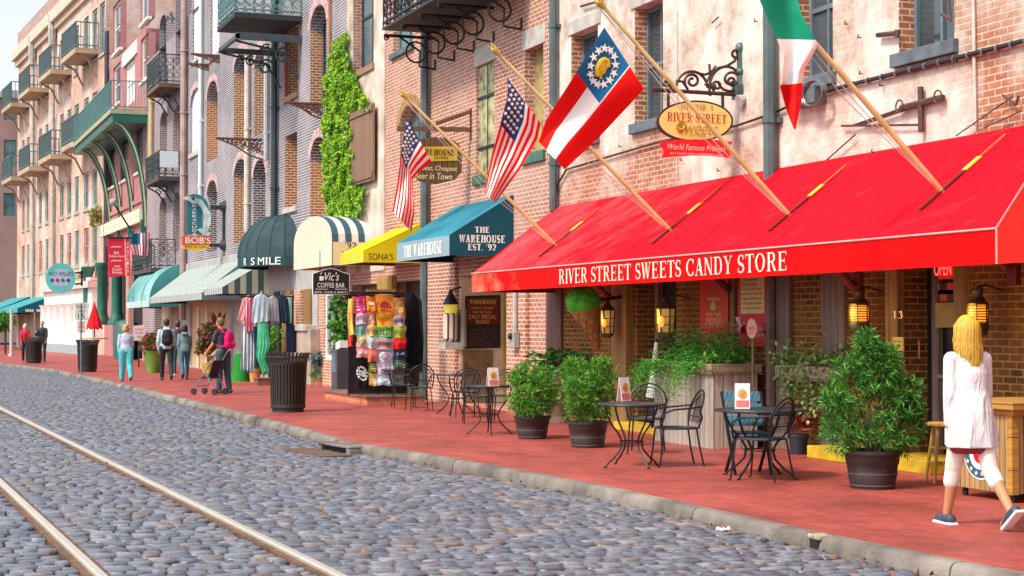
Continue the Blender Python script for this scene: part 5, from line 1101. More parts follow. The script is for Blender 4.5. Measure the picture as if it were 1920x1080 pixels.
# warehouse grille barrel sign
X = W(884, 240).x; t = thing('barrel_sign', 'brown barrel shaped sign behind the small striped flag with yellow name plate', 'sign', SX(884, 345, X))
mb = MB(); mb.bar(SX(745, 241, X), SX(883, 243, X), .06, .09); mb.bar(SX(818, 232, X), SX(884, 209, X), .06, .08); mb.bar(SX(884, 203, X), SX(884, 262, X), .06, .05, (1, 0, 0)); obj('bracket_arm', mb, planks('bracket_brown', (.20, .09, .06), (.18, .08, .05), .4), t)
mb = MB(); slab(mb, [(772, 275), (785, 262), (815, 257), (845, 260), (860, 270), (866, 285), (866, 322), (852, 338), (820, 345), (790, 340), (773, 328), (770, 300)], X + .04, .09); b_ = obj('barrel_board', mb, planks('barrel_wood', (.13, .06, .025), (.17, .08, .03), .12), t)
mb = MB(); slab(mb, [(775, 276), (857, 274), (858, 301), (775, 303)], X + .05, .009); pl_ = obj('name_plate', mb, mat('gold_plate', (.66, .42, .03), .5, 0, .1, 4), b_)
lt = MB(); px_text(lt, 'WAREHOUSE', X + .05, 778, 852, 289, 278, 'serif', bold=.8); px_text(lt, 'Grille', X + .05, 813, 840, 298, 291); obj('plate_letters', lt, mat('brown_black_letters', (.06, .03, .01), .6), b_)
lt = MB(); px_text(lt, 'Coldest, Cheapest', X + .041, 776, 857, 321, 309, shear=.2); px_text(lt, 'Beer In Town', X + .041, 777, 848, 335, 323, shear=.2); obj('cream_letters', lt, mat('cream_letters', (.85, .72, .38), .5), b_)
# coffee bar
X = -37.6; t = thing('coffee_sign', 'black arched hanging sign of a coffee bar under the barrel canopy', 'sign', SX(621, 553, X))
o_ = [(586, 552), (586, 513), (600, 508), (612, 504), (621, 503), (632, 505), (643, 510), (656, 514), (656, 552)]
sc_ = lambda f: [(621 + (x - 621) * f, 530 + (y - 530) * f) for x, y in o_]
mb = MB(); slab(mb, sc_(1.0), X, .05); b_ = obj('sign_board', mb, M_LETTER, t); mb = MB(); slab(mb, sc_(.965), X + .004, .004); obj('black_face', mb, M_BLACK, b_)
lt = MB(); px_text(lt, "Vic's", X + .004, 609, 636, 526, 510, shear=.3); px_text(lt, 'COFFEE BAR', X + .004, 595, 646, 539, 530); px_text(lt, 'BEER, WINE & SPIRITS', X + .004, 590, 652, 550, 546)
for x0, x1 in ((591, 615), (628, 651)): A = SX(x0, 542.5, X + .008); B = SX(x1, 541.8, X + .008); lt.add([A, Vector((B.x, B.y, A.z)), B, Vector((A.x, A.y, B.z))], [[0, 1, 2, 3]])
slab(lt, [(599, 518), (606, 518), (606, 526), (599, 526)], X + .008, .003); lt.tube([SX(606, 519, X + .008), SX(609, 521, X + .008), SX(606, 524, X + .008)], .008, 4); lt.tube([SX(602, 516, X + .008), SX(601, 513, X + .008), SX(604, 511, X + .008)], .008, 4)
obj('lettering', lt, M_LETTER, b_); mb = MB(); mb.tube([SX(600, 508, X - .02), SX(600, 470, X - .02)], .01, 5).tube([SX(643, 510, X - .02), SX(643, 470, X - .02)], .01, 5); obj('hanger', mb, M_IRON, t)
# fish sign with BOB'S
X = W(422, 420).x; t = thing('fish_sign', "projecting sign with a leaping fish above a red BOB'S board", 'sign', SX(422, 490, X))
mb = MB(); mb.bar(SX(395, 389, X), SX(421, 389, X), .1, .12); mb.bar(SX(392, 460, X), SX(421, 460, X), .1, .12); mb.bar(SX(421, 382, X), SX(421, 467, X), .14, .12, (1, 0, 0)); mb.sphere(SX(421, 387, X), .2, .2, .2); mb.sphere(SX(421, 460, X), .2, .2, .2); obj('bracket', mb, M_IRONB, t)
mb = MB(); slab(mb, [(351, 372), (380, 368), (380, 440), (351, 440)], X, .12); obj('teal_board', mb, mat('sign_teal', (.015, .15, .20), .5, 0, .1, 2), t)
lt = MB()
for k, ch in enumerate('BARRACUDA'): px_text(lt, ch, X + .001, 360.5, 368.5, 388 + 6.6 * k, 383.2 + 6.6 * k)
obj('lettering', lt, M_LETTER, t)
up_ = [(345, 371), (352, 367), (362, 364), (374, 366), (384, 374), (392, 386), (396, 402), (395, 418), (391, 430), (386, 436)]; dn_ = [(345, 373), (354, 376), (360, 381), (370, 382), (377, 388), (382, 398), (385, 410), (383, 422), (380, 432), (384, 437)]
mb = MB(); slab(mb, up_ + dn_[::-1], X + .1, .14); slab(mb, [(384, 434), (377, 428), (370, 430), (377, 437), (383, 441), (391, 443), (394, 438), (389, 432)], X + .09, .1); slab(mb, [(384, 372), (388, 366), (391, 376), (394, 386)], X + .08, .1)
f_ = obj('fish', mb, mat('fish_silver', (.45, .60, .62), .4, .1, .35, 2.5, col2=(.62, .68, .66)), t); mb = MB(); slab(mb, [(352, 367), (362, 363.5), (374, 365), (386, 374), (396, 400), (390, 392), (378, 374), (364, 370)], X + .108, .008); obj('fish_back', mb, mat('fish_teal', (.02, .20, .24), .4), f_)
mb = MB(); mb.sphere(SX(362, 372, X + .12), .05); obj('fish_eye', mb, M_BLACK, f_)
mb = MB(); slab(mb, [(342, 442), (396, 441), (396, 458), (342, 459)], X + .06, .2); rb_ = obj('red_board', mb, mat('orange_red_board', (.62, .10, .03), .5, 0, .15, 2), t); mb = MB(); slab(mb, [(343, 459.5), (396, 458.5), (395, 465), (370, 470), (343, 466)], X + .05, .18); yb_ = obj('yellow_board', mb, mat('amber_board', (.75, .42, .02), .5, 0, .1, 3), t)
lt = MB(); px_text(lt, "BOB'S", X + .06, 348, 395, 456, 444); obj('lettering', lt, M_LETTER, rb_); lt = MB(); px_text(lt, 'BAR & GRILL', X + .05, 347, 393, 464.5, 460); obj('lettering', lt, mat('maroon_letters', (.3, .03, .01), .5), yb_)
# red vertical banner sign on the porch
X = -66.0; t = thing('banner_sign', 'red upright banner sign of an art shop on the green porch', 'sign', SX(222, 520, X)); mb = MB(); slab(mb, [(202, 447), (243, 447), (244, 516), (204, 520)], X, .12); b_ = obj('banner_board', mb, mat('crimson_board', (.68, .006, .04), .5, 0, .1, 1), t)
mb = MB(); slab(mb, [(233, 447), (236, 447), (238, 517), (235, 518)], X + .004, .003); obj('pale_edge', mb, mat('salmon_edge', (.8, .35, .25), .5), b_)
lt = MB(); 
for tx, x0, x1, yb, yt in (('Art', 213, 223, 477, 470), ('Emporium', 205, 232, 483, 478), ('and', 214, 224, 501, 497), ('Local', 211, 227, 507, 502), ('Artists', 210, 229, 513, 508), ('SOUVENIR', 238, 242, 512, 453)):
    if tx != 'SOUVENIR': px_text(lt, tx, X, x0, x1, yb, yt)
for k, ch in enumerate('UPSTAIRS'): px_text(lt, ch, X, 238, 241.4, 459 + 7.4 * k, 454 + 7.4 * k)
for y in (463, 489): lt.tube([SX(208 + k * 1.3, y + 1.5 * math.sin(k * 1.3), X + .01) for k in range(16)], .012, 4)
obj('lettering', lt, M_LETTER, b_); obj('banner_arm', MB().tube([SX(204, 446, X), SX(250, 446, X)], .04, 5), M_IRON, t)
# small flag on the low balcony with its staff
X = -67.6; A, B = SX(242, 440, X), SX(212, 379, X); t = thing('flag_staff', 'slim dark staff holding the small striped flag by the porch', 'flagpole', A); obj('staff', MB().tube([A + VZ * .3, B], .04, 6), M_IRON, t); obj('finial', MB().sphere(B, .15), M_STONE, t)
flag('small hanging stars and stripes flag above the lowest balcony', X, [(243, 438), (242, 455), (250, 478)], [(281, 436), (282, 458), (278, 480)], 14, 26, lambda u, v: 2 if (u < .5 and v < 7 / 13) else int(v * 13 - 1e-6) % 2, [cloth('flag_rose', (.62, .06, .18), .7), M_FW, cloth('flag_teal', (.03, .16, .25), .7)], [(.12, 1, 12, 0)])
# round sign at the far building
X = -84.0; t = thing('round_sign', 'round turquoise sign with coloured dots on a black ring bracket', 'sign', SX(114, 552, X)); mb = MB(); slab(mb, arcpx(114, 521.5, 28.5, 28.5, 0, 360, 32)[:-1], X, .15); b_ = obj('disc', mb, mat('turquoise_disc', (.14, .62, .62), .5, 0, .1, 1), t)
mb = MB(); slab(mb, arcpx(114, 521, 20, 17, 0, 360, 24)[:-1], X + .004, .003); obj('pale_centre', mb, mat('lilac_centre', (.42, .58, .74), .5), b_)
for i, (xx, c) in enumerate(((98, (.01, .12, .3)), (108, (.6, .01, .06)), (118, (.02, .22, .2)), (128, (.03, .08, .4)))): mb = MB(); slab(mb, arcpx(xx, 525.5, 3.6, 3.6, 0, 360, 14)[:-1], X + .012, .004); obj('coloured_dot', mb, mat('dot%d' % i, c, .5), b_)
lt = MB(); px_text(lt, "WET WILLIE'S", X + .008, 91, 137, 517, 509); obj('lettering', lt, mat('navy_letters', (.01, .06, .12), .5), b_)
mb = MB(); 
for y in (512, 533): mb.tube([SX(141, y, X - .05), SX(154, y - 2, X - .05)], .05, 5)
mb.tube([SX(153, 508, X - .05), SX(153, 536, X - .05)], .06, 5); obj('bracket', mb, M_IRON, t)
# speed limit sign
X = -55.5; p0 = SX(152, 690, X); p0.z = 0; t = thing('speed_sign', 'white SPEED LIMIT 15 sign with a smaller red notice below', 'sign', p0); obj('post', MB().tube([p0, SX(152, 569, X - .02)], .03, 6), M_TRIMB, t)
mb = MB(); slab(mb, [(141, 569), (164, 569), (164, 600), (141, 600)], X, .012); b_ = obj('speed_plate', mb, mat('speed_white', (.80, .80, .78), .4), t)
lt = MB(); px_text(lt, 'SPEED', X, 144, 161, 578, 572.5); px_text(lt, 'LIMIT', X, 145.5, 159.5, 586, 580.5); px_text(lt, '15', X, 146, 159, 597, 588)
for q in (((142, 599), (163, 598.6)), ((142, 570.4), (163, 570)), ((142, 599), (142.5, 570)), ((162.6, 599), (163, 570))): A, B = SX(*q[0], X + .004), SX(*q[1], X + .004); lt.add([A, (A.x, B.y, A.z), B, (A.x, A.y, B.z)], [[0, 1, 2, 3]])
obj('lettering', lt, M_BLACK, b_); mb = MB(); slab(mb, [(145, 601.5), (160, 601.5), (160, 624), (145, 624)], X, .012); b_ = obj('notice_plate', mb, mat('notice_white', (.80, .62, .60), .4), t)
lt = MB(); px_text(lt, 'NO', X, 150, 156, 608, 604.5); px_text(lt, 'PARKING', X, 147, 158.5, 614.5, 611); lt.tube([SX(149, 620, X + .004), SX(156, 620, X + .004)], .012, 4); obj('lettering', lt, mat('notice_red', (.55, .02, .02), .5), b_)
# specials board in the alcove
X = -am(862) + .035; t = thing('specials_board', 'maroon and black daily specials board in the warehouse alcove', 'board', SX(905, 652, X)); mb = MB(); slab(mb, [(873, 555), (938, 553), (938, 652), (873, 654)], X + .03, .03); obj('board_frame', mb, M_BLACK, t)
mb = MB(); slab(mb, [(876, 559), (935, 557), (935, 608), (876, 609)], X + .034, .004); h_ = obj('header_panel', mb, mat('maroon_panel', (.16, .02, .015), .5, 0, .15, 5), t); mb = MB(); slab(mb, [(876, 612), (935, 611), (935, 649), (876, 651)], X + .034, .004); s_ = obj('slate_panel', mb, mat('slate_panel', (.03, .025, .04), .6, 0, .4, 9), t)
lt = MB(); px_text(lt, 'WAREHOUSE', X + .034, 881, 930, 570, 562, 'serif', bold=.6); px_text(lt, 'Coldest, Cheapest', X + .034, 883, 926, 580, 575, shear=.2); px_text(lt, 'Beer In Town', X + .034, 887, 921, 587, 582, shear=.2); px_text(lt, 'DAILY SPECIAL', X + .034, 879, 930, 598, 590); px_text(lt, 'BOARD', X + .034, 893, 917, 607, 600); obj('lettering', lt, mat('gold_letters', (.75, .55, .22), .5), h_)
lt = MB()
for k, y in enumerate((622, 628, 634, 640, 646)):
    A = SX(880, y, X + .034); put_text(lt, ['soup of the day', 'crab boil', 'fish and chips', 'oyster plate', 'see board inside'][k], A, VY, VZ, (.36 if k < 4 else .48), .035)
obj('chalk_writing', lt, mat('chalk', (.20, .10, .18), .9), s_)
# ================================================================== CAFE FURNITURE
def make_chair(label):
    t = thing('iron_chair', label, 'chair', (0, 0, 0), 'wrought iron cafe chairs'); m = M_IRON
    mb = MB(); n = 18; 
    o_ = [(.22 * (abs(math.cos(a)) ** .6) * (1 if math.cos(a) > 0 else -1), .21 * (abs(math.sin(a)) ** .6) * (1 if math.sin(a) > 0 else -1)) for a in [2 * math.pi * k / n for k in range(n)]]
    mb.prism([(x, y, .435 - .015 * (1 - (x * x + y * y) / .09)) for x, y in o_], (0, 0, .012)); mb.tube([(x, y, .442) for x, y in o_ + o_[:1]], .012, 5, False); obj('seat', mb, M_IRONB, t, smooth=True)
    hp = lambda w, zt, xb, z0: [(-.20 + xb * 0, w, z0)] + [(-.21 - xb * (z / zt), w * 1.12 * (1 if z < .7 else 1), z) for z in (.56,)] + [(-.22 - .09 * math.sin(a), w * 1.15 * math.cos(a), .64 + (zt - .64) * math.sin(a)) for a in [math.pi * k / 12 for k in range(13)]] + [(-.21, -w * 1.12, .56), (-.20, -w, z0)]
    mb = MB().tube(hp(.205, .87, .05, .44), .012, 6); mb.tube(hp(.165, .82, .05, .5), .008, 5); mb.tube([(-.215, .2, .57), (-.235, 0, .57), (-.215, -.2, .57)], .008, 5)
    for i in range(-5, 6): y = i * .03; zt = .64 + .17 * math.sqrt(max(0, 1 - (y / .19) ** 2)); mb.tube([(-.215, y, .5), (-.225 - .06, y, zt)], .0028, 3)
    for z in (.54, .6, .66, .72, .77): mb.tube([(-.22 - (z - .5) * .2, .17 * math.sqrt(max(.05, 1 - max(0, (z - .64) / .2) ** 2)), z), (-.22 - (z - .5) * .2, -.17 * math.sqrt(max(.05, 1 - max(0, (z - .64) / .2) ** 2)), z)], .0028, 3)
    obj('backrest', mb, m, t, smooth=True)
    for s in (1, -1):
        obj('arm', MB().tube([(-.235, .225 * s, .69), (-.1, .265 * s, .675), (.1, .265 * s, .66), (.2, .25 * s, .62), (.225, .22 * s, .5), (.215, .2 * s, .44)], .011, 6), m, t, smooth=True)
        obj('leg', MB().tube([(.2, .19 * s, .44), (.225, .205 * s, .2), (.25, .215 * s, .02), (.275, .22 * s, .008)], .011, 6), m, t, smooth=True)
        obj('leg', MB().tube([(-.19, .18 * s, .44), (-.225, .20 * s, .2), (-.27, .21 * s, .01)], .011, 6), m, t, smooth=True)
    return t
def make_table(label):
    t = thing('iron_table', label, 'table', (0, 0, 0), 'round wrought iron cafe tables')
    obj('tabletop', MB().lathe([(.36, .70), (.38, .704), (.385, .716), (.38, .726), (.36, .724)], (0, 0, 0), 28), M_IRONB, t, smooth=True)
    for k in range(4):
        a = k * math.pi / 2 + .5; pr = [(.34, .70), (.33, .62), (.27, .5), (.17, .38), (.13, .30), (.15, .2), (.24, .1), (.31, .05), (.335, .01), (.36, .008)]
        obj('leg', MB().tube([(r * math.cos(a), r * math.sin(a), z) for r, z in pr], .011, 6), M_IRON, t, smooth=True)
    obj('leg_ring', MB().tube([(.135 * math.cos(a), .135 * math.sin(a), .29) for a in [k * math.pi / 9 for k in range(19)]], .008, 5, False), M_IRON, t, smooth=True)
    return t
tabs = [(742, 692, .9, 'round iron table in front of the shirt rack'), (855, 702, 1.05, 'round iron table before the specials board alcove'), (918, 723, .95, 'round iron table just left of the first potted shrub'), (1184, 757, 1.02, 'round iron table in front of the yellow step'), (1424, 768, 1.25, 'larger round iron table beside the blue folding chair')]
T = []
ct = make_table(tabs[0][3])
for i, (x, y, s, lb) in enumerate(tabs):
    p = G(x, y, .72); p.z = 0; T.append((p, s))
    if i == 0: ct.location = p; ct.rotation_euler.z = .3; ct.scale = (s, s, 1); o = ct
    else: o = dup(ct, p, .4 * i, lb); o.scale = (s, s, 1)
chs = [(757, 722, 0, (700, 735), 'iron chair in front of the shirt rack, its back to the right'), (786, 726, 0, None, 'iron chair beside the dark pipe, turned to the leftmost table'), (872, 735, 1, None, 'iron chair behind the table by the alcove, its rounded back against the wall'),
       (893, 743, 2, None, 'iron chair drawn up left of the table with the standing menu card'), (948, 742, 2, None, 'iron chair half hidden behind the first potted shrub'), (1212, 784, 3, None, 'iron chair behind the yellow step table, facing the camera'), (1268, 802, 3, None, 'iron chair right of the yellow step table, against the pale planter box'), (1428, 822, 4, (1300, 893), 'dark iron chair nearest the camera, right of the larger table')]
cc = make_chair(chs[0][4])
for i, (x, y, ti, look, lb) in enumerate(chs):
    p = G(x, y, .44); p.z = 0; q = T[ti][0] if look is None else G(*look); a = math.atan2(q.y - p.y, q.x - p.x)
    if i == 0: cc.location = p; cc.rotation_euler.z = a
    else: dup(cc, p, a, lb)
# blue folding slat chair
p = G(1402, 812, .44); p.z = 0; q = T[4][0]; t = thing('folding_chair', 'blue wooden slat folding chair behind the larger table', 'chair', (0, 0, 0)); M_BLUEW = planks('blue_slats', (.05, .19, .27), (.04, .15, .22), .05)
mb = MB()
for k in range(5): mb.box((-.2 + .085 * k, -.2, .435), (-.2 + .085 * k + .07, .2, .455))
obj('seat', mb, M_BLUEW, t)
for s in (1, -1): obj('leg', MB().bar((-.28, .22 * s, .88), (.22, .2 * s, .0), .03, .025), M_IRON, t); obj('leg', MB().bar((.2, .18 * s, .44), (-.22, .19 * s, 0), .03, .025), M_IRON, t)
mb = MB()
for k in range(3): z = .52 + .13 * k; x = -.09 - (z - .5) * .5; mb.obox((x, 0, z + .05), (.008, 0, .0), (0, .205, 0), (-.026, 0, .055))
obj('backrest', mb, M_BLUEW, t, bevel=.005); t.location = p; t.rotation_euler.z = math.atan2(q.y - p.y, q.x - p.x)
# menu cards
def card(ti, px, w_, h_, lb, yaw, col):
    p = T[ti][0].copy(); p.z = .727 * (T[ti][1] if T[ti][1] > 1.1 else 1); p = G(px[0], px[1], .727)
    u = Vector((-math.sin(yaw), math.cos(yaw), 0)); n = Vector((math.cos(yaw), math.sin(yaw), 0)); t = thing('menu_card', lb, 'menu card', p, 'menu cards on the tables')
    mb = MB(); mb.obox(p + VZ * h_ / 2 + n * .02, n * .003, u * w_ / 2, VZ * h_ / 2 - n * .02); mb.obox(p + VZ * h_ / 2 - n * .02, n * .003, u * w_ / 2, VZ * h_ / 2 + n * .02); obj('card', mb, mat('card_white', (.80, .70, .66), .5, 0, .05), t)
    mb = MB(); c = p + VZ * h_ * .58 + n * .0245; mb.prism([c + u * (w_ * .3 * math.cos(a)) + (VZ * h_ * .19 - n * .0075) * math.sin(a) for a in [k * .524 for k in range(12)]], n * .002); obj('picture', mb, mat('food_print', col, .5, 0, .5, 30), t)
    mb = MB(); c = p + VZ * h_ * .2 + n * .0395; mb.obox(c, n * .001, u * w_ * .42, VZ * h_ * .13 - n * .004); obj('caption_band', mb, mat('pink_band', (.70, .16, .15), .5, 0, .2, 20), t)
card(2, (924, 724), .17, .27, 'white menu card with a food picture on the table beside the first shrub', .1, (.55, .25, .05)); card(3, (1170, 752), .16, .28, 'white menu card standing on the yellow step table', .35, (.55, .45, .08)); card(4, (1392, 766), .16, .27, 'white menu card on the larger table near the blue chair', -.5, (.5, .3, .08))
# ================================================================== PLANTS
LM_GRN = leafmat('shrub_leaf', [(.02, .10, .012), (.05, .22, .02), (.12, .38, .03), (.24, .50, .05)]); LM_DK = leafmat('dark_leaf', [(.012, .07, .012), (.03, .17, .022), (.08, .31, .035), (.20, .48, .06)])
LM_FERN = leafmat('fern_leaf', [(.015, .10, .012), (.04, .22, .02), (.09, .38, .03), (.18, .52, .05)]); LM_VINE = leafmat('ivy_leaf', [(.02, .11, .006), (.10, .33, .010), (.28, .54, .012), (.56, .70, .03)], .5, .35)
LM_RED = leafmat('cordyline_leaf', [(.25, .01, .02), (.45, .03, .03), (.10, .05, .02), (.5, .08, .06)]); LM_LIME = leafmat('trailing_lime_leaf', [(.06, .20, .02), (.16, .36, .04), (.34, .52, .06)])
LM_BLUE = leafmat('blue_grey_leaf', [(.08, .14, .16), (.16, .25, .28), (.05, .14, .08)]); LM_FLOW = leafmat('mixed_flowers', [(.03, .14, .02), (.05, .2, .03), (.55, .03, .06), (.06, .18, .03), (.6, .12, .25)])
def leaf(mb, p, d, l, w_, nrm=None, bend=.15):
    d = d.normalized(); s = d.cross(nrm if nrm is not None else Vector((rnd.uniform(-1, 1), rnd.uniform(-1, 1), rnd.uniform(-1, 1))))
    if s.length < 1e-3: s = d.orthogonal()
    s.normalize(); u = s.cross(d); m = p + d * l * .5 + u * l * bend * .4; e = p + d * l
    mb.add([p, m + s * w_ / 2, e - u * l * bend * .3, m - s * w_ / 2], [[0, 1, 2, 3]])
def rdir(): 
    z = rnd.uniform(-1, 1); a = rnd.uniform(0, 6.283); r = math.sqrt(1 - z * z); return Vector((r * math.cos(a), r * math.sin(a), z))
def whorls(mb, blobs, n, l, w_, per=9, up=.5):
    """leaf tufts spread through overlapping ellipsoids (centre, radii)"""
    for _ in range(n):
        c, r = rnd.choice(blobs); d = rdir(); q = rnd.random() ** .45; p = c + Vector((d.x * r[0], d.y * r[1], d.z * r[2])) * q
        ax = (d + Vector((0, 0, up)) + rdir() * .5).normalized(); b1 = ax.orthogonal().normalized(); b2 = ax.cross(b1); k0 = rnd.uniform(0, 6)
        for k in range(per):
            a = k0 + k * 2.4; o = rnd.uniform(.45, 1.1); dd = ax * rnd.uniform(.3, .9) + (b1 * math.cos(a) + b2 * math.sin(a)) * o; leaf(mb, p + ax * rnd.uniform(0, .03), dd, l * rnd.uniform(.6, 1.15), w_)
M_POT = mat('dark_barrel_pot', (.028, .02, .02), .45, 0, .4, 5, .3); M_SOIL = mat('soil', (.03, .02, .015), .95)
def potted(label, px, rb, rt, h, blobs, n, l, w_, lm, hoop=True, stems=5, potm=None, cat='potted plant'):
    p = G(*px, 0); t = thing('potted_shrub', label, cat, p)
    pr = [(rb, 0), (rb * 1.01, .02)] 
    for f in (.12, .38, .41, .62, .65): pr.append((rb + (rt - rb) * f + (.006 if f in (.38, .65) else 0), h * f))
    pr += [(rt, h * .9), (rt * 1.07, h * .91), (rt * 1.07, h), (rt * .95, h), (rt * .93, h - .04)]
    po = obj('pot', MB().lathe(pr, p, 24), potm or M_POT, t, smooth=True)
    if hoop:
        mb = MB()
        for f in (.4, .1): r = rb + (rt - rb) * f + .004; mb.lathe([(r, -.006), (r + .004, -.006), (r + .004, .006), (r, .006)], p + VZ * h * f, 24)
        obj('hoop', mb, mat('pot_hoop', (.12, .10, .10), .4, .3), po, smooth=True)
    obj('soil', MB().lathe([(rt * .9, -.01), (rt * .9, 0)], p + VZ * (h - .03), 16), M_SOIL, po)
    B = [(p + Vector(c), r) for c, r in blobs]; mb = MB()
    for k in range(stems):
        c = B[k % len(B)][0]; a = k * 2.3; mb.tube([p + Vector((.05 * math.cos(a), .05 * math.sin(a), h - .05)), p.lerp(c, .5) + Vector((.05 * math.cos(a), .05 * math.sin(a), h * .4)), c + rdir() * .05], [.014, .010, .004], 5)
    obj('stems', mb, mat('stem_bark', (.10, .06, .035), .85, 0, .3, 20), t, smooth=True)
    mb = MB(); whorls(mb, B, n, l, w_); fo = obj('foliage', mb, lm, t); return t, p, fo
potted('potted green shrub beside the menu card table, left of its twin', (998, 822), .20, .255, .32, [((0, 0, .62), (.33, .33, .30)), ((-.12, -.1, .85), (.18, .18, .2)), ((.12, .14, .8), (.2, .2, .22)), ((.2, -.2, .55), (.2, .2, .22)), ((-.2, .22, .55), (.2, .2, .25)), ((0, 0, .42), (.26, .26, .12))], 560, .095, .016, LM_GRN)
potted('potted green shrub between the two cafe tables, right of its twin', (1102, 838), .215, .265, .34, [((0, 0, .70), (.32, .32, .32)), ((-.1, -.16, 1.0), (.18, .18, .2)), ((.1, .18, .98), (.18, .18, .2)), ((.15, -.25, .7), (.18, .18, .22)), ((-.15, .26, .72), (.18, .18, .22)), ((0, 0, .45), (.27, .3, .14))], 600, .09, .015, LM_GRN)
t, p, fo = potted('large spreading potted shrub with narrow leaves in front of the near shop door', (1636, 915), .215, .275, .38, [((0, 0, .75), (.33, .35, .33)), ((-.1, -.19, 1.08), (.19, .20, .22)), ((.0, .03, 1.16), (.18, .17, .26)), ((.1, .27, .93), (.2, .21, .2)), ((0, -.06, 1.42), (.07, .08, .12)), ((.05, .14, 1.25), (.1, .1, .16)), ((.0, -.36, .62), (.2, .18, .24)), ((0, .38, .6), (.2, .18, .26)), ((.0, -.42, .86), (.13, .12, .12)), ((.0, .44, .8), (.14, .1, .1)), ((0, 0, .48), (.3, .34, .14))], 1000, .10, .014, LM_DK, stems=11)
# half barrel with large dark leaves, on a stand behind the shrubs
p = G(1050, 792, 0); t = thing('leafy_planter', 'dark glossy leaved plant in a wooden tub behind the two potted shrubs', 'potted plant', p); 
tb = MB().lathe([(.2, .62), (.23, .64), (.25, .86), (.24, .86), (.2, .84)], p, 18); obj('tub', tb, planks('tub_wood', (.20, .13, .08), (.16, .1, .06), .08), t, smooth=True); obj('stand', MB().lathe([(.2, 0), (.19, .03), (.12, .1), (.12, .5), (.2, .6), (.2, .62)], p, 12), planks('stand_wood', (.16, .1, .06), (.13, .08, .05), .1), t, smooth=True)
mb = MB()
for k in range(230):
    a = rnd.uniform(0, 6.28); r = rnd.uniform(.0, .36); q = p + Vector((r * math.cos(a) * .9, r * math.sin(a) * 1.45, .92 + rnd.uniform(-.05, .3) - r * .25)); leaf(mb, q, Vector((math.cos(a), math.sin(a) * 1.2, rnd.uniform(-.6, .5))), rnd.uniform(.12, .24), rnd.uniform(.05, .09), bend=.3)
obj('foliage', mb, LM_DK, t)
# big boarded planter with ferns
A = G(1337, 843, 0); dpt = .66; xl = A.x - 1.75; zt = 1.0
t = thing('fern_planter', 'tall pale boarded planter box overflowing with bright ferns', 'planter', (A.x - .8, A.y + .3, 0)); M_GREYB = planks('grey_planter_boards', (.36, .31, .28), (.46, .41, .36), .13, dark=.35)
obj('box', MB().box((xl, A.y, 0), (A.x, A.y + dpt, zt)), M_GREYB, t, bevel=.006)
mb = MB(); mb.box((xl - .05, A.y - .05, zt - .02), (A.x + .05, A.y + .03, zt + .11)); mb.box((A.x - .03, A.y + .032, zt - .02), (A.x + .052, A.y + dpt + .04, zt + .112)); mb.box((xl - .05, A.y + dpt - .03, zt - .018), (A.x - .032, A.y + dpt + .04, zt + .108)); obj('rim', mb, planks('rim_wood', (.34, .26, .17), (.28, .2, .13), .2, axis='v'), t, bevel=.006)
mb = MB()
def frond(mb, p, d, L, droop, w_=.035, n=9):
    d = d.normalized(); q = p.copy(); s = d.cross(VZ); s = s.normalized() if s.length > .01 else VX
    for k in range(n):
        f = k / n; q2 = q + (d * (1 - f * .4) - VZ * droop * f * 1.6).normalized() * L / n; dd = (q2 - q).normalized()
        for sg in (1, -1): leaf(mb, q, dd * .5 + s * sg + VZ * rnd.uniform(-.3, .3), w_ * (1.25 - f) * rnd.uniform(1.4, 2.2), .014)
        q = q2
for k in range(330): x = rnd.uniform(xl, A.x - .05); y = rnd.uniform(A.y + .02, A.y + dpt - .05); a = rnd.uniform(0, 6.28); frond(mb, Vector((x, y, zt + rnd.uniform(.02, .22))), Vector((math.cos(a), math.sin(a), rnd.uniform(.3, 1.6))), rnd.uniform(.25, .5), rnd.uniform(.3, 1.1))
for k in range(260):
    x = rnd.choice([rnd.gauss(xl + .25, .2), rnd.gauss(xl + .3, .25), rnd.gauss(A.x - .45, .12), rnd.uniform(xl, A.x)]); x = min(max(x, xl - .1), A.x - .02); frond(mb, Vector((x, A.y - .03, zt + .1)), Vector((rnd.uniform(-.4, .4), -1, rnd.uniform(-.1, .5))), rnd.uniform(.45, .95), rnd.uniform(1.6, 2.8))
obj('foliage', mb, LM_FERN, t)
mb = MB()
for k in range(150): x = rnd.uniform(A.x - .6, A.x + .02); y = rnd.uniform(A.y - .07, A.y + dpt); leaf(mb, Vector((x, y, zt + .1 + rnd.uniform(-.12, .12))), rdir() + VZ * .2, rnd.uniform(.06, .11), .05)
obj('trailing_leaves', mb, LM_LIME, t)
mb = MB()
for k in range(170): x = rnd.uniform(xl, A.x - .02); frond(mb, Vector((x, A.y + dpt * rnd.uniform(.3, .9), zt + .12)), Vector((rnd.uniform(-.5, .5), rnd.uniform(-.5, .5), 1)), rnd.uniform(.45, .85), .55, .05)
obj('dark_fronds', mb, LM_DK, t)
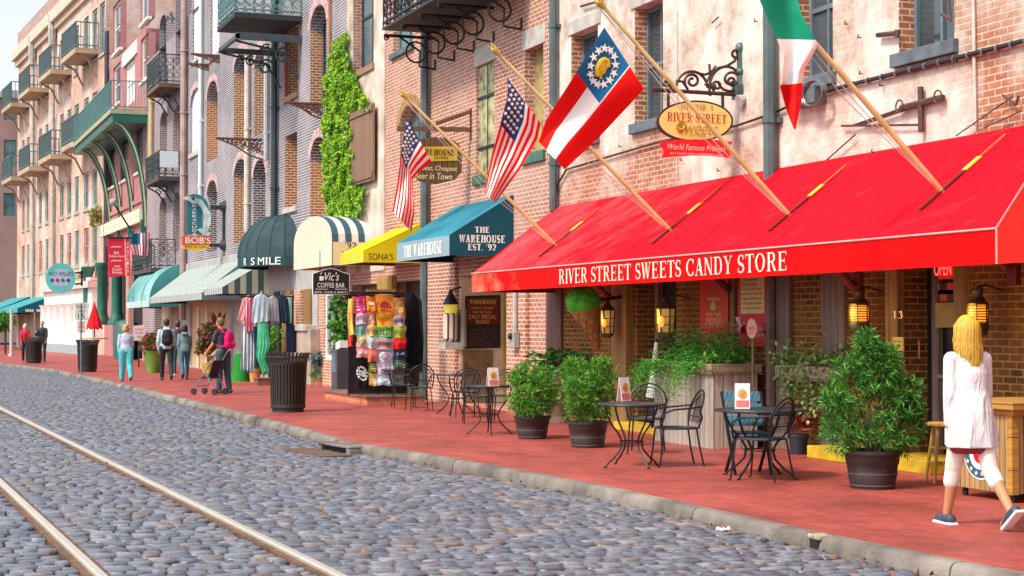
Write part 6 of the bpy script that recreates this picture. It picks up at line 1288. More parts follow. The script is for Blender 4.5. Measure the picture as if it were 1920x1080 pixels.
# wall box with ivy
A1, B1 = W(1458, 690, YW - .32), W(1560, 690, YW - .32); t = thing('ivy_box', 'wooden wall box trailing pale green ivy beside the large fern planter', 'planter', ((A1.x + B1.x) / 2, YW - .2, A1.z - .12)); zt2 = W(1500, 686, YW - .32).z
obj('box', MB().box((A1.x, YW - .36, zt2 - .18), (B1.x, YW - .08, zt2)), planks('ivy_box_wood', (.30, .23, .17), (.25, .19, .14), .18, axis='v'), t, bevel=.006); obj('shelf_bracket', MB().box((A1.x + .1, YW - .3, zt2 - .3), (A1.x + .16, YW - .075, zt2 - .182)).box((B1.x - .16, YW - .3, zt2 - .3), (B1.x - .1, YW - .075, zt2 - .182)), M_POST, t)
mb = MB()
for k in range(420): leaf(mb, Vector((rnd.uniform(A1.x - .15, B1.x + .1), YW - .22 + rnd.gauss(0, .14), zt2 + abs(rnd.gauss(0, .12)))), rdir() + VZ * .3, rnd.uniform(.05, .10), .05)
for s in range(11):
    x = rnd.uniform(A1.x + .1, B1.x - .1); L = rnd.uniform(.2, .75)
    for k in range(int(L * 55)): leaf(mb, Vector((x + rnd.gauss(0, .035), YW - .38 + rnd.gauss(0, .02), zt2 - L * rnd.random())), rdir() - VZ * .4, .07, .05)
obj('foliage', mb, leafmat('pale_ivy', [(.04, .13, .03), (.10, .25, .05), (.22, .38, .10), (.36, .48, .18)]), t)
# red leaved plant in a dark pot
p = G(1497, 852, 0); t = thing('red_plant', 'red leaved plant in a small dark pot behind the near iron chair', 'potted plant', p); obj('pot', MB().lathe([(.10, 0), (.125, .22), (.135, .22), (.135, .26), (.11, .25)], p, 16), mat('blue_black_pot', (.02, .03, .04), .4), t, smooth=True); mb = MB()
for k in range(95): a = rnd.uniform(0, 6.28); leaf(mb, p + Vector((0, 0, .25 + rnd.uniform(0, .28))), Vector((math.cos(a), math.sin(a), rnd.uniform(.1, 1.7))), rnd.uniform(.18, .34), .035, bend=.4)
obj('foliage', mb, LM_RED, t)
# the vine on the wall
vp = [(641, 62), (652, 56), (655, 112), (668, 150), (688, 178), (692, 204), (662, 208), (659, 345), (684, 352), (673, 409), (612, 409), (606, 330), (605, 250), (609, 180), (617, 110), (628, 80)]
def inside(x, y):
    c = False; j = len(vp) - 1
    for i in range(len(vp)):
        if (vp[i][1] > y) != (vp[j][1] > y) and x < (vp[j][0] - vp[i][0]) * (y - vp[i][1]) / (vp[j][1] - vp[i][1]) + vp[i][0]: c = not c
        j = i
    return c
mb = MB(); st = MB(); cnt = 0
while cnt < 16000:
    x = rnd.uniform(598, 696); y = rnd.uniform(56, 412); jx = x + 9 * noise.noise(Vector((x * .05, y * .05, 0))); jy = y + 9 * noise.noise(Vector((x * .05, y * .05, 7)))
    if not inside(jx, jy): continue
    cnt += 1; bump = .16 + .14 * noise.noise(Vector((x * .09, y * .05, 3))); p = W(x, y, YW - .04 - bump * rnd.random()); d = Vector((rnd.uniform(-1, 1), -rnd.uniform(.1, .8), rnd.uniform(-1.4, .1))); leaf(mb, p, d, rnd.uniform(.06, .11), rnd.uniform(.05, .09), Vector((rnd.uniform(-.7, .7), -1, rnd.uniform(-.1, .9))), .2)
p = W(640, 400, YW - .1); t = thing('climbing_vine', 'bright green climbing vine covering the wall beside the brown shutter', 'vine', (p.x, YW - .1, p.z)); obj('foliage', mb, LM_VINE, t)
for k in range(7): x = 615 + k * 8; st.tube([W(x, 408, YW - .03), W(x + 6 * math.sin(k), 300, YW - .03), W(x + 8, 200, YW - .03), W(632 + k * 2, 110, YW - .03)], [.03, .025, .02, .01], 5)
obj('stems', st, mat('vine_wood', (.12, .08, .05), .9), t)
# brown shutter swung from the plaster strip
A_, B_ = W(657, 270, YW - .14), W(701, 270, YW - .14); z0, z1 = W(680, 344, YW - .14).z, W(680, 202, YW - .14).z; sh = obj('shutter', MB().box((A_.x, YW - .17, z0), (B_.x, YW - .11, z1)), M_BRNSH, T2, bevel=.01); mb = MB()
for f in (.04, .90): z = z0 + (z1 - z0) * f; mb.box((A_.x, YW - .20, z), (B_.x, YW - .172, z + .14))
obj('batten', mb, M_BRNSH, sh); obj('hinge', MB().box((A_.x + .1, YW - .11, z0 + .2), (B_.x - .2, YW - .001, z0 + .26)).box((A_.x + .1, YW - .11, z1 - .3), (B_.x - .2, YW - .001, z1 - .24)), M_IRON, sh)
# ================================================================== ICE CREAM CONE, LANTERNS, WALL SIGNS
Xc = W(1093, 565, 10.2).x; c = SX(1093, 566, Xc); tipc = SX(1123, 655, Xc); t = thing('cone_statue', 'giant ice cream cone with a rough green scoop hanging by the shop door', 'statue', tipc)
mb = MB(); bmx = MB(); bmx.sphere((0, 0, 0), .27, .27, .25, 28, 20); vs = []
for v in bmx.v: q = Vector(v); f = 1 + .09 * noise.noise(q * 9) + .06 * noise.noise(q * 22); q2 = q * f; q2.z = max(q2.z, -.17 - .04 * noise.noise(q * 12)); vs.append(c + q2)
mb.add(vs, bmx.f); obj('scoop', mb, mat('mint_green', (.07, .48, .03), .6, 0, .3, 14, .8, bscale=40), t, smooth=True)
ax = (c - tipc).normalized(); tp = tipc + ax * ((c - tipc).length - .12); obj('cone', MB().tube([tipc, tipc.lerp(tp, .5), tp, tp + ax * .04], [.02, .12, .235, .225], 20), mat('waffle_cone', (.36, .17, .045), .6, 0, .25, 10, .5), t, smooth=True)
wb = MB()
for k in range(8): 
    u = ax.orthogonal().normalized(); v = ax.cross(u)
    for sg in (1, -1): wb.tube([tipc.lerp(tp, f) + (u * math.cos(k * .785 + sg * f * 2.2) + v * math.sin(k * .785 + sg * f * 2.2)) * (.02 + .217 * f) for f in [i / 8 for i in range(9)]], .007, 4)
obj('waffle_ribs', wb, mat('waffle_rib', (.26, .11, .03), .6), t); obj('hanging_bracket', MB().tube([c + VY * .1, Vector((Xc, YW - .02, c.z + .1))], .025, 6), M_IRON, t)
def lantern(px, wpx, hpx, lb, kind, Y=YW - .32):
    c = W(px[0], px[1], Y); Z = (c - CAM).dot(FW); r = wpx / F * Z / 2; h = hpx / F * Z; t = thing('wall_lantern', lb, 'lantern', c - VZ * h / 2, 'lanterns along the shop front'); m = mat('bronze_lantern', (.10, .085, .04), .45, .6, .4, 12); gl = mat('amber_glass', (.8, .3, .04), .25, 0, .3, 9, emit=(1.0, .28, .02), es=1.1); gl2 = mat('dim_lamp_glass', (.45, .36, .16), .2, 0, .4, 9, emit=(1, .5, .1), es=.12)
    if kind == 'ship':
        obj('cap', MB().lathe([(r * .95, .14 * h), (r * 1.0, .17 * h), (r * .75, .24 * h), (r * .5, .32 * h), (r * .5, .42 * h), (r * .62, .43 * h), (r * .5, .5 * h)], c, 16), m, t, smooth=True); obj('base', MB().lathe([(r * .8, -.5 * h), (r * .9, -.45 * h), (r * 1.05, -.32 * h), (r * .95, -.24 * h)], c, 16), m, t, smooth=True)
        obj('glass', MB().lathe([(r * .85, -.235 * h), (r * .92, -.1 * h), (r * .92, .03 * h), (r * .85, .135 * h)], c, 16), gl, t, smooth=True); mb = MB()
        for k in range(7): z = (-.22 + .055 * k) * h; mb.lathe([(r * .94, z - .006), (r * .98, z), (r * .94, z + .006)], c, 16)
        for k in range(6): a = k * math.pi / 3 + .3; mb.tube([c + Vector((r * math.cos(a), r * math.sin(a), -.26 * h)), c + Vector((r * math.cos(a), r * math.sin(a), .16 * h))], .008, 4)
        obj('cage', mb, m, t)
    else:
        obj('cap', MB().lathe([(r * 1.1, .2 * h), (r * .9, .26 * h), (r * .4, .36 * h), (r * .3, .44 * h), (r * .12, .5 * h)], c, 6), m, t); obj('base', MB().lathe([(r * .4, -.5 * h), (r * .9, -.42 * h), (r * .95, -.38 * h)], c, 6), m, t); obj('glass', MB().lathe([(r * .8, -.375 * h), (r * .95, .195 * h)], c, 6), gl2, t); obj('lamp_flame', MB().sphere(c + Vector((r * .5, -r * .75, -.12 * h)), r * .42, r * .3, r * .6), gl, t)
        mb = MB()
        for k in range(6): a = k * math.pi / 3; mb.tube([c + Vector((r * .86 * math.cos(a), r * .86 * math.sin(a), -.38 * h)), c + Vector((r * 1.02 * math.cos(a), r * 1.02 * math.sin(a), .2 * h))], .012, 4)
        for z in (-.2, 0): mb.lathe([(r * .9, z * h - .006), (r * .93, z * h), (r * .9, z * h + .006)], c, 6)
        obj('cage', mb, m, t)
    ld = bpy.data.lights.new('lantern_light', 'POINT'); ld.energy = 6 if kind == 'ship' else 5; ld.color = (1, .55, .18); ld.shadow_soft_size = .12; lo_ = bpy.data.objects.new('lantern_light', ld); COL.objects.link(lo_); lo_.parent = t; lo_.location = c + Vector((0, -r * 1.35, -.05 * h)) - t.location
    obj('wall_arm', MB().tube([c + VZ * h * .5, c + Vector((0, .1, h * .56)), Vector((c.x, YW - .005, c.z + h * .45))], .014, 6), m, t)
lantern((1139, 597), 26, 74, 'six sided lantern left of the ferns, beside the giant cone', 'hex'); lantern((1248, 594), 36, 76, 'six sided lantern above the fern planter', 'hex', YW - .42); lantern((1611, 584), 38, 84, 'round ship lantern with amber glass above the large potted shrub', 'ship'); lantern((1833, 584), 40, 90, 'round ship lantern with amber glass behind the blonde woman', 'ship')
# posters under the awning
def flat_sign(name, lb, cat, x0, x1, yt, yb, m, Y=YW - .09, th=.02): 
    A = W(x0, (yt + yb) / 2, Y); B = W(x1, (yt + yb) / 2, Y); z1 = W((x0 + x1) / 2, yt, Y).z; z0 = W((x0 + x1) / 2, yb, Y).z; t = thing(name, lb, cat, ((A.x + B.x) / 2, Y, z0)); obj('board', MB().box((A.x, Y, z0), (B.x, Y + th, z1)), m, t, bevel=.004); return t, A.x, B.x, z0, z1, Y
def ftext(lt, s, f, x0, x1, z0, z1, font='sans', shear=0, lift=.004): _, a, b, c0, c1, Y = f; put_text(lt, s, (a + (b - a) * x0, Y, c0 + (c1 - c0) * z0), VX, VZ, (b - a) * (x1 - x0), (c1 - c0) * (z1 - z0), font, shear, lift)
M_POSTER = mat('poster_red', (.46, .008, .012), .6, 0, .15, 2); M_CREAMP = mat('cream_print', (.72, .55, .28), .6, 0, .1, 4)
f = flat_sign('red_poster', 'red poster with a small green candy picture beside the brick pier', 'poster', 1312, 1365, 500, 660, M_POSTER); lt = MB(); ftext(lt, 'FRESH', f, .28, .72, .60, .64, shear=.2); ftext(lt, 'Made Daily', f, .24, .76, .42, .46, shear=.2); ftext(lt, 'GOPHER', f, .2, .8, .355, .40, 'serif'); ftext(lt, 'CHEWS', f, .22, .78, .295, .34, 'serif'); obj('lettering', lt, M_CREAMP, f[0]); _, a, b, c0, c1, Y = f; q = lambda u, v: (a + (b - a) * u, Y - .006, c0 + (c1 - c0) * v)
obj('candy_picture', MB().prism([q(.42, .49), q(.58, .49), q(.6, .53), q(.56, .585), q(.44, .585), q(.4, .53)], (0, .004, 0)), mat('candy_green', (.25, .4, .05), .5), f[0])
f = flat_sign('menu_poster', 'red board with a cream price list and pink flowers at its foot', 'poster', 1383, 1440, 495, 650, M_POSTER); _, a, b, c0, c1, Y = f; obj('price_list', MB().box((a + (b - a) * .12, Y - .008, c0 + (c1 - c0) * .40), (a + (b - a) * .9, Y - .002, c0 + (c1 - c0) * .86)), mat('list_paper', (.66, .50, .22), .6, 0, .08, 3), f[0]); lt = MB()
for k, s in enumerate(['Homemade', 'FUDGE', 'chocolate - vanilla - pecan', 'peanut butter - rocky road', 'pralines by the pound', 'taffy  gophers  brittle', 'we ship anywhere']): zt = .83 - .058 * k; ftext(lt, s, f, .18, .82 if k > 1 else .66, zt - .034, zt, shear=.2 if k < 1 else 0, lift=.012)
obj('lettering', lt, mat('list_ink', (.12, .04, .01), .7), f[0]); mb = MB()
for cx_, cz in ((.15, .24), (.88, .22)):
    for k in range(14): leaf(mb, Vector(q(0, 0)) if False else Vector((a + (b - a) * cx_, Y - .02, c0 + (c1 - c0) * cz)) + rdir() * .05, rdir() - VY * .5, .14, .09)
obj('paper_flower', mb, leafmat('paper_flower', [(.65, .05, .12), (.75, .3, .35), (.8, .6, .55)]), f[0])
p = W(1409, 616, YW - .5); t = thing('round_plaque', 'round pink plaque on a slim post rising from the planter', 'sign', (p.x, p.y, p.z - .8)); obj('disc', MB().prism([p + Vector((.13 * math.cos(a), 0, .13 * math.sin(a))) for a in [k * .3927 for k in range(16)]], (0, .02, 0)), mat('pink_plaque', (.72, .38, .30), .6, 0, .1, 6), t); obj('post', MB().tube([p + Vector((0, .02, -.1)), p + Vector((.0, .02, -.75))], .02, 6), mat('olive_post', (.14, .14, .05), .7), t); lt = MB(); put_text(lt, 'SWEETS', (p.x - .09, p.y, p.z - .02), VX, VZ, .18, .04); put_text(lt, 'since 1973', (p.x - .07, p.y, p.z - .07), VX, VZ, .14, .03); obj('lettering', lt, mat('plaque_red', (.4, .03, .03), .6), t)
f = flat_sign('step_sign', 'yellow WATCH YOUR STEP notice on the timber door post', 'sign', 1673, 1693, 632, 658, mat('notice_yellow', (.72, .58, .08), .5, 0, .08, 5), Y=YW - .125); lt = MB(); ftext(lt, 'WATCH YOUR', f, .08, .92, .62, .76); ftext(lt, 'STEP', f, .2, .8, .16, .46); obj('lettering', lt, M_BLACK, f[0])
lt = MB(); A = W(1674, 597, YW - .1); B = W(1681, 597, YW - .1); put_text(lt, '1', (A.x, YW - .1, A.z), VX, VZ, B.x - A.x, .085, 'serif'); A = W(1685, 597, YW - .1); B = W(1693, 597, YW - .1); put_text(lt, '3', (A.x, YW - .1, A.z), VX, VZ, B.x - A.x, .085, 'serif'); o = obj('house_number', lt, mat('brass_number', (.75, .62, .35), .4, .5), T1)
f = flat_sign('framed_notice', 'small dark framed notice on the brick pier beside the cone', 'sign', 1144, 1171, 640, 695, mat('dark_frame_wood', (.09, .055, .03), .6), Y=YW - .05); _, a, b, c0, c1, Y = f; obj('paper', MB().box((a + .06, Y - .006, c0 + .06), (b - .06, Y - .001, c1 - .06)), mat('aged_paper', (.24, .17, .07), .8, 0, .4, 12), f[0])
# neon and checks behind the glass door
A = W(1748, 500, YW - .12); B = W(1786, 500, YW - .12); t = thing('neon_sign', 'glowing red neon OPEN sign in the near shop door', 'neon sign', ((A.x + B.x) / 2, YW + .24, 1.9)); z1, z0 = W(1767, 490, YW + .22).z, W(1767, 520, YW + .22).z; A = W(1747, 505, YW + .22); B = W(1789, 505, YW + .22); obj('backing', MB().box((A.x, YW + .225, z0 - .02), (B.x, YW + .25, z1 + .05)), mat('neon_box', (.25, .0, .0), .5, emit=(1, .01, .01), es=.28), t); lt = MB(); put_text(lt, 'OPEN', (A.x + .05, YW + .22, z0 + .02), VX, VZ, B.x - A.x - .1, z1 - z0 - .02); obj('tubes', lt, mat('neon_red', (.9, .1, .1), .4, emit=(1, .06, .05), es=2.2), t)
t = thing('checker_panel', 'red and dark chequered panel hung below the neon sign', 'panel', ((A.x + B.x) / 2, YW + .24, 1.7)); rb_ = MB(); db_ = MB(); w_ = (B.x - A.x) / 3
for i in range(3):
    for j in range(2): zc_ = W(1767, 541 + 13 * j, YW + .22).z; (rb_ if (i + j) % 2 == 0 else db_).box((A.x + i * w_, YW + .225, zc_ - .065), (A.x + (i + 1) * w_ - .003, YW + .245, zc_ + .062))
obj('red_checks', rb_, mat('check_red', (.62, .06, .03), .6), t); obj('dark_checks', db_, mat('check_dark', (.03, .01, .01), .6), t)
z0 = W(1760, 614, YW + .2).z; A = W(1755, 590, YW + .2); o = obj('door_notice', MB().box((A.x, YW + .19, z0), (A.x + .42, YW + .2, z0 + .28)), mat('parchment', (.34, .25, .06), .7, 0, .2, 6)); tag(o, 'parchment coloured notice stuck inside the near shop door', 'notice')
# furled white parasol in the doorway
p = W(1222, 760, YW - .55); p.z = .12; q = W(1231, 642, YW - .5); t = thing('furled_parasol', 'furled white parasol standing in the dark doorway behind the ferns', 'parasol', p); obj('cover', MB().tube([p + VZ * .45, p.lerp(q, .6), q], [.09, .075, .03], 10), mat('white_cover', (.62, .66, .68), .6, 0, .1), t, smooth=True); obj('pole', MB().tube([p, q + VZ * .05], .018, 6), M_IRON, t)
# electric meter and lantern on the brick pilasters
p = W(966, 610, YW - .12); t = thing('electric_meter', 'grey electric meter box with conduit on the brick pilaster', 'meter', (p.x, p.y, p.z - .4)); obj('conduit', MB().tube([p + VZ * 1.0, p - VZ * .15], .05, 8), M_STONE, t, smooth=True); obj('meter_box', MB().box((p.x - .12, YW - .2, p.z - .42), (p.x + .14, YW - .085, p.z - .12)), mat('meter_grey', (.35, .35, .38), .5, .2), t, bevel=.01); obj('knob', MB().sphere(p + Vector((0, -.09, -.2)), .06), M_BLACK, t)
p = W(845, 600, YW - .3); t = thing('bottle_lantern', 'black wall lamp with yellow glass above a pale striped float', 'lantern', (p.x, p.y, p.z - .8)); z = lambda y: W(845, y, YW - .3).z; obj('hood', MB().lathe([(.17, 0), (.1, .14), (.05, .22), (.03, .3)], Vector((p.x, p.y, z(571))), 12), M_BLACK, t, smooth=True); obj('glass', MB().lathe([(.13, 0), (.14, z(571) - z(587))], Vector((p.x, p.y, z(587))), 12), mat('yellow_glass', (.6, .5, .05), .3, emit=(1, .8, .1), es=.2), t, smooth=True); obj('arm', MB().tube([(p.x, p.y, z(562)), (p.x, p.y, z(545)), (p.x, YW - .08, z(538))], .02, 6), M_BLACK, t)
mb = MB().lathe([(.06, 0), (.15, .08), (.16, z(590) - z(640)), (.1, z(590) - z(640) + .06)], Vector((p.x, p.y, z(642))), 14); obj('float', mb, stripes('float_stripes', (.06, .035, .03), (.66, .55, .44), .11, 0, .35), t, smooth=True); obj('shelf', MB().box((p.x - .2, p.y - .18, z(655)), (p.x + .2, YW - .082, z(655) + .14)), M_STONE, t); obj('back_board', MB().box((p.x - .35, YW - .13, z(650)), (p.x + .35, YW - .085, z(580))), M_OLDW, t)
# stool and wheeled cart
p = G(1768, 905, 0); t = thing('wooden_stool', 'honey coloured wooden stool in front of the near shop door', 'stool', p); M_YW = planks('honey_wood', (.62, .38, .08), (.55, .33, .06), .3); obj('seat', MB().lathe([(.15, .58), (.165, .59), (.165, .61), (.15, .62)], p, 18), M_YW, t, smooth=True)
for k in range(4): a = k * math.pi / 2 + .5; d = Vector((math.cos(a), math.sin(a), 0)); obj('leg', MB().tube([p + d * .19, p + d * .10 + VZ * .585], [.016, .02], 8), M_YW, t, smooth=True)
mb = MB()
for z, r in ((.2, .155), (.36, .13)):
    for k in range(4): a = k * math.pi / 2 + .5; b = a + math.pi / 2; mb.tube([p + Vector((math.cos(a) * r, math.sin(a) * r, z)), p + Vector((math.cos(b) * r, math.sin(b) * r, z))], .011, 6)
obj('rung', mb, M_YW, t, smooth=True)
A, B = G(1797, 928, 0), G(1899, 944, 0); ux = (B - A).normalized(); uy = Vector((-ux.y, ux.x, 0)); uy = uy if uy.y > 0 else -uy; L = (B - A).length; D_ = .75
t = thing('serving_cart', 'wheeled wooden serving cart with a round emblem behind the blonde woman', 'cart', (A + B) / 2); M_CARTP = planks('cart_planks', (.34, .20, .07), (.42, .27, .11), .075); M_CARTT = planks('cart_top', (.46, .24, .04), (.4, .2, .035), .3, axis='v'); c = A + ux * L / 2 + uy * D_ / 2
obj('body', MB().obox(c + VZ * .44, ux * (L / 2), uy * (D_ / 2), VZ * .36), M_CARTP, t, bevel=.005); obj('corner_post', MB().obox(B - ux * .02 + uy * .02 + VZ * .44, ux * .035, uy * .035, VZ * .365), M_CARTT, t); obj('counter_top', MB().obox(c + VZ * .885 , ux * (L / 2 + .11), uy * (D_ / 2 + .08), VZ * .035).obox(c + VZ * .825, ux * (L / 2 + .05), uy * (D_ / 2 + .03), VZ * .024), M_CARTT, t, bevel=.006)
for f, g in ((.06, .06), (.94, .06), (.94, .94), (.06, .94)): q = A + ux * L * f + uy * D_ * g; obj('caster', MB().tube([q + uy * -.012 + VZ * .035, q + uy * .012 + VZ * .035], .035, 12).box((q.x - .02, q.y - .02, .05), (q.x + .02, q.y + .02, .085)), M_IRON, t)
q = A + ux * L * .42 + VZ * .42 - uy * .004; ring = lambda r, h: [q - uy * h + ux * r * math.cos(a) + VZ * r * math.sin(a) for a in [k * .19635 for k in range(32)]]
e_ = obj('emblem', MB().prism(ring(.245, .0), uy * .003), M_LETTER, t); obj('emblem_ring', MB().prism(ring(.23, .004), uy * .002), mat('emblem_navy', (.02, .10, .18), .5), e_); obj('emblem_field', MB().prism(ring(.15, .008), uy * .002), M_LETTER, e_); obj('emblem_centre', MB().prism(ring(.09, .012), uy * .002), M_FR, e_)
sm = MB()
for k in range(14): a = k * .4488; star(sm, q - uy * .012 + ux * .19 * math.cos(a) + VZ * .19 * math.sin(a), .026, ux, VZ)
obj('emblem_stars', sm, M_LETTER, e_)
# ================================================================== LITTER BINS
def make_bin(label):
    t = thing('litter_bin', label, 'bin', (0, 0, 0), 'slatted litter bins by the kerb'); m = mat('brown_black_steel', (.035, .03, .026), .45, .3, .2, 6)
    for k in range(34):
        a = 2 * math.pi * k / 34; d = Vector((math.cos(a), math.sin(a), 0)); s = Vector((-d.y, d.x, 0)); pr = [(.285, .06), (.30, .5), (.315, .82), (.335, .92), (.375, 1.0)]
        mb = MB() if k == 0 else mb
        for (r0, z0), (r1, z1) in zip(pr, pr[1:]): mb.bar(d * r0 + VZ * z0, d * r1 + VZ * z1, .034, .008, d)
    obj('slats', mb, m, t); mb = MB()
    for r, z in ((.29, .08), (.31, .80)): mb.lathe([(r - .012, z), (r + .008, z), (r + .008, z + .05), (r - .012, z + .05)], (0, 0, 0), 30)
    obj('band', mb, m, t, smooth=True); obj('rim', MB().tube([(.345 * math.cos(a), .345 * math.sin(a), .93) for a in [k * math.pi / 16 for k in range(33)]], .014, 6, False), m, t, smooth=True); obj('liner', MB().lathe([(.22, .05), (.25, .05), (.27, .80), (.255, .80), (.2, .08)], (0, 0, 0), 24), M_DARK, t, smooth=True); obj('base', MB().lathe([(.27, .0), (.27, .05), (.2, .05)], (0, 0, 0), 24), m, t); return t
bn = make_bin('slatted dark litter bin nearest the camera, at the bend of the kerb'); p = G(540, 772, 0); bn.location = p; bn.scale = (1.1,) * 3
for x, y, lb in ((164, 697, 'slatted dark litter bin in front of the speed limit sign'), (63, 681, 'slatted dark litter bin hiding the couple at the far end')): dup(bn, G(x, y, 0), .3, lb, 1.1)
# ================================================================== SHIRT RACK, CLOTHES AND SHOP DISPLAYS
p0 = G(688, 761, 0); p1 = G(645, 747, 0); p2 = G(782, 757, 0)
t = thing('brick_step', 'low red brick step with a dark top under the shirt rack', 'step', (p0.x, p0.y + .5, 0)); xl = min(p1.x, p0.x - 1.6); M_STEPB = brick('orange_step_brick', (.52, .17, .08), (.42, .12, .06), (.5, .35, .28), .006, bump=.3)
Yb = min(p2.y, YW - .15); obj('riser', MB().box((xl, p0.y, 0), (p0.x, Yb, .15)), M_STEPB, t); obj('tread', MB().box((xl - .02, p0.y - .03, .152), (p0.x + .03, Yb + .02, .20)), mat('step_tread', (.16, .09, .08), .7, 0, .3, 4), t, bevel=.012)
XR = p0.x - .30; px = lambda x, y, dx=0: SX(x, y, XR + dx)
t = thing('shirt_rack', 'tall grid rack hung with bright printed shirts on the brick step', 'rack', (XR, px(706, 740).y, .2)); mb = MB(); zt = px(706, 549).z; ya, yb = px(655, 600).y, px(764, 600).y
for y in (ya, (ya + yb) / 2, yb): mb.tube([(XR - .06, y, .2), (XR - .06, y, zt)], .02, 6)
mb.tube([(XR - .06, ya, zt), (XR - .06, yb, zt)], .022, 6)
for k in range(14): z = .3 + (zt - .35) * k / 13; mb.tube([(XR - .05, ya, z), (XR - .05, yb, z)], .007, 4)
obj('grid', mb, M_IRON, t); obj('backing', MB().box((XR - .12, ya, .22), (XR - .09, yb, zt - .05)), mat('rack_backing', (.05, .035, .03), .9), t)
obj('crest_rail', MB().box((XR - .1, px(689, 550).y, zt + .02), (XR - .02, px(742, 550).y, zt + .07)), M_POST, t)
SH = [ # label bits, px x0, x1, y0, y1, cloth colour, print kind, print colour
 ('orange shirt with a dark red half circle print, top of the middle column', 705, 738, 553, 591, (.80, .28, .04), 'half', (.35, .02, .03)), ('golden yellow shirt below the half circle shirt', 706, 737, 589, 614, (.82, .46, .03), 'sun', (.75, .22, .02)), ('green shirt with pale letters in the middle column', 705, 738, 613, 633, (.07, .35, .08), 'word', (.8, .75, .3)), ('dusty lilac shirt with dark figures in the middle column', 705, 738, 633, 656, (.50, .33, .38), 'word', (.2, .08, .1)), ('lavender shirt with a white ring print', 706, 737, 655, 681, (.55, .46, .62), 'ring', (.85, .85, .88)), ('pale lavender shirt with small dark dots', 706, 737, 680, 703, (.60, .52, .66), 'dots', (.18, .15, .3)), ('light blue shirt at the foot of the middle column', 706, 736, 702, 723, (.45, .64, .72), 'ring', (.7, .8, .82)),
 ('bright orange shirt with a small white print, top of the second column', 687, 705, 556, 583, (.82, .25, .03), 'bar', (.8, .7, .5)), ('salmon shirt with a pale corner in the second column', 688, 705, 583, 609, (.72, .27, .16), 'half', (.8, .6, .5)), ('cream shirt with a round yellow print', 687, 706, 609, 631, (.80, .62, .32), 'ring', (.75, .5, .1)), ('pale blue shirt in the second column', 687, 705, 631, 653, (.50, .65, .66), 'bar', (.7, .8, .8)), ('coral red shirt in the second column', 688, 706, 653, 678, (.78, .20, .13), 'bar', (.7, .3, .2)), ('dark shirt with yellow and green stripes', 688, 706, 678, 701, (.10, .14, .06), 'stripes', (.7, .6, .1)), ('yellow and cream checked shirt at the foot of the second column', 690, 707, 700, 723, (.75, .55, .18), 'dots', (.85, .75, .5)),
 ('pink shirt with black and white stripes, top of the left column', 661, 687, 556, 588, (.70, .05, .20), 'stripes', (.85, .8, .8)), ('pinkish white shirt with a blurred round print', 667, 688, 587, 608, (.72, .50, .58), 'ring', (.4, .5, .65)), ('teal shirt with a magenta base in the left column', 666, 687, 607, 629, (.20, .52, .50), 'bar', (.65, .08, .3)), ('cream yellow shirt with striped arc print', 669, 689, 628, 650, (.78, .66, .40), 'half', (.55, .45, .1)), ('rose pink shirt in the left column', 669, 689, 649, 671, (.74, .30, .36), 'word', (.8, .6, .5)), ('black shirt with white round lettering at the foot of the left column', 666, 690, 671, 729, (.012, .012, .016), 'word2', (.85, .83, .8)),
 ('deep orange shirt with a yellow print, top of the right column', 738, 760, 558, 592, (.46, .19, .10), 'sun', (.72, .5, .1)), ('grey mauve shirt with small dark letters', 737, 760, 591, 613, (.48, .36, .42), 'word', (.15, .1, .2)), ('lime green shirt in the right column', 737, 761, 612, 634, (.32, .44, .06), 'bar', (.12, .3, .05)), ('plain red shirt in the right column', 737, 761, 633, 654, (.72, .02, .02), 'bar', (.7, .2, .2)), ('navy shirt with a pale sketch in the right column', 738, 761, 653, 673, (.04, .05, .12), 'bar', (.3, .4, .6)), ('dark green shirt with orange dots in the right column', 738, 761, 672, 693, (.02, .13, .09), 'dots', (.7, .3, .1)), ('grey green shirt at the foot of the right column', 737, 760, 692, 722, (.20, .27, .25), 'bar', (.35, .4, .4)),
 ('yellow shirt on the far left edge of the rack', 653, 664, 560, 628, (.80, .56, .10), 'bar', (.7, .3, .1)), ('scarlet shirt behind the pink sleeve', 653, 662, 627, 650, (.72, .06, .05), 'bar', (.7, .2, .1))]
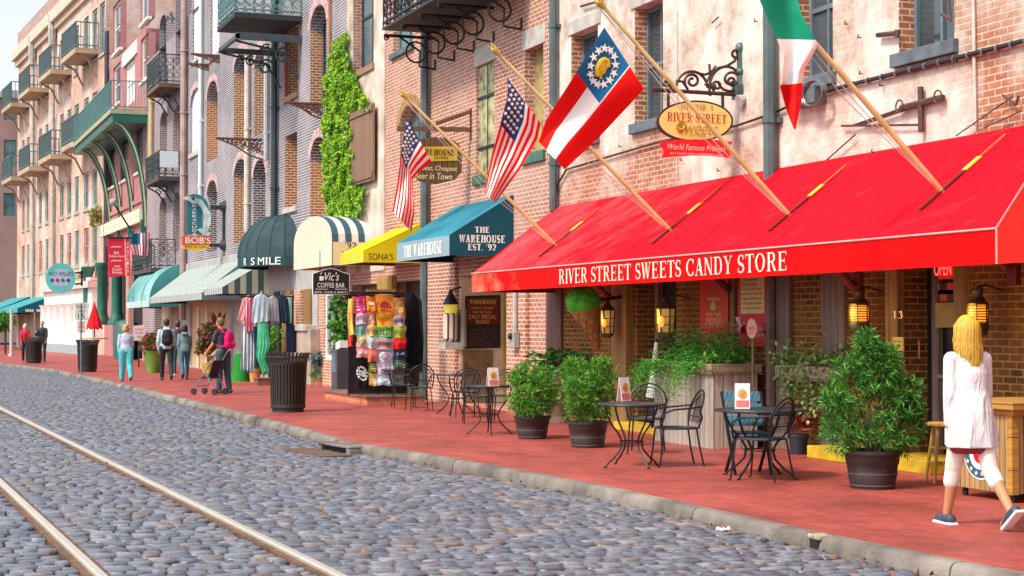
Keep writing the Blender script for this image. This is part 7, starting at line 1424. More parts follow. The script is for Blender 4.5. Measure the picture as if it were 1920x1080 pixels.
for k, (lb, x0, x1, y0, y1, col, kind, pc) in enumerate(SH):
    dx = .02 + .012 * (k % 4); A, B = px(x0, y1, dx), px(x1, y0, dx); w_, h = B.y - A.y, B.z - A.z; nx, nz = 6, 6
    m = cloth('shirt_cloth_%d' % k, col, .8, .10, 6); mb = MB()
    f = lambda u, v: Vector((XR + dx + .02 * math.sin(u * 9 + k) * (1 - v) + .03 * math.sin(u * math.pi) + .014 * math.sin(v * 7 + k), A.y + w_ * u + .01 * math.sin(v * 5 + k), A.z + h * v + .012 * math.sin(u * 6 + k * 2)))
    for i in range(nx + 1):
        for j in range(nz + 1): mb.v.append(tuple(f(i / nx, j / nz)))
    n = len(mb.v); mb.v += [(x - .025, y, z) for x, y, z in mb.v]; ix = lambda i, j: i * (nz + 1) + j
    for i in range(nx):
        for j in range(nz): q = [ix(i, j), ix(i + 1, j), ix(i + 1, j + 1), ix(i, j + 1)]; mb.f.append(q); mb.f.append([a + n for a in q][::-1])
    for i in range(nx): mb.f += [[ix(i + 1, 0), ix(i, 0), ix(i, 0) + n, ix(i + 1, 0) + n], [ix(i, nz), ix(i + 1, nz), ix(i + 1, nz) + n, ix(i, nz) + n]]
    for j in range(nz): mb.f += [[ix(0, j), ix(0, j + 1), ix(0, j + 1) + n, ix(0, j) + n], [ix(nx, j + 1), ix(nx, j), ix(nx, j) + n, ix(nx, j + 1) + n]]
    o = obj('shirt', mb, m, smooth=True); tag(o, lb, 'shirt', 'printed shirts on the rack'); pm = mat('shirt_print_%d' % k, pc, .7, 0, .1, 9); pb = MB(); e = .008
    P = lambda u, v: f(u, v) + VX * e
    def poly(us): pb.add([P(*q) for q in us], [list(range(len(us)))])
    if kind == 'half':
        for i in range(8): a, b = math.pi * i / 8, math.pi * (i + 1) / 8; poly([(.5, .35), (.5 + .33 * math.cos(a), .35 + .35 * math.sin(a)), (.5 + .33 * math.cos(b), .35 + .35 * math.sin(b))])
        for i in range(4): poly([(.2 + .16 * i, .18), (.3 + .16 * i, .18), (.3 + .16 * i, .28), (.2 + .16 * i, .28)])
    elif kind == 'sun':
        for i in range(10): a, b = i * .628, i * .628 + .42; poly([(.5, .5), (.5 + .34 * math.cos(a), .5 + .34 * math.sin(a)), (.5 + .34 * math.cos(b), .5 + .34 * math.sin(b))])
    elif kind == 'ring':
        for i in range(14): a, b = i * .4488, (i + 1) * .4488; poly([(.5 + r * math.cos(q), .5 + r * math.sin(q)) for r, q in ((.28, a), (.38, a), (.38, b), (.28, b))])
        poly([(.36, .42), (.64, .42), (.6, .56), (.42, .6)])
    elif kind == 'stripes':
        for i in range(4): z = .2 + .18 * i; poly([(.25, z), (.85, z), (.85, z + .09), (.25, z + .09)])
    elif kind == 'dots':
        for i in range(3):
            for j in range(3): c_ = (.25 + .25 * i, .25 + .25 * j); poly([(c_[0] + .07 * math.cos(a), c_[1] + .07 * math.sin(a)) for a in [q * 1.047 for q in range(6)]])
    elif kind == 'word2':
        for i in range(12): a = i * .52; poly([(.5 + r * math.cos(q), .5 + .55 * r * math.sin(q)) for r, q in ((.32, a), (.44, a), (.44, a + .34), (.32, a + .34))])
        for i in range(4): poly([(.26 + .13 * i, .4), (.34 + .13 * i, .4), (.36 + .13 * i, .6), (.29 + .13 * i, .6)])
    elif kind == 'word':
        for i in range(5): poly([(.14 + .15 * i, .35), (.25 + .15 * i, .35), (.25 + .15 * i, .65), (.17 + .15 * i, .6)])
        poly([(.2, .2), (.8, .2), (.8, .26), (.2, .26)])
    else: poly([(.2, .4), (.8, .4), (.8, .62), (.2, .62)])
    obj('print', pb, pm, o)
def garment(lb, outline, X, m, group='clothes hanging outside the shop', cat='garment', name='garment', thick=.07, hanger=None, folds=9):
    """outline in photo pixels on the plane X (read clockwise from the top), filled with a folded cloth"""
    ys = [p[1] for p in outline]; y0, y1 = min(ys), max(ys); mb = MB(); N, Mx = 14, 12; rows = []
    for j in range(N + 1):
        y = y0 + .3 + (y1 - y0 - .6) * j / N; xs = []
        for a, b in zip(outline, outline[1:] + outline[:1]):
            if (a[1] - y) * (b[1] - y) <= 0 and a[1] != b[1]: xs.append(a[0] + (b[0] - a[0]) * (y - a[1]) / (b[1] - a[1]))
        rows.append((min(xs), max(xs), y))
    P = lambda i, j, s: SX(rows[j][0] + (rows[j][1] - rows[j][0]) * i / Mx, rows[j][2], X) + VX * (s * (.01 + thick * .5 * math.sin(math.pi * i / Mx) ** .5) + .03 * math.sin(i * folds / Mx * 2.2 + j * .15) * (j / N))
    for s in (1, -1):
        for j in range(N + 1):
            for i in range(Mx + 1): mb.v.append(tuple(P(i, j, s)))
    n = (N + 1) * (Mx + 1); ix = lambda i, j: j * (Mx + 1) + i
    for j in range(N):
        for i in range(Mx): q = [ix(i, j + 1), ix(i + 1, j + 1), ix(i + 1, j), ix(i, j)]; mb.f.append(q); mb.f.append([a + n for a in q][::-1])
        mb.f += [[ix(0, j), ix(0, j) + n, ix(0, j + 1) + n, ix(0, j + 1)], [ix(Mx, j), ix(Mx, j + 1), ix(Mx, j + 1) + n, ix(Mx, j) + n]]
    for i in range(Mx): mb.f += [[ix(i, 0), ix(i + 1, 0), ix(i + 1, 0) + n, ix(i, 0) + n], [ix(i, N), ix(i, N) + n, ix(i + 1, N) + n, ix(i + 1, N)]]
    o = obj(name, mb, m, smooth=True); tag(o, lb, cat, group)
    if hanger: x, y = hanger; h = MB(); c_ = SX(x, y + 6, X); h.tube([c_, SX(x, y, X), SX(x + 1.5, y - 1.5, X), SX(x + 3, y, X)], .012, 5); h.bar(c_ - VY * .16 - VZ * .05, c_, .02, .02); h.bar(c_, c_ + VY * .16 - VZ * .05, .02, .02); obj('hanger', h, mat('hanger_wood', (.75, .68, .55), .5), o)
    return o
XC = -44.6
cl = lambda n, c, c2=None: cloth('wear_' + n, c, .85, .12, 4, c2)
garment('pale pink shirt, leftmost of the hanging clothes', [(455, 560), (468, 556), (480, 566), (478, 600), (470, 603), (466, 612), (452, 611), (452, 603), (444, 602)], XC - .3, cl('pink', (.66, .30, .34)), hanger=(464, 555)); garment('crimson and white patterned shirt beside the pink one', [(462, 562), (472, 558), (476, 600), (474, 622), (463, 624), (460, 600)], XC - .1, stripes('crimson_pattern', (.45, .01, .08), (.75, .5, .52), .08, 0, .6)); garment('light blue long sleeved shirt in the middle of the hanging clothes', [(476, 556), (490, 550), (502, 556), (503, 602), (497, 605), (496, 592), (488, 606), (480, 592), (474, 606), (471, 600)], XC, cl('lightblue', (.42, .58, .66)), hanger=(489, 548))
garment('grey shirt right of the light blue one', [(502, 556), (514, 554), (521, 562), (524, 606), (504, 602)], XC - .15, cl('grey', (.36, .38, .44))); garment('dark navy shirt hanging right of the grey one', [(516, 557), (530, 552), (540, 560), (545, 602), (541, 608), (523, 606)], XC - .2, cl('navy', (.02, .045, .075))); garment('pale turquoise top half hidden behind the navy shirt', [(538, 556), (548, 553), (549, 602), (544, 604)], XC - .5, cl('aqua', (.30, .52, .52)))
garment('long blue and white striped skirt under the pink shirt', [(458, 612), (474, 612), (478, 660), (476, 694), (472, 700), (451, 697), (453, 650)], XC - .2, stripes('skirt_stripes', (.10, .17, .28), (.66, .70, .76), .09, 0, .5), folds=16); garment('green scarf cloth with a pink stripe hanging low', [(484, 606), (503, 606), (506, 650), (498, 672), (506, 700), (492, 702), (480, 670), (482, 640)], XC + .05, cl('green', (.05, .42, .22), (.10, .55, .32)), folds=12); garment('dark blue dress at the right end of the clothes rail', [(536, 604), (556, 610), (558, 660), (552, 680), (538, 678)], XC - .3, cl('darkdress', (.02, .035, .10)), folds=12); garment('deep blue skirt behind the striped one', [(474, 612), (482, 612), (486, 690), (477, 690)], XC - .4, cl('deepblue', (.04, .14, .24)))
t = thing('clothes_rail', 'dark metal clothes rail outside the boarded shop', 'clothes rail', (XC - .2, SX(500, 610, XC).y, 0)); mb = MB(); a, b = SX(448, 556, XC - .2), SX(552, 556, XC - .2); mb.tube([a, b], .02, 6)
for q in (SX(505, 556, XC - .25), SX(549, 556, XC - .25)): mb.tube([(q.x, q.y, 0), q], .025, 6)
obj('frame', mb, M_IRON, t)
p = G(453, 715, 0); o = obj('draped_table', MB().lathe([(.30, 0), (.27, .3), (.22, .72), (.2, .78), (.1, .8)], p, 14), cloth('bright_green_cloth', (.02, .22, .03), .8, .2, 2), smooth=True); tag(o, 'small round table under a bright green cloth beside the stroller', 'table')
p = G(478, 716, 0); t = thing('terracotta_pot', 'terracotta pot with leafy plant below the striped skirt', 'potted plant', p); obj('pot', MB().lathe([(.13, 0), (.17, .3), (.19, .3), (.19, .36), (.15, .35)], p, 14), mat('terracotta', (.58, .26, .07), .8, 0, .2, 4), t, smooth=True); mb = MB(); whorls(mb, [(p + Vector((0, .3, .9)), (.3, .35, .4)), (p + Vector((0, .45, 1.2)), (.3, .4, .25)), (p + Vector((0, .1, .5)), (.2, .25, .25))], 120, .22, .05, 7); obj('foliage', mb, LM_GRN, t)
p = G(497, 722, 0); o = obj('wooden_crate', MB().box((p.x - .3, p.y - .25, 0), (p.x + .2, p.y + .45, .16)).box((p.x - .32, p.y - .27, .162), (p.x + .22, p.y + .47, .2)), planks('crate_brown', (.22, .10, .06), (.18, .08, .05), .2), bevel=.01); tag(o, 'low brown wooden step behind the nearest litter bin', 'step')
# succulents in a basket by the stone pier, news cabinet, dark hanging clothes
p = G(604, 722, 0); t = thing('succulent_basket', 'basket of blue grey succulents and grass beside the stone pier', 'potted plant', p); obj('basket', MB().lathe([(.22, 0), (.27, .2), (.29, .22), (.25, .21)], p, 16), planks('wicker', (.52, .33, .18), (.44, .26, .13), .03, axis='v'), t, smooth=True); obj('urn', MB().lathe([(.16, .2), (.2, .42), (.27, .5), (.24, .5)], p + VY * .05, 14), mat('grey_urn', (.26, .31, .31), .7), t, smooth=True); mb = MB(); whorls(mb, [(p + VZ * .68, (.34, .36, .17))], 90, .14, .055, 8); obj('foliage', mb, LM_BLUE, t); mb = MB(); whorls(mb, [(p + Vector((0, -.02, .3)), (.28, .3, .1))], 60, .16, .02, 8); obj('grass_tuft', mb, LM_GRN, t)
p = G(641, 742, 0); t = thing('news_cabinet', 'tall dark grey news cabinet left of the shirt rack', 'cabinet', p); yb2 = SX(655, 700, p.x).y; h = SX(641, 655, p.x).z; obj('case', MB().box((p.x - .5, p.y - .12, .06), (p.x, yb2, h)), mat('graphite_case', (.065, .07, .085), .5, .2, .2, 3), t, bevel=.015); obj('window', MB().box((p.x - .42, p.y - .128, h * .5), (p.x - .08, p.y - .118, h * .92)), M_GLASSB, t); obj('foot', MB().box((p.x - .45, p.y - .08, 0), (p.x - .38, p.y, .058)).box((p.x - .1, p.y - .08, 0), (p.x - .03, p.y, .058)), M_IRON, t)
o = obj('paper_stack', MB().obox(Vector((p.x - .25, (p.y + yb2) / 2, h + .09)), (.2, 0, .03), (0, .12, 0), (-.012, 0, .085)), mat('newsprint', (.62, .60, .60), .8, 0, .2, 20)); tag(o, 'stack of pale papers lying on the news cabinet', 'papers')
garment('long black coat on the dark right end of the shirt rack', [(762, 556), (772, 548), (784, 560), (790, 640), (782, 730), (766, 728), (760, 640)], XR - .25, cl('black', (.012, .012, .016)), folds=14)
garment('dark patterned coat hanging behind the shirt rack, left of the dark pipe', [(776, 552), (790, 556), (794, 640), (790, 700), (784, 690)], XR - .5, cl('charcoal', (.04, .038, .045)), folds=14)
p = G(668, 740, 0); mb = MB(); whorls(mb, [(W(640, 575, YW - .3), (.3, .25, .5)), (W(634, 610, YW - .3), (.3, .2, .6)), (W(640, 640, YW - .3), (.3, .2, .4))], 120, .16, .09, 6); o = obj('door_creeper', mb, LM_DK); tag(o, 'dark leafy creeper growing beside the white window frame', 'creeper')
# flower tubs by the walking couple
p = G(288, 699, 0); t = thing('flower_tub', 'green tapered tub of mixed flowers by the boarded shop', 'potted plant', p); obj('tub', MB().lathe([(.2, 0), (.36, .7), (.38, .75), (.3, .72)], p, 14), mat('lime_tub', (.13, .28, .04), .6, 0, .3, 2), t, smooth=True); mb = MB(); whorls(mb, [(p + VZ * 1.0, (.45, .45, .3))], 90, .18, .09, 7); obj('flowers', mb, LM_FLOW, t)
p = G(392, 700, 0); t = thing('flower_stand', 'stand of red flowers and dark leaves in front of the tan boarding', 'potted plant', p); obj('tub', MB().lathe([(.2, 0), (.26, .35), (.22, .34)], p, 12), mat('yellow_tub', (.5, .36, .05), .6), t, smooth=True); mb = MB(); whorls(mb, [(p + Vector((0, -.05, .8)), (.3, .35, .35)), (p + VZ * 1.3, (.3, .35, .35))], 120, .18, .09, 7); obj('flowers', mb, LM_FLOW, t); mb = MB()
for k in range(16): a = k * .9; leaf(mb, p + Vector((0, .3, 1.5)), Vector((math.cos(a) * .4, math.sin(a) * .6, 1.1)), .6, .12)
obj('tall_leaves', mb, leafmat('maroon_leaf', [(.16, .03, .04), (.25, .05, .05)]), t)
p = G(262, 690, 0); t = thing('notice_board', 'white notice board on the porch plinth behind the woman in pale blue', 'sign', p); X = p.x - 1.5; mb = MB(); slab(mb, [(250, 611), (271, 609), (271, 638), (250, 639)], X, .03); obj('board', mb, mat('notice_board_white', (.74, .66, .68), .5, 0, .06), t); lt = MB(); px_text(lt, 'ARTISTS', X, 253, 269, 620, 616); px_text(lt, 'GALLERY', X, 253, 269, 626, 622); px_text(lt, 'OPEN', X, 256, 266, 634, 630); obj('lettering', lt, mat('mauve_letters', (.25, .1, .14), .6), t); obj('post', MB().tube([SX(260, 639, X), Vector((X, SX(260, 639, X).y, 0))], .03, 5), M_IRON, t)
# furled red umbrella and far terrace
X = -66.0; p = SX(180, 690, X); p.z = 0; q = SX(174, 566, X); t = thing('red_umbrella', 'furled red market umbrella beside the speed limit sign', 'umbrella', p); rz = lambda y: SX(175, y, X).z; mb = MB(); n = 16; pr = [(566, .4), (575, 2.8), (590, 7), (605, 11.5), (613, 14.2)]; k_ = 1 / F * (SX(175, 600, X) - CAM).dot(FW); rings = [[(p.x + r * k_ * (1 + .16 * (i % 2)) * math.cos(i * 6.283 / n), SX(177, y, X).y + r * k_ * (1 + .16 * (i % 2)) * math.sin(i * 6.283 / n), rz(y) - (.12 if (i % 2 and y == 613) else 0)) for i in range(n)] for y, r in pr]
for r0, r1 in zip(rings, rings[1:]): b0 = len(mb.v); mb.v += r0 + r1; mb.f += [[b0 + i, b0 + n + i, b0 + n + (i + 1) % n, b0 + (i + 1) % n] for i in range(n)]
obj('canopy', mb, cloth('umbrella_red', (.62, .012, .02), .7), t); obj('pole', MB().tube([(p.x, SX(177, 600, X).y, 0), (p.x, SX(177, 600, X).y, rz(568))], .03, 6), M_PIPE, t); obj('table_disc', MB().lathe([(.5, 0), (.5, .05)], (p.x, SX(177, 600, X).y, rz(636)), 14), mat('orange_table', (.6, .3, .05), .6), t)
for k, (x, y, s) in enumerate(((8, 640, .8), (18, 650, .7))): mb = MB(); p = G(x, 668, 0); whorls(mb, [(Vector((p.x - 8, p.y + 3, 1.9)), (.9, .9, 1.0))], 130, .3, .2, 7) if k == 0 else None
o = obj('terrace_tree', mb if len(mb.v) else MB().sphere((p.x - 8, p.y + 3, 1.9), .5), LM_GRN) if False else None
c0 = G(10, 664, 0); mb = MB(); whorls(mb, [(c0 + VZ * 1.75, (.55, .55, .5)), (c0 + Vector((0, -.5, 1.5)), (.45, .5, .4))], 170, .22, .12, 7); t = thing('small_tree', 'small bright green tree at the far left edge under the awning', 'tree', c0); obj('crown', mb, LM_GRN, t); obj('trunk', MB().tube([c0, c0 + VZ * 1.5], [.07, .05], 6), mat('stem_bark', (.10, .06, .035)), t)
c1 = B6.P(6, 0, .5); X1 = c1
for k, (x, y) in enumerate(((168, 520), (190, 400))): 
    q = W(x, y) if False else B6.P(B6.px(x, y)[0], B6.px(x, y)[1], .3); mb = MB(); whorls(mb, [(q, (.4, .3, .35)), (q - VZ * .3, (.3, .3, .4))], 50, .28, .07, 7); o = obj('hanging_fern', mb, leafmat('yellow_fern', [(.28, .30, .05), (.42, .42, .10), (.16, .26, .05)])); tag(o, ['yellow green fern hanging above the white storefront', 'small green fern on the wall below the green balcony'][k], 'hanging plant')

# ================================================================== PEOPLE
def capsule(mb, a, ra, b, rb, n=14):
    a, b = Vector(a), Vector(b); d = (b - a); L = d.length
    if L < 1e-5: return mb.sphere(a, ra)
    d.normalize(); pts = []; rs = []
    for k in range(5): q = math.pi / 2 * (1 - k / 5); pts.append(a - d * ra * math.sin(q)); rs.append(max(ra * math.cos(q), .002))
    pts.append(a); rs.append(ra); pts.append(b); rs.append(rb)
    for k in range(1, 6): q = math.pi / 2 * k / 5; pts.append(b + d * rb * math.sin(q)); rs.append(max(rb * math.cos(q), .002))
    return mb.tube(pts, rs, n)
def loft(mb, rows, n=42):                       # rows: (x, y, z, rx, ry)
    vs = []; 
    for rw in rows:
        x, y, z, rx, ry = rw[:5]; fo = rw[5] if len(rw) > 5 else 0
        vs += [(x + rx * (1 + fo * math.cos(7 * k * 6.28318 / n + 1)) * math.cos(k * 6.28318 / n), y + ry * (1 + fo * math.cos(7 * k * 6.28318 / n + 1)) * math.sin(k * 6.28318 / n), z) for k in range(n)]
    m = len(rows); fs = [[i * n + k, i * n + (k + 1) % n, (i + 1) * n + (k + 1) % n, (i + 1) * n + k] for i in range(m - 1) for k in range(n)]; fs += [list(range(n))[::-1], [(m - 1) * n + k for k in range(n)]]
    return mb.add(vs, fs)
def skinned(name, mb, m, parent, M4, vox=.012, it=6):
    """one continuous surface grown over overlapping limbs, in the figure's own space, then placed"""
    me = bpy.data.meshes.new('tmp'); me.from_pydata(mb.v, [], mb.f); o = bpy.data.objects.new('tmp', me); COL.objects.link(o)
    r = o.modifiers.new('r', 'REMESH'); r.mode = 'VOXEL'; r.voxel_size = vox; s = o.modifiers.new('s', 'SMOOTH'); s.factor = .5; s.iterations = it
    dg = bpy.context.evaluated_depsgraph_get(); m2 = bpy.data.meshes.new_from_object(o.evaluated_get(dg)); bpy.data.objects.remove(o)
    o2 = MB(); o2.v = [tuple(M4 @ v.co) for v in m2.vertices]; o2.f = [list(p.vertices) for p in m2.polygons]; bpy.data.meshes.remove(m2); bpy.data.meshes.remove(me)
    return obj(name, o2, m, parent, smooth=True, sharp=180)
SKIN = mat('skin_tan', (.50, .24, .12), .55, 0, .08, 6); SKINP = mat('skin_pale', (.62, .36, .26), .55, 0, .08, 6)
def crinkle(name, c):
    m, t, b = newmat(name); N, L = t.nodes.new, t.links.new; tc = N('ShaderNodeTexCoord'); mp = N('ShaderNodeMapping'); mp.inputs['Scale'].default_value = (9, 9, 2.2); L(tc.outputs['Object'], mp.inputs[0]); nz = N('ShaderNodeTexNoise'); nz.inputs['Scale'].default_value = 1.3; nz.inputs['Detail'].default_value = 5; nz.inputs['Distortion'].default_value = .6; L(mp.outputs[0], nz.inputs['Vector'])
    b.inputs['Base Color'].default_value = (*c, 1); b.inputs['Roughness'].default_value = .85; bp = N('ShaderNodeBump'); bp.inputs['Strength'].default_value = .9; bp.inputs['Distance'].default_value = .05; L(nz.outputs[0], bp.inputs['Height']); L(bp.outputs[0], b.inputs['Normal']); return m
def person(label, pos, face, h=1.7, skin=SKIN, hair=(.05, .03, .02), hairlen='short', top=(.1, .1, .1), topm=None, sleeve='long', bottom=(.03, .04, .07), leg='long', shoe=(.05, .05, .05), lswing=.25, rswing=-.25, lk=.1, rk=.45, larm=(-.25, .3, .12), rarm=(.25, .3, .12), hood=False, tunic=0, vox=.012, build=1.0, head=0.0, sole=None, heel=0, wide=1.0, lean=.03):
    """face: direction of walking (world x, y); angles in radians, forward positive; arms are (swing, elbow, spread)"""
    s = h / 1.7; yaw = math.atan2(face[1], face[0]); b = build
    hip = {1: Vector((0, .092 * b, .90)), -1: Vector((0, -.092 * b, .90))}; J = {}
    for sd, sw, kn in ((1, lswing, lk), (-1, rswing, rk)):
        k = hip[sd] + Vector((math.sin(sw) * .43, 0, -math.cos(sw) * .43)); a2 = sw - kn; an = k + Vector((math.sin(a2) * .40, 0, -math.cos(a2) * .40)); J[sd] = (hip[sd], k, an, a2)
    low = min(J[1][2].z, J[-1][2].z); dz = .085 - low; off = Vector((0, 0, dz))
    M4 = Matrix.Translation(pos) @ Matrix.Rotation(yaw, 4, 'Z') @ Matrix.Scale(s, 4)
    sh = {1: Vector((lean * 2, .158 * b, 1.365)), -1: Vector((lean * 2, -.158 * b, 1.365))}; A = {}
    for sd, (sw, el, spd) in ((1, larm), (-1, rarm)):
        e = sh[sd] + Vector((math.sin(sw) * .285, sd * math.sin(spd) * .26, -math.cos(sw) * .285)); a2 = sw + el; w_ = e + Vector((math.sin(a2) * .245, -sd * .02, -math.cos(a2) * .245)); A[sd] = (sh[sd], e, w_, a2)
    tv = lambda v: v + off
    t = None; body = MB()
    loft(body, [(0, 0, .80 + dz, .06, .10), (0, 0, .88 + dz, .105, .155 * b), (0, 0, 1.0 + dz, .095, .14 * b), (lean, 0, 1.12 + dz, .09, .13 * b), (lean * 1.5, 0, 1.26 + dz, .105, .152 * b), (lean * 2, 0, 1.36 + dz, .085, .145 * b), (lean * 2, 0, 1.42 + dz, .05, .08)])
    hc = Vector((lean * 2 + .035, 0, 1.60 + dz)); R3 = lambda x, y, z: hc + Vector((x * math.cos(head) - y * math.sin(head), x * math.sin(head) + y * math.cos(head), z))
    capsule(body, (lean * 2, 0, 1.40 + dz), .055, hc - Vector((.015, 0, .06)), .052); body.sphere(R3(-.008, 0, .018), .094, .077, .098, 16, 12); body.sphere(R3(.028, 0, -.045), .062, .056, .068, 12, 9); capsule(body, R3(.09, 0, .0), .012, R3(.104, 0, -.028), .015, 8); capsule(body, R3(.078, -.02, -.062), .012, R3(.078, .02, -.062), .012, 8)
    for sg in (1, -1): body.sphere(R3(-.005, sg * .078, -.012), .02, .012, .03, 8, 6); capsule(body, R3(.076, sg * .018, .022), .012, R3(.07, sg * .045, .022), .011, 8)
    for sd in (1, -1):
        h_, k, an, a2 = [tv(q) if isinstance(q, Vector) else q for q in J[sd]]; capsule(body, h_ - Vector((0, 0, .02)), .078 * b, k, .052); capsule(body, k, .051, k.lerp(an, .35) - Vector((.012, 0, 0)), .052); capsule(body, k.lerp(an, .35) - Vector((.012, 0, 0)), .052, an, .034)
        ft = a2 * .9 if J[sd][2].z > low + .03 else 0; fd = Vector((math.cos(ft), 0, math.sin(ft))); hl = an - Vector((fd.x * .05, 0, fd.z * .05)) - Vector((0, 0, .045)); capsule(body, hl, .033, hl + fd * .17, .026)
        s_, e, w_, q = [tv(v) if isinstance(v, Vector) else v for v in A[sd]]; capsule(body, s_, .052, e, .040); capsule(body, e, .040, w_, .027)
        d = (w_ - e).normalized(); inn = Vector((0, -sd, 0)); pl_ = w_ + d * .05; fw_ = inn.cross(d).normalized(); body.obox(pl_, d * .045, fw_ * .036, inn * .013)
        for f in range(4):
            r0 = pl_ + d * .035 + fw_ * (.027 - .018 * f); L_ = (.062, .072, .068, .052)[f]; md = r0 + d * L_ * .55 + inn * .008; capsule(body, r0, .0095, md, .009, 8); capsule(body, md, .009, md + (d * .6 + inn * .6).normalized() * L_ * .5, .0075, 8)
        th = w_ + d * .025 + fw_ * .032; capsule(body, th, .012, th + (d * .7 + fw_ * .55 + inn * .3) * .045, .010, 8)
    fwd = 1
    bo = skinned('person', body, skin, None, M4, vox, 4); t = bo; tag(t, label, 'person')
    S = Matrix.Identity(4)
    # trousers
    if leg != 'none':
        mb = MB(); loft(mb, [(0, 0, .80 + dz, .085, .12 * b), (0, 0, .88 + dz, .125, .172 * b), (0, 0, 1.0 + dz, .112, .156 * b)])
        for sd in (1, -1):
            h_, k, an, a2 = [tv(q) if isinstance(q, Vector) else q for q in J[sd]]; capsule(mb, h_, .098 * b * wide, k, .070 * wide)
            if leg == 'long': capsule(mb, k, .070 * wide, an + Vector((0, 0, .015)), .056 * wide)
            elif leg == 'capri': capsule(mb, k, .066, k.lerp(an, .32), .066)
        skinned('trousers', mb, mat('trouser_' + '_'.join('%d' % (c * 255) for c in bottom), bottom, .85, 0, .22, 7, .3, bscale=18), t, M4, vox, 5)
    mb = MB()
    g = .016
    if tunic: loft(mb, [(0, 0, tunic + dz, .165, .235 * b, .07), (0, 0, tunic + .14 + dz, .155, .215 * b, .05), (0, 0, .95 + dz, .14, .185 * b), (lean, 0, 1.12 + dz, .12, .165 * b), (lean * 1.5, 0, 1.26 + dz, .126, .170 * b), (lean * 2, 0, 1.355 + dz, .102, .163 * b), (lean * 2, 0, 1.41 + dz, .08, .125 * b), (lean * 2, 0, 1.445 + dz, .06, .09)])
    else: loft(mb, [(0, 0, .88 + dz, .132, .182 * b), (0, 0, 1.0 + dz, .118, .163 * b), (lean, 0, 1.12 + dz, .112, .152 * b), (lean * 1.5, 0, 1.26 + dz, .124, .172 * b), (lean * 2, 0, 1.355 + dz, .104, .165 * b), (lean * 2, 0, 1.41 + dz, .082, .125 * b), (lean * 2, 0, 1.455 + dz, .058, .075)])
    for sd in (1, -1):
        s_, e, w_, q = [tv(v) if isinstance(v, Vector) else v for v in A[sd]]; capsule(mb, s_, .066, e if sleeve == 'long' else s_.lerp(e, .7), .056)
        if sleeve == 'long': capsule(mb, e, .056, e.lerp(w_, .93), .043)
    if hood: mb.sphere((lean - .085, 0, 1.42 + dz), .07, .12, .055, 12, 8); capsule(mb, (lean * 2 - .03, -.07, 1.46 + dz), .035, (lean * 2 - .03, .07, 1.46 + dz), .035)
    skinned('tunic' if tunic else ('hooded_top' if hood else 'shirt'), mb, topm or mat('top_' + '_'.join('%d' % (c * 255) for c in top), top, .85, 0, .12, 6, .8, bscale=9), t, M4, vox, 4)
    # shoes
    for sd in (1, -1):
        h_, k, an, a2 = [tv(q) if isinstance(q, Vector) else q for q in J[sd]]; lifted = J[sd][2].z > low + .03; ft = a2 * .9 if lifted else 0; fd = Vector((math.cos(ft), 0, math.sin(ft))); up = Vector((-fd.z, 0, fd.x)); hl = an - fd * .05 - up * .045; mb = MB(); capsule(mb, hl, .046, hl + fd * .10, .042); capsule(mb, hl + fd * .08, .042, hl + fd * .18, .031); so_ = skinned('shoe', mb, mat('shoe_' + '_'.join('%d' % (c * 255) for c in shoe), shoe, .6, 0, .2, 12), t, M4, min(vox, .009), 3)
        if sole: m2 = MB(); c_ = hl + fd * .075 - up * .036; m2.obox(c_, fd * .135, Vector((0, .043, 0)), up * .013); o_ = skinned('sole', m2, mat('sole_white', sole, .5, 0, .05), so_, M4, .006, 4)
    # hair
    mb = MB(); mb.sphere(R3(-.022, 0, .03), .100, .088, .100, 16, 12); mb.sphere(R3(-.04, 0, -.015), .078, .080, .075, 14, 10)
    if hairlen in ('bob', 'long'):
        mb.sphere(R3(-.035, 0, -.03), .088, .096, .10, 14, 10)
        for sg in (1, -1): capsule(mb, R3(.0, sg * .075, .03), .03, R3(-.01, sg * .082, -.10), .028)
    if hairlen == 'long':
        loft(mb, [(R3(-.075, 0, 0).x, 0, 1.33 + dz, .022, .04), (R3(-.075, 0, 0).x, 0, 1.37 + dz, .035, .075), (R3(-.07, 0, 0).x, 0, 1.46 + dz, .045, .098), (R3(-.055, 0, 0).x, 0, 1.58 + dz, .055, .098), (R3(-.05, 0, 0).x, 0, 1.64 + dz, .055, .09)])
    hm = hairmat('hair_' + '_'.join('%d' % (c * 255) for c in hair), hair); ho = skinned('hair', mb, hm, t, M4, min(vox, .010), 3)
    if hairlen == 'long':                       # separate locks falling over the back
        sm = MB(); rr = random.Random(5)
        for k in range(560):
            az = rr.uniform(-1.75, 1.75); r0 = rr.uniform(.0, .05); e_ = rr.uniform(1.20, 1.40) if abs(az) < 1.2 else rr.uniform(1.26, 1.44); sp = rr.uniform(.85, 1.15); w0 = rr.uniform(-.012, .012); q = []
            for z, rx_, ry_ in ((1.70, .03, .03), (1.69, .075, .065), (1.655, .108, .092), (1.60, .116, .100), (1.52, .112, .106), (1.45, .110, .108), (1.38, .112, .098), (1.31, .118, .082), (1.25, .120, .062), (1.20, .122, .045)):
                if z < e_: break
                q.append(M4 @ Vector((lean * 2 + .012 - rx_ * math.cos(az) * (1 if z > 1.5 else .55 + .45 * math.cos(az * .5)) * sp ** .3 - (.012 if z < 1.5 else 0), ry_ * math.sin(az) * sp ** .4 + w0 * (1.7 - z) * 4 + .007 * math.sin(z * 38 + k * .7) * min(1, (1.7 - z) * 3), z + dz)))
            if len(q) > 3: sm.tube(q, [rr.uniform(.003, .005) * s] * (len(q) - 1) + [.001], 4)
        obj('hair_locks', sm, leafmat('blonde_locks', [(.40, .20, .02), (.62, .36, .035), (.78, .52, .10), (.55, .30, .03)], .38, .12), t, smooth=True)
    mb = MB()
    for sg in (1, -1): q = R3(.078, sg * .032, .006); mb.sphere(M4 @ q, .010 * s)
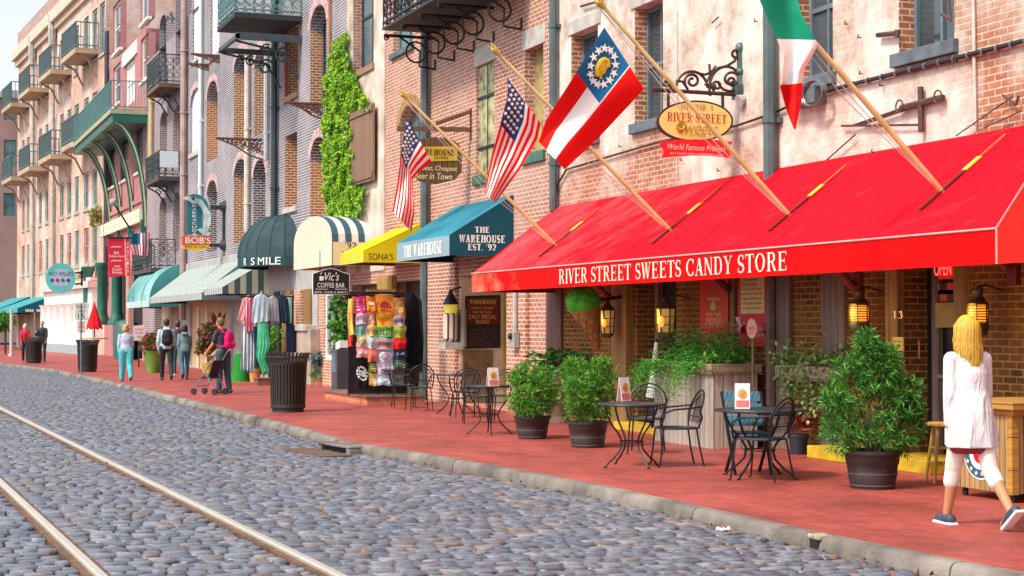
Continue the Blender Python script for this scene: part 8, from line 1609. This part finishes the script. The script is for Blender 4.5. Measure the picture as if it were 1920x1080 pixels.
    obj('eyes', mb, mat('eye_dark', (.03, .02, .015), .2), t, smooth=True)
    J2 = {'sh': {k: M4 @ tv(v[0]) for k, v in A.items()}, 'hand': {k: M4 @ (tv(v[2]) + (v[2] - v[1]).normalized() * .07) for k, v in A.items()}, 'M': M4, 'dz': dz}
    return t, J2
def hairmat(name, c):
    if name in MC: return MC[name]
    m, t, b = newmat(name); N, L = t.nodes.new, t.links.new; tc = N('ShaderNodeTexCoord'); mp = N('ShaderNodeMapping'); mp.inputs['Scale'].default_value = (60, 60, 3); nz = N('ShaderNodeTexNoise'); nz.inputs['Scale'].default_value = 1.5; nz.inputs['Detail'].default_value = 4
    L(tc.outputs['Object'], mp.inputs[0]); L(mp.outputs[0], nz.inputs['Vector']); mx = N('ShaderNodeMix'); mx.data_type = 'RGBA'; mx.inputs[6].default_value = (*[q * .55 for q in c], 1); mx.inputs[7].default_value = (*[min(1, q * 1.35) for q in c], 1); L(nz.outputs[0], mx.inputs[0]); L(mx.outputs[2], b.inputs['Base Color']); b.inputs['Roughness'].default_value = .45
    bp = N('ShaderNodeBump'); bp.inputs['Strength'].default_value = .7; bp.inputs['Distance'].default_value = .01; L(nz.outputs[0], bp.inputs['Height']); L(bp.outputs[0], b.inputs['Normal']); MC[name] = m; return m
def pack(lb, J, m, sc=1.0, name='backpack'):
    M4 = J['M']; dz = J['dz']; t = None; mb = MB(); mb.sphere((-.17, 0, 1.2 + dz), .085 * sc, .135 * sc, .20 * sc, 14, 10); mb.sphere((-.18, 0, 1.1 + dz), .085 * sc, .14 * sc, .12 * sc, 14, 10); o = skinned(name, mb, m, None, M4, .012, 4); tag(o, lb, 'backpack'); st = MB()
    for sg in (1, -1): st.tube([M4 @ Vector(q) for q in ((-.11, sg * .09, 1.36 + dz), (.02, sg * .11, 1.47 + dz), (.13, sg * .12, 1.36 + dz), (.15, sg * .12, 1.2 + dz), (.05, sg * .155, 1.06 + dz), (-.13, sg * .11, 1.05 + dz))], .02, 6)
    obj('straps', st, m, o, smooth=True); pk = MB(); pk.sphere(M4 @ Vector((-.255, 0, 1.1 + dz)), .035, .09, .08); obj('pocket', pk, m, o, smooth=True); return o
pg = lambda x, y: G(x, y, 0)
# blonde woman walking away in the right foreground
pa, pb = pg(1776, 990), pg(1868, 985); mid = pa.lerp(pb, .52); wk = Vector((-1, .06, 0)).normalized()
lady, JL = person('blonde woman in a white tunic and dark sneakers walking away along the sidewalk', mid, wk, 1.70, SKIN, (.72, .42, .03), 'long', (.74, .70, .76), crinkle('white_crinkled_tunic', (.70, .71, .74)), 'long', (.78, .66, .62), 'capri', (.035, .06, .09), lswing=.33, rswing=-.26, lk=.08, rk=.50, larm=(-.05, .25, .10), rarm=(.05, .9, .10), tunic=.66, vox=.007, head=.0, sole=(.8, .78, .76), build=.95)
mb = MB(); dz = JL['dz']; loft(mb, [(0, 0, .61 + dz, .105, .16), (0, 0, .64 + dz, .13, .19), (0, 0, .72 + dz, .13, .19)]); skinned('shorts_hem', mb, mat('maroon_shorts', (.22, .02, .03), .8), lady, JL['M'], .009, 3)
q = JL['hand'][1]; mb = MB().obox(q + Vector((0, 0, -.03)), wk * .008, Vector((-wk.y, wk.x, 0)) * .034, VZ * .07); o = obj('phone', mb, M_WHITE, bevel=.006); tag(o, 'white phone in the hand of the blonde woman', 'phone')
# man with the pushchair
man, JM = person('man in dark tee shirt and jeans standing behind a small pushchair', pg(418, 737), (-.75, -.66), 1.76, SKIN, (.16, .09, .04), 'short', (.035, .045, .06), None, 'short', (.03, .06, .085), 'long', (.03, .03, .03), lswing=.06, rswing=-.1, lk=.03, rk=.05, larm=(.3, .5, .15), rarm=(.35, .5, .12), build=1.05, wide=1.12)
pack('magenta backpack worn by the man with the pushchair', JM, cloth('magenta_pack', (.62, .01, .14), .6, .15, 4), 1.1)
c = pg(396, 740); f = Vector((-.75, -.66, 0)).normalized(); sd = Vector((-f.y, f.x, 0)); c = c + f * .05; t = thing('pushchair', 'small dark folding pushchair with little wheels in front of the man', 'pushchair', c)
mb = MB(); hb = c - f * .38 + VZ * 1.02
for s in (1, -1): mb.tube([hb + sd * s * .2, c + f * .28 + sd * s * .2 + VZ * .12], .016, 6); mb.tube([c - f * .3 + sd * s * .2 + VZ * .1, c + f * .05 + sd * s * .2 + VZ * .68], .016, 6); mb.tube([hb + sd * s * .2, hb + sd * s * .2 - f * .1 + VZ * .03], .02, 6)
mb.tube([c + f * .2 + sd * .2 + VZ * .2, c + f * .2 - sd * .2 + VZ * .2], .014, 5); obj('frame', mb, mat('pushchair_steel', (.25, .27, .3), .4, .6), t, smooth=True); obj('seat', MB().obox(c + VZ * .4, f * .16, sd * .17, VZ * .02).obox(c - f * .17 + VZ * .6, f * .02 - VZ * .0, sd * .17, VZ * .2 - f * .08), mat('pushchair_cloth', (.02, .02, .028), .8), t, bevel=.015)
for s in (1, -1):
    for k in (.3, -.3): w_ = c + f * k + sd * s * .2 + VZ * .075; obj('wheel', MB().tube([w_ - sd * .02, w_ + sd * .02], .075, 14), M_BLACK, t, smooth=True)
# the group walking ahead
wf = (-1, .05)
hm, JH = person('man in a pale blue hooded top and dark trousers walking beside the shops', pg(312, 713), wf, 1.78, SKIN, (.04, .025, .02), 'short', (.40, .50, .62), None, 'long', (.02, .025, .03), 'long', (.04, .04, .045), lswing=.28, rswing=-.22, rk=.4, hood=True, build=1.12, larm=(-.2, .35, .2), rarm=(.2, .35, .2))
pack('black backpack on the man in the pale blue hooded top', JH, cloth('black_pack', (.03, .022, .028), .7, .2, 4), 1.15)
person('woman in a grey green hooded top and jeans beside the man with black backpack', pg(346, 711), wf, 1.62, SKIN, (.03, .018, .015), 'bob', (.14, .22, .25), None, 'long', (.05, .16, .22), 'long', (.02, .02, .02), lswing=-.22, rswing=.3, lk=.45, rk=.08, hood=True, build=1.02)
person('person in dark top and jeans half hidden between the two hooded walkers', pg(333, 706), wf, 1.72, SKIN, (.05, .03, .02), 'short', (.03, .03, .035), None, 'long', (.04, .14, .17), 'long', (.45, .5, .52), lswing=.2, rswing=-.2)
person('woman in a pale blue top and loose turquoise trousers walking alone', pg(236, 715), (-1, -.05), 1.60, SKINP, (.50, .30, .14), 'bob', (.42, .48, .64), None, 'long', (.08, .46, .52), 'long', (.12, .08, .06), lswing=.16, rswing=-.2, lk=.05, rk=.3, wide=1.3, build=1.08, larm=(-.1, .3, .15), rarm=(.1, .3, .15))
person('woman in a red jacket facing the camera behind the farthest bin', pg(47, 680), (.95, -.1), 1.62, SKINP, (.55, .50, .42), 'bob', (.58, .02, .05), None, 'long', (.03, .03, .04), 'long', (.03, .03, .03), lswing=.1, rswing=-.1, larm=(.2, .7, .1), rarm=(.1, .5, .1))
person('man in a dark jacket facing the camera beside the woman in red', pg(79, 678), (.95, -.25), 1.74, SKINP, (.30, .24, .2), 'short', (.025, .04, .05), None, 'long', (.03, .035, .045), 'long', (.03, .03, .03), lswing=.1, rswing=-.15, larm=(.1, .4, .1), rarm=(.5, 1.5, .15), build=1.1)
q = B6.px(37, 322); bp_ = B6.P(q[0], B6.px(45, k6(45, .525))[1], .7); person('person in a light blue shirt leaning on a far left balcony', bp_, (.3, -.95), 1.72, SKINP, (.3, .2, .12), 'short', (.35, .5, .6), None, 'long', (.05, .06, .08), 'long', (.05, .05, .05), lswing=0, rswing=0, lk=0, rk=0, larm=(.4, .6, .1), rarm=(.4, .6, .1), vox=.02)
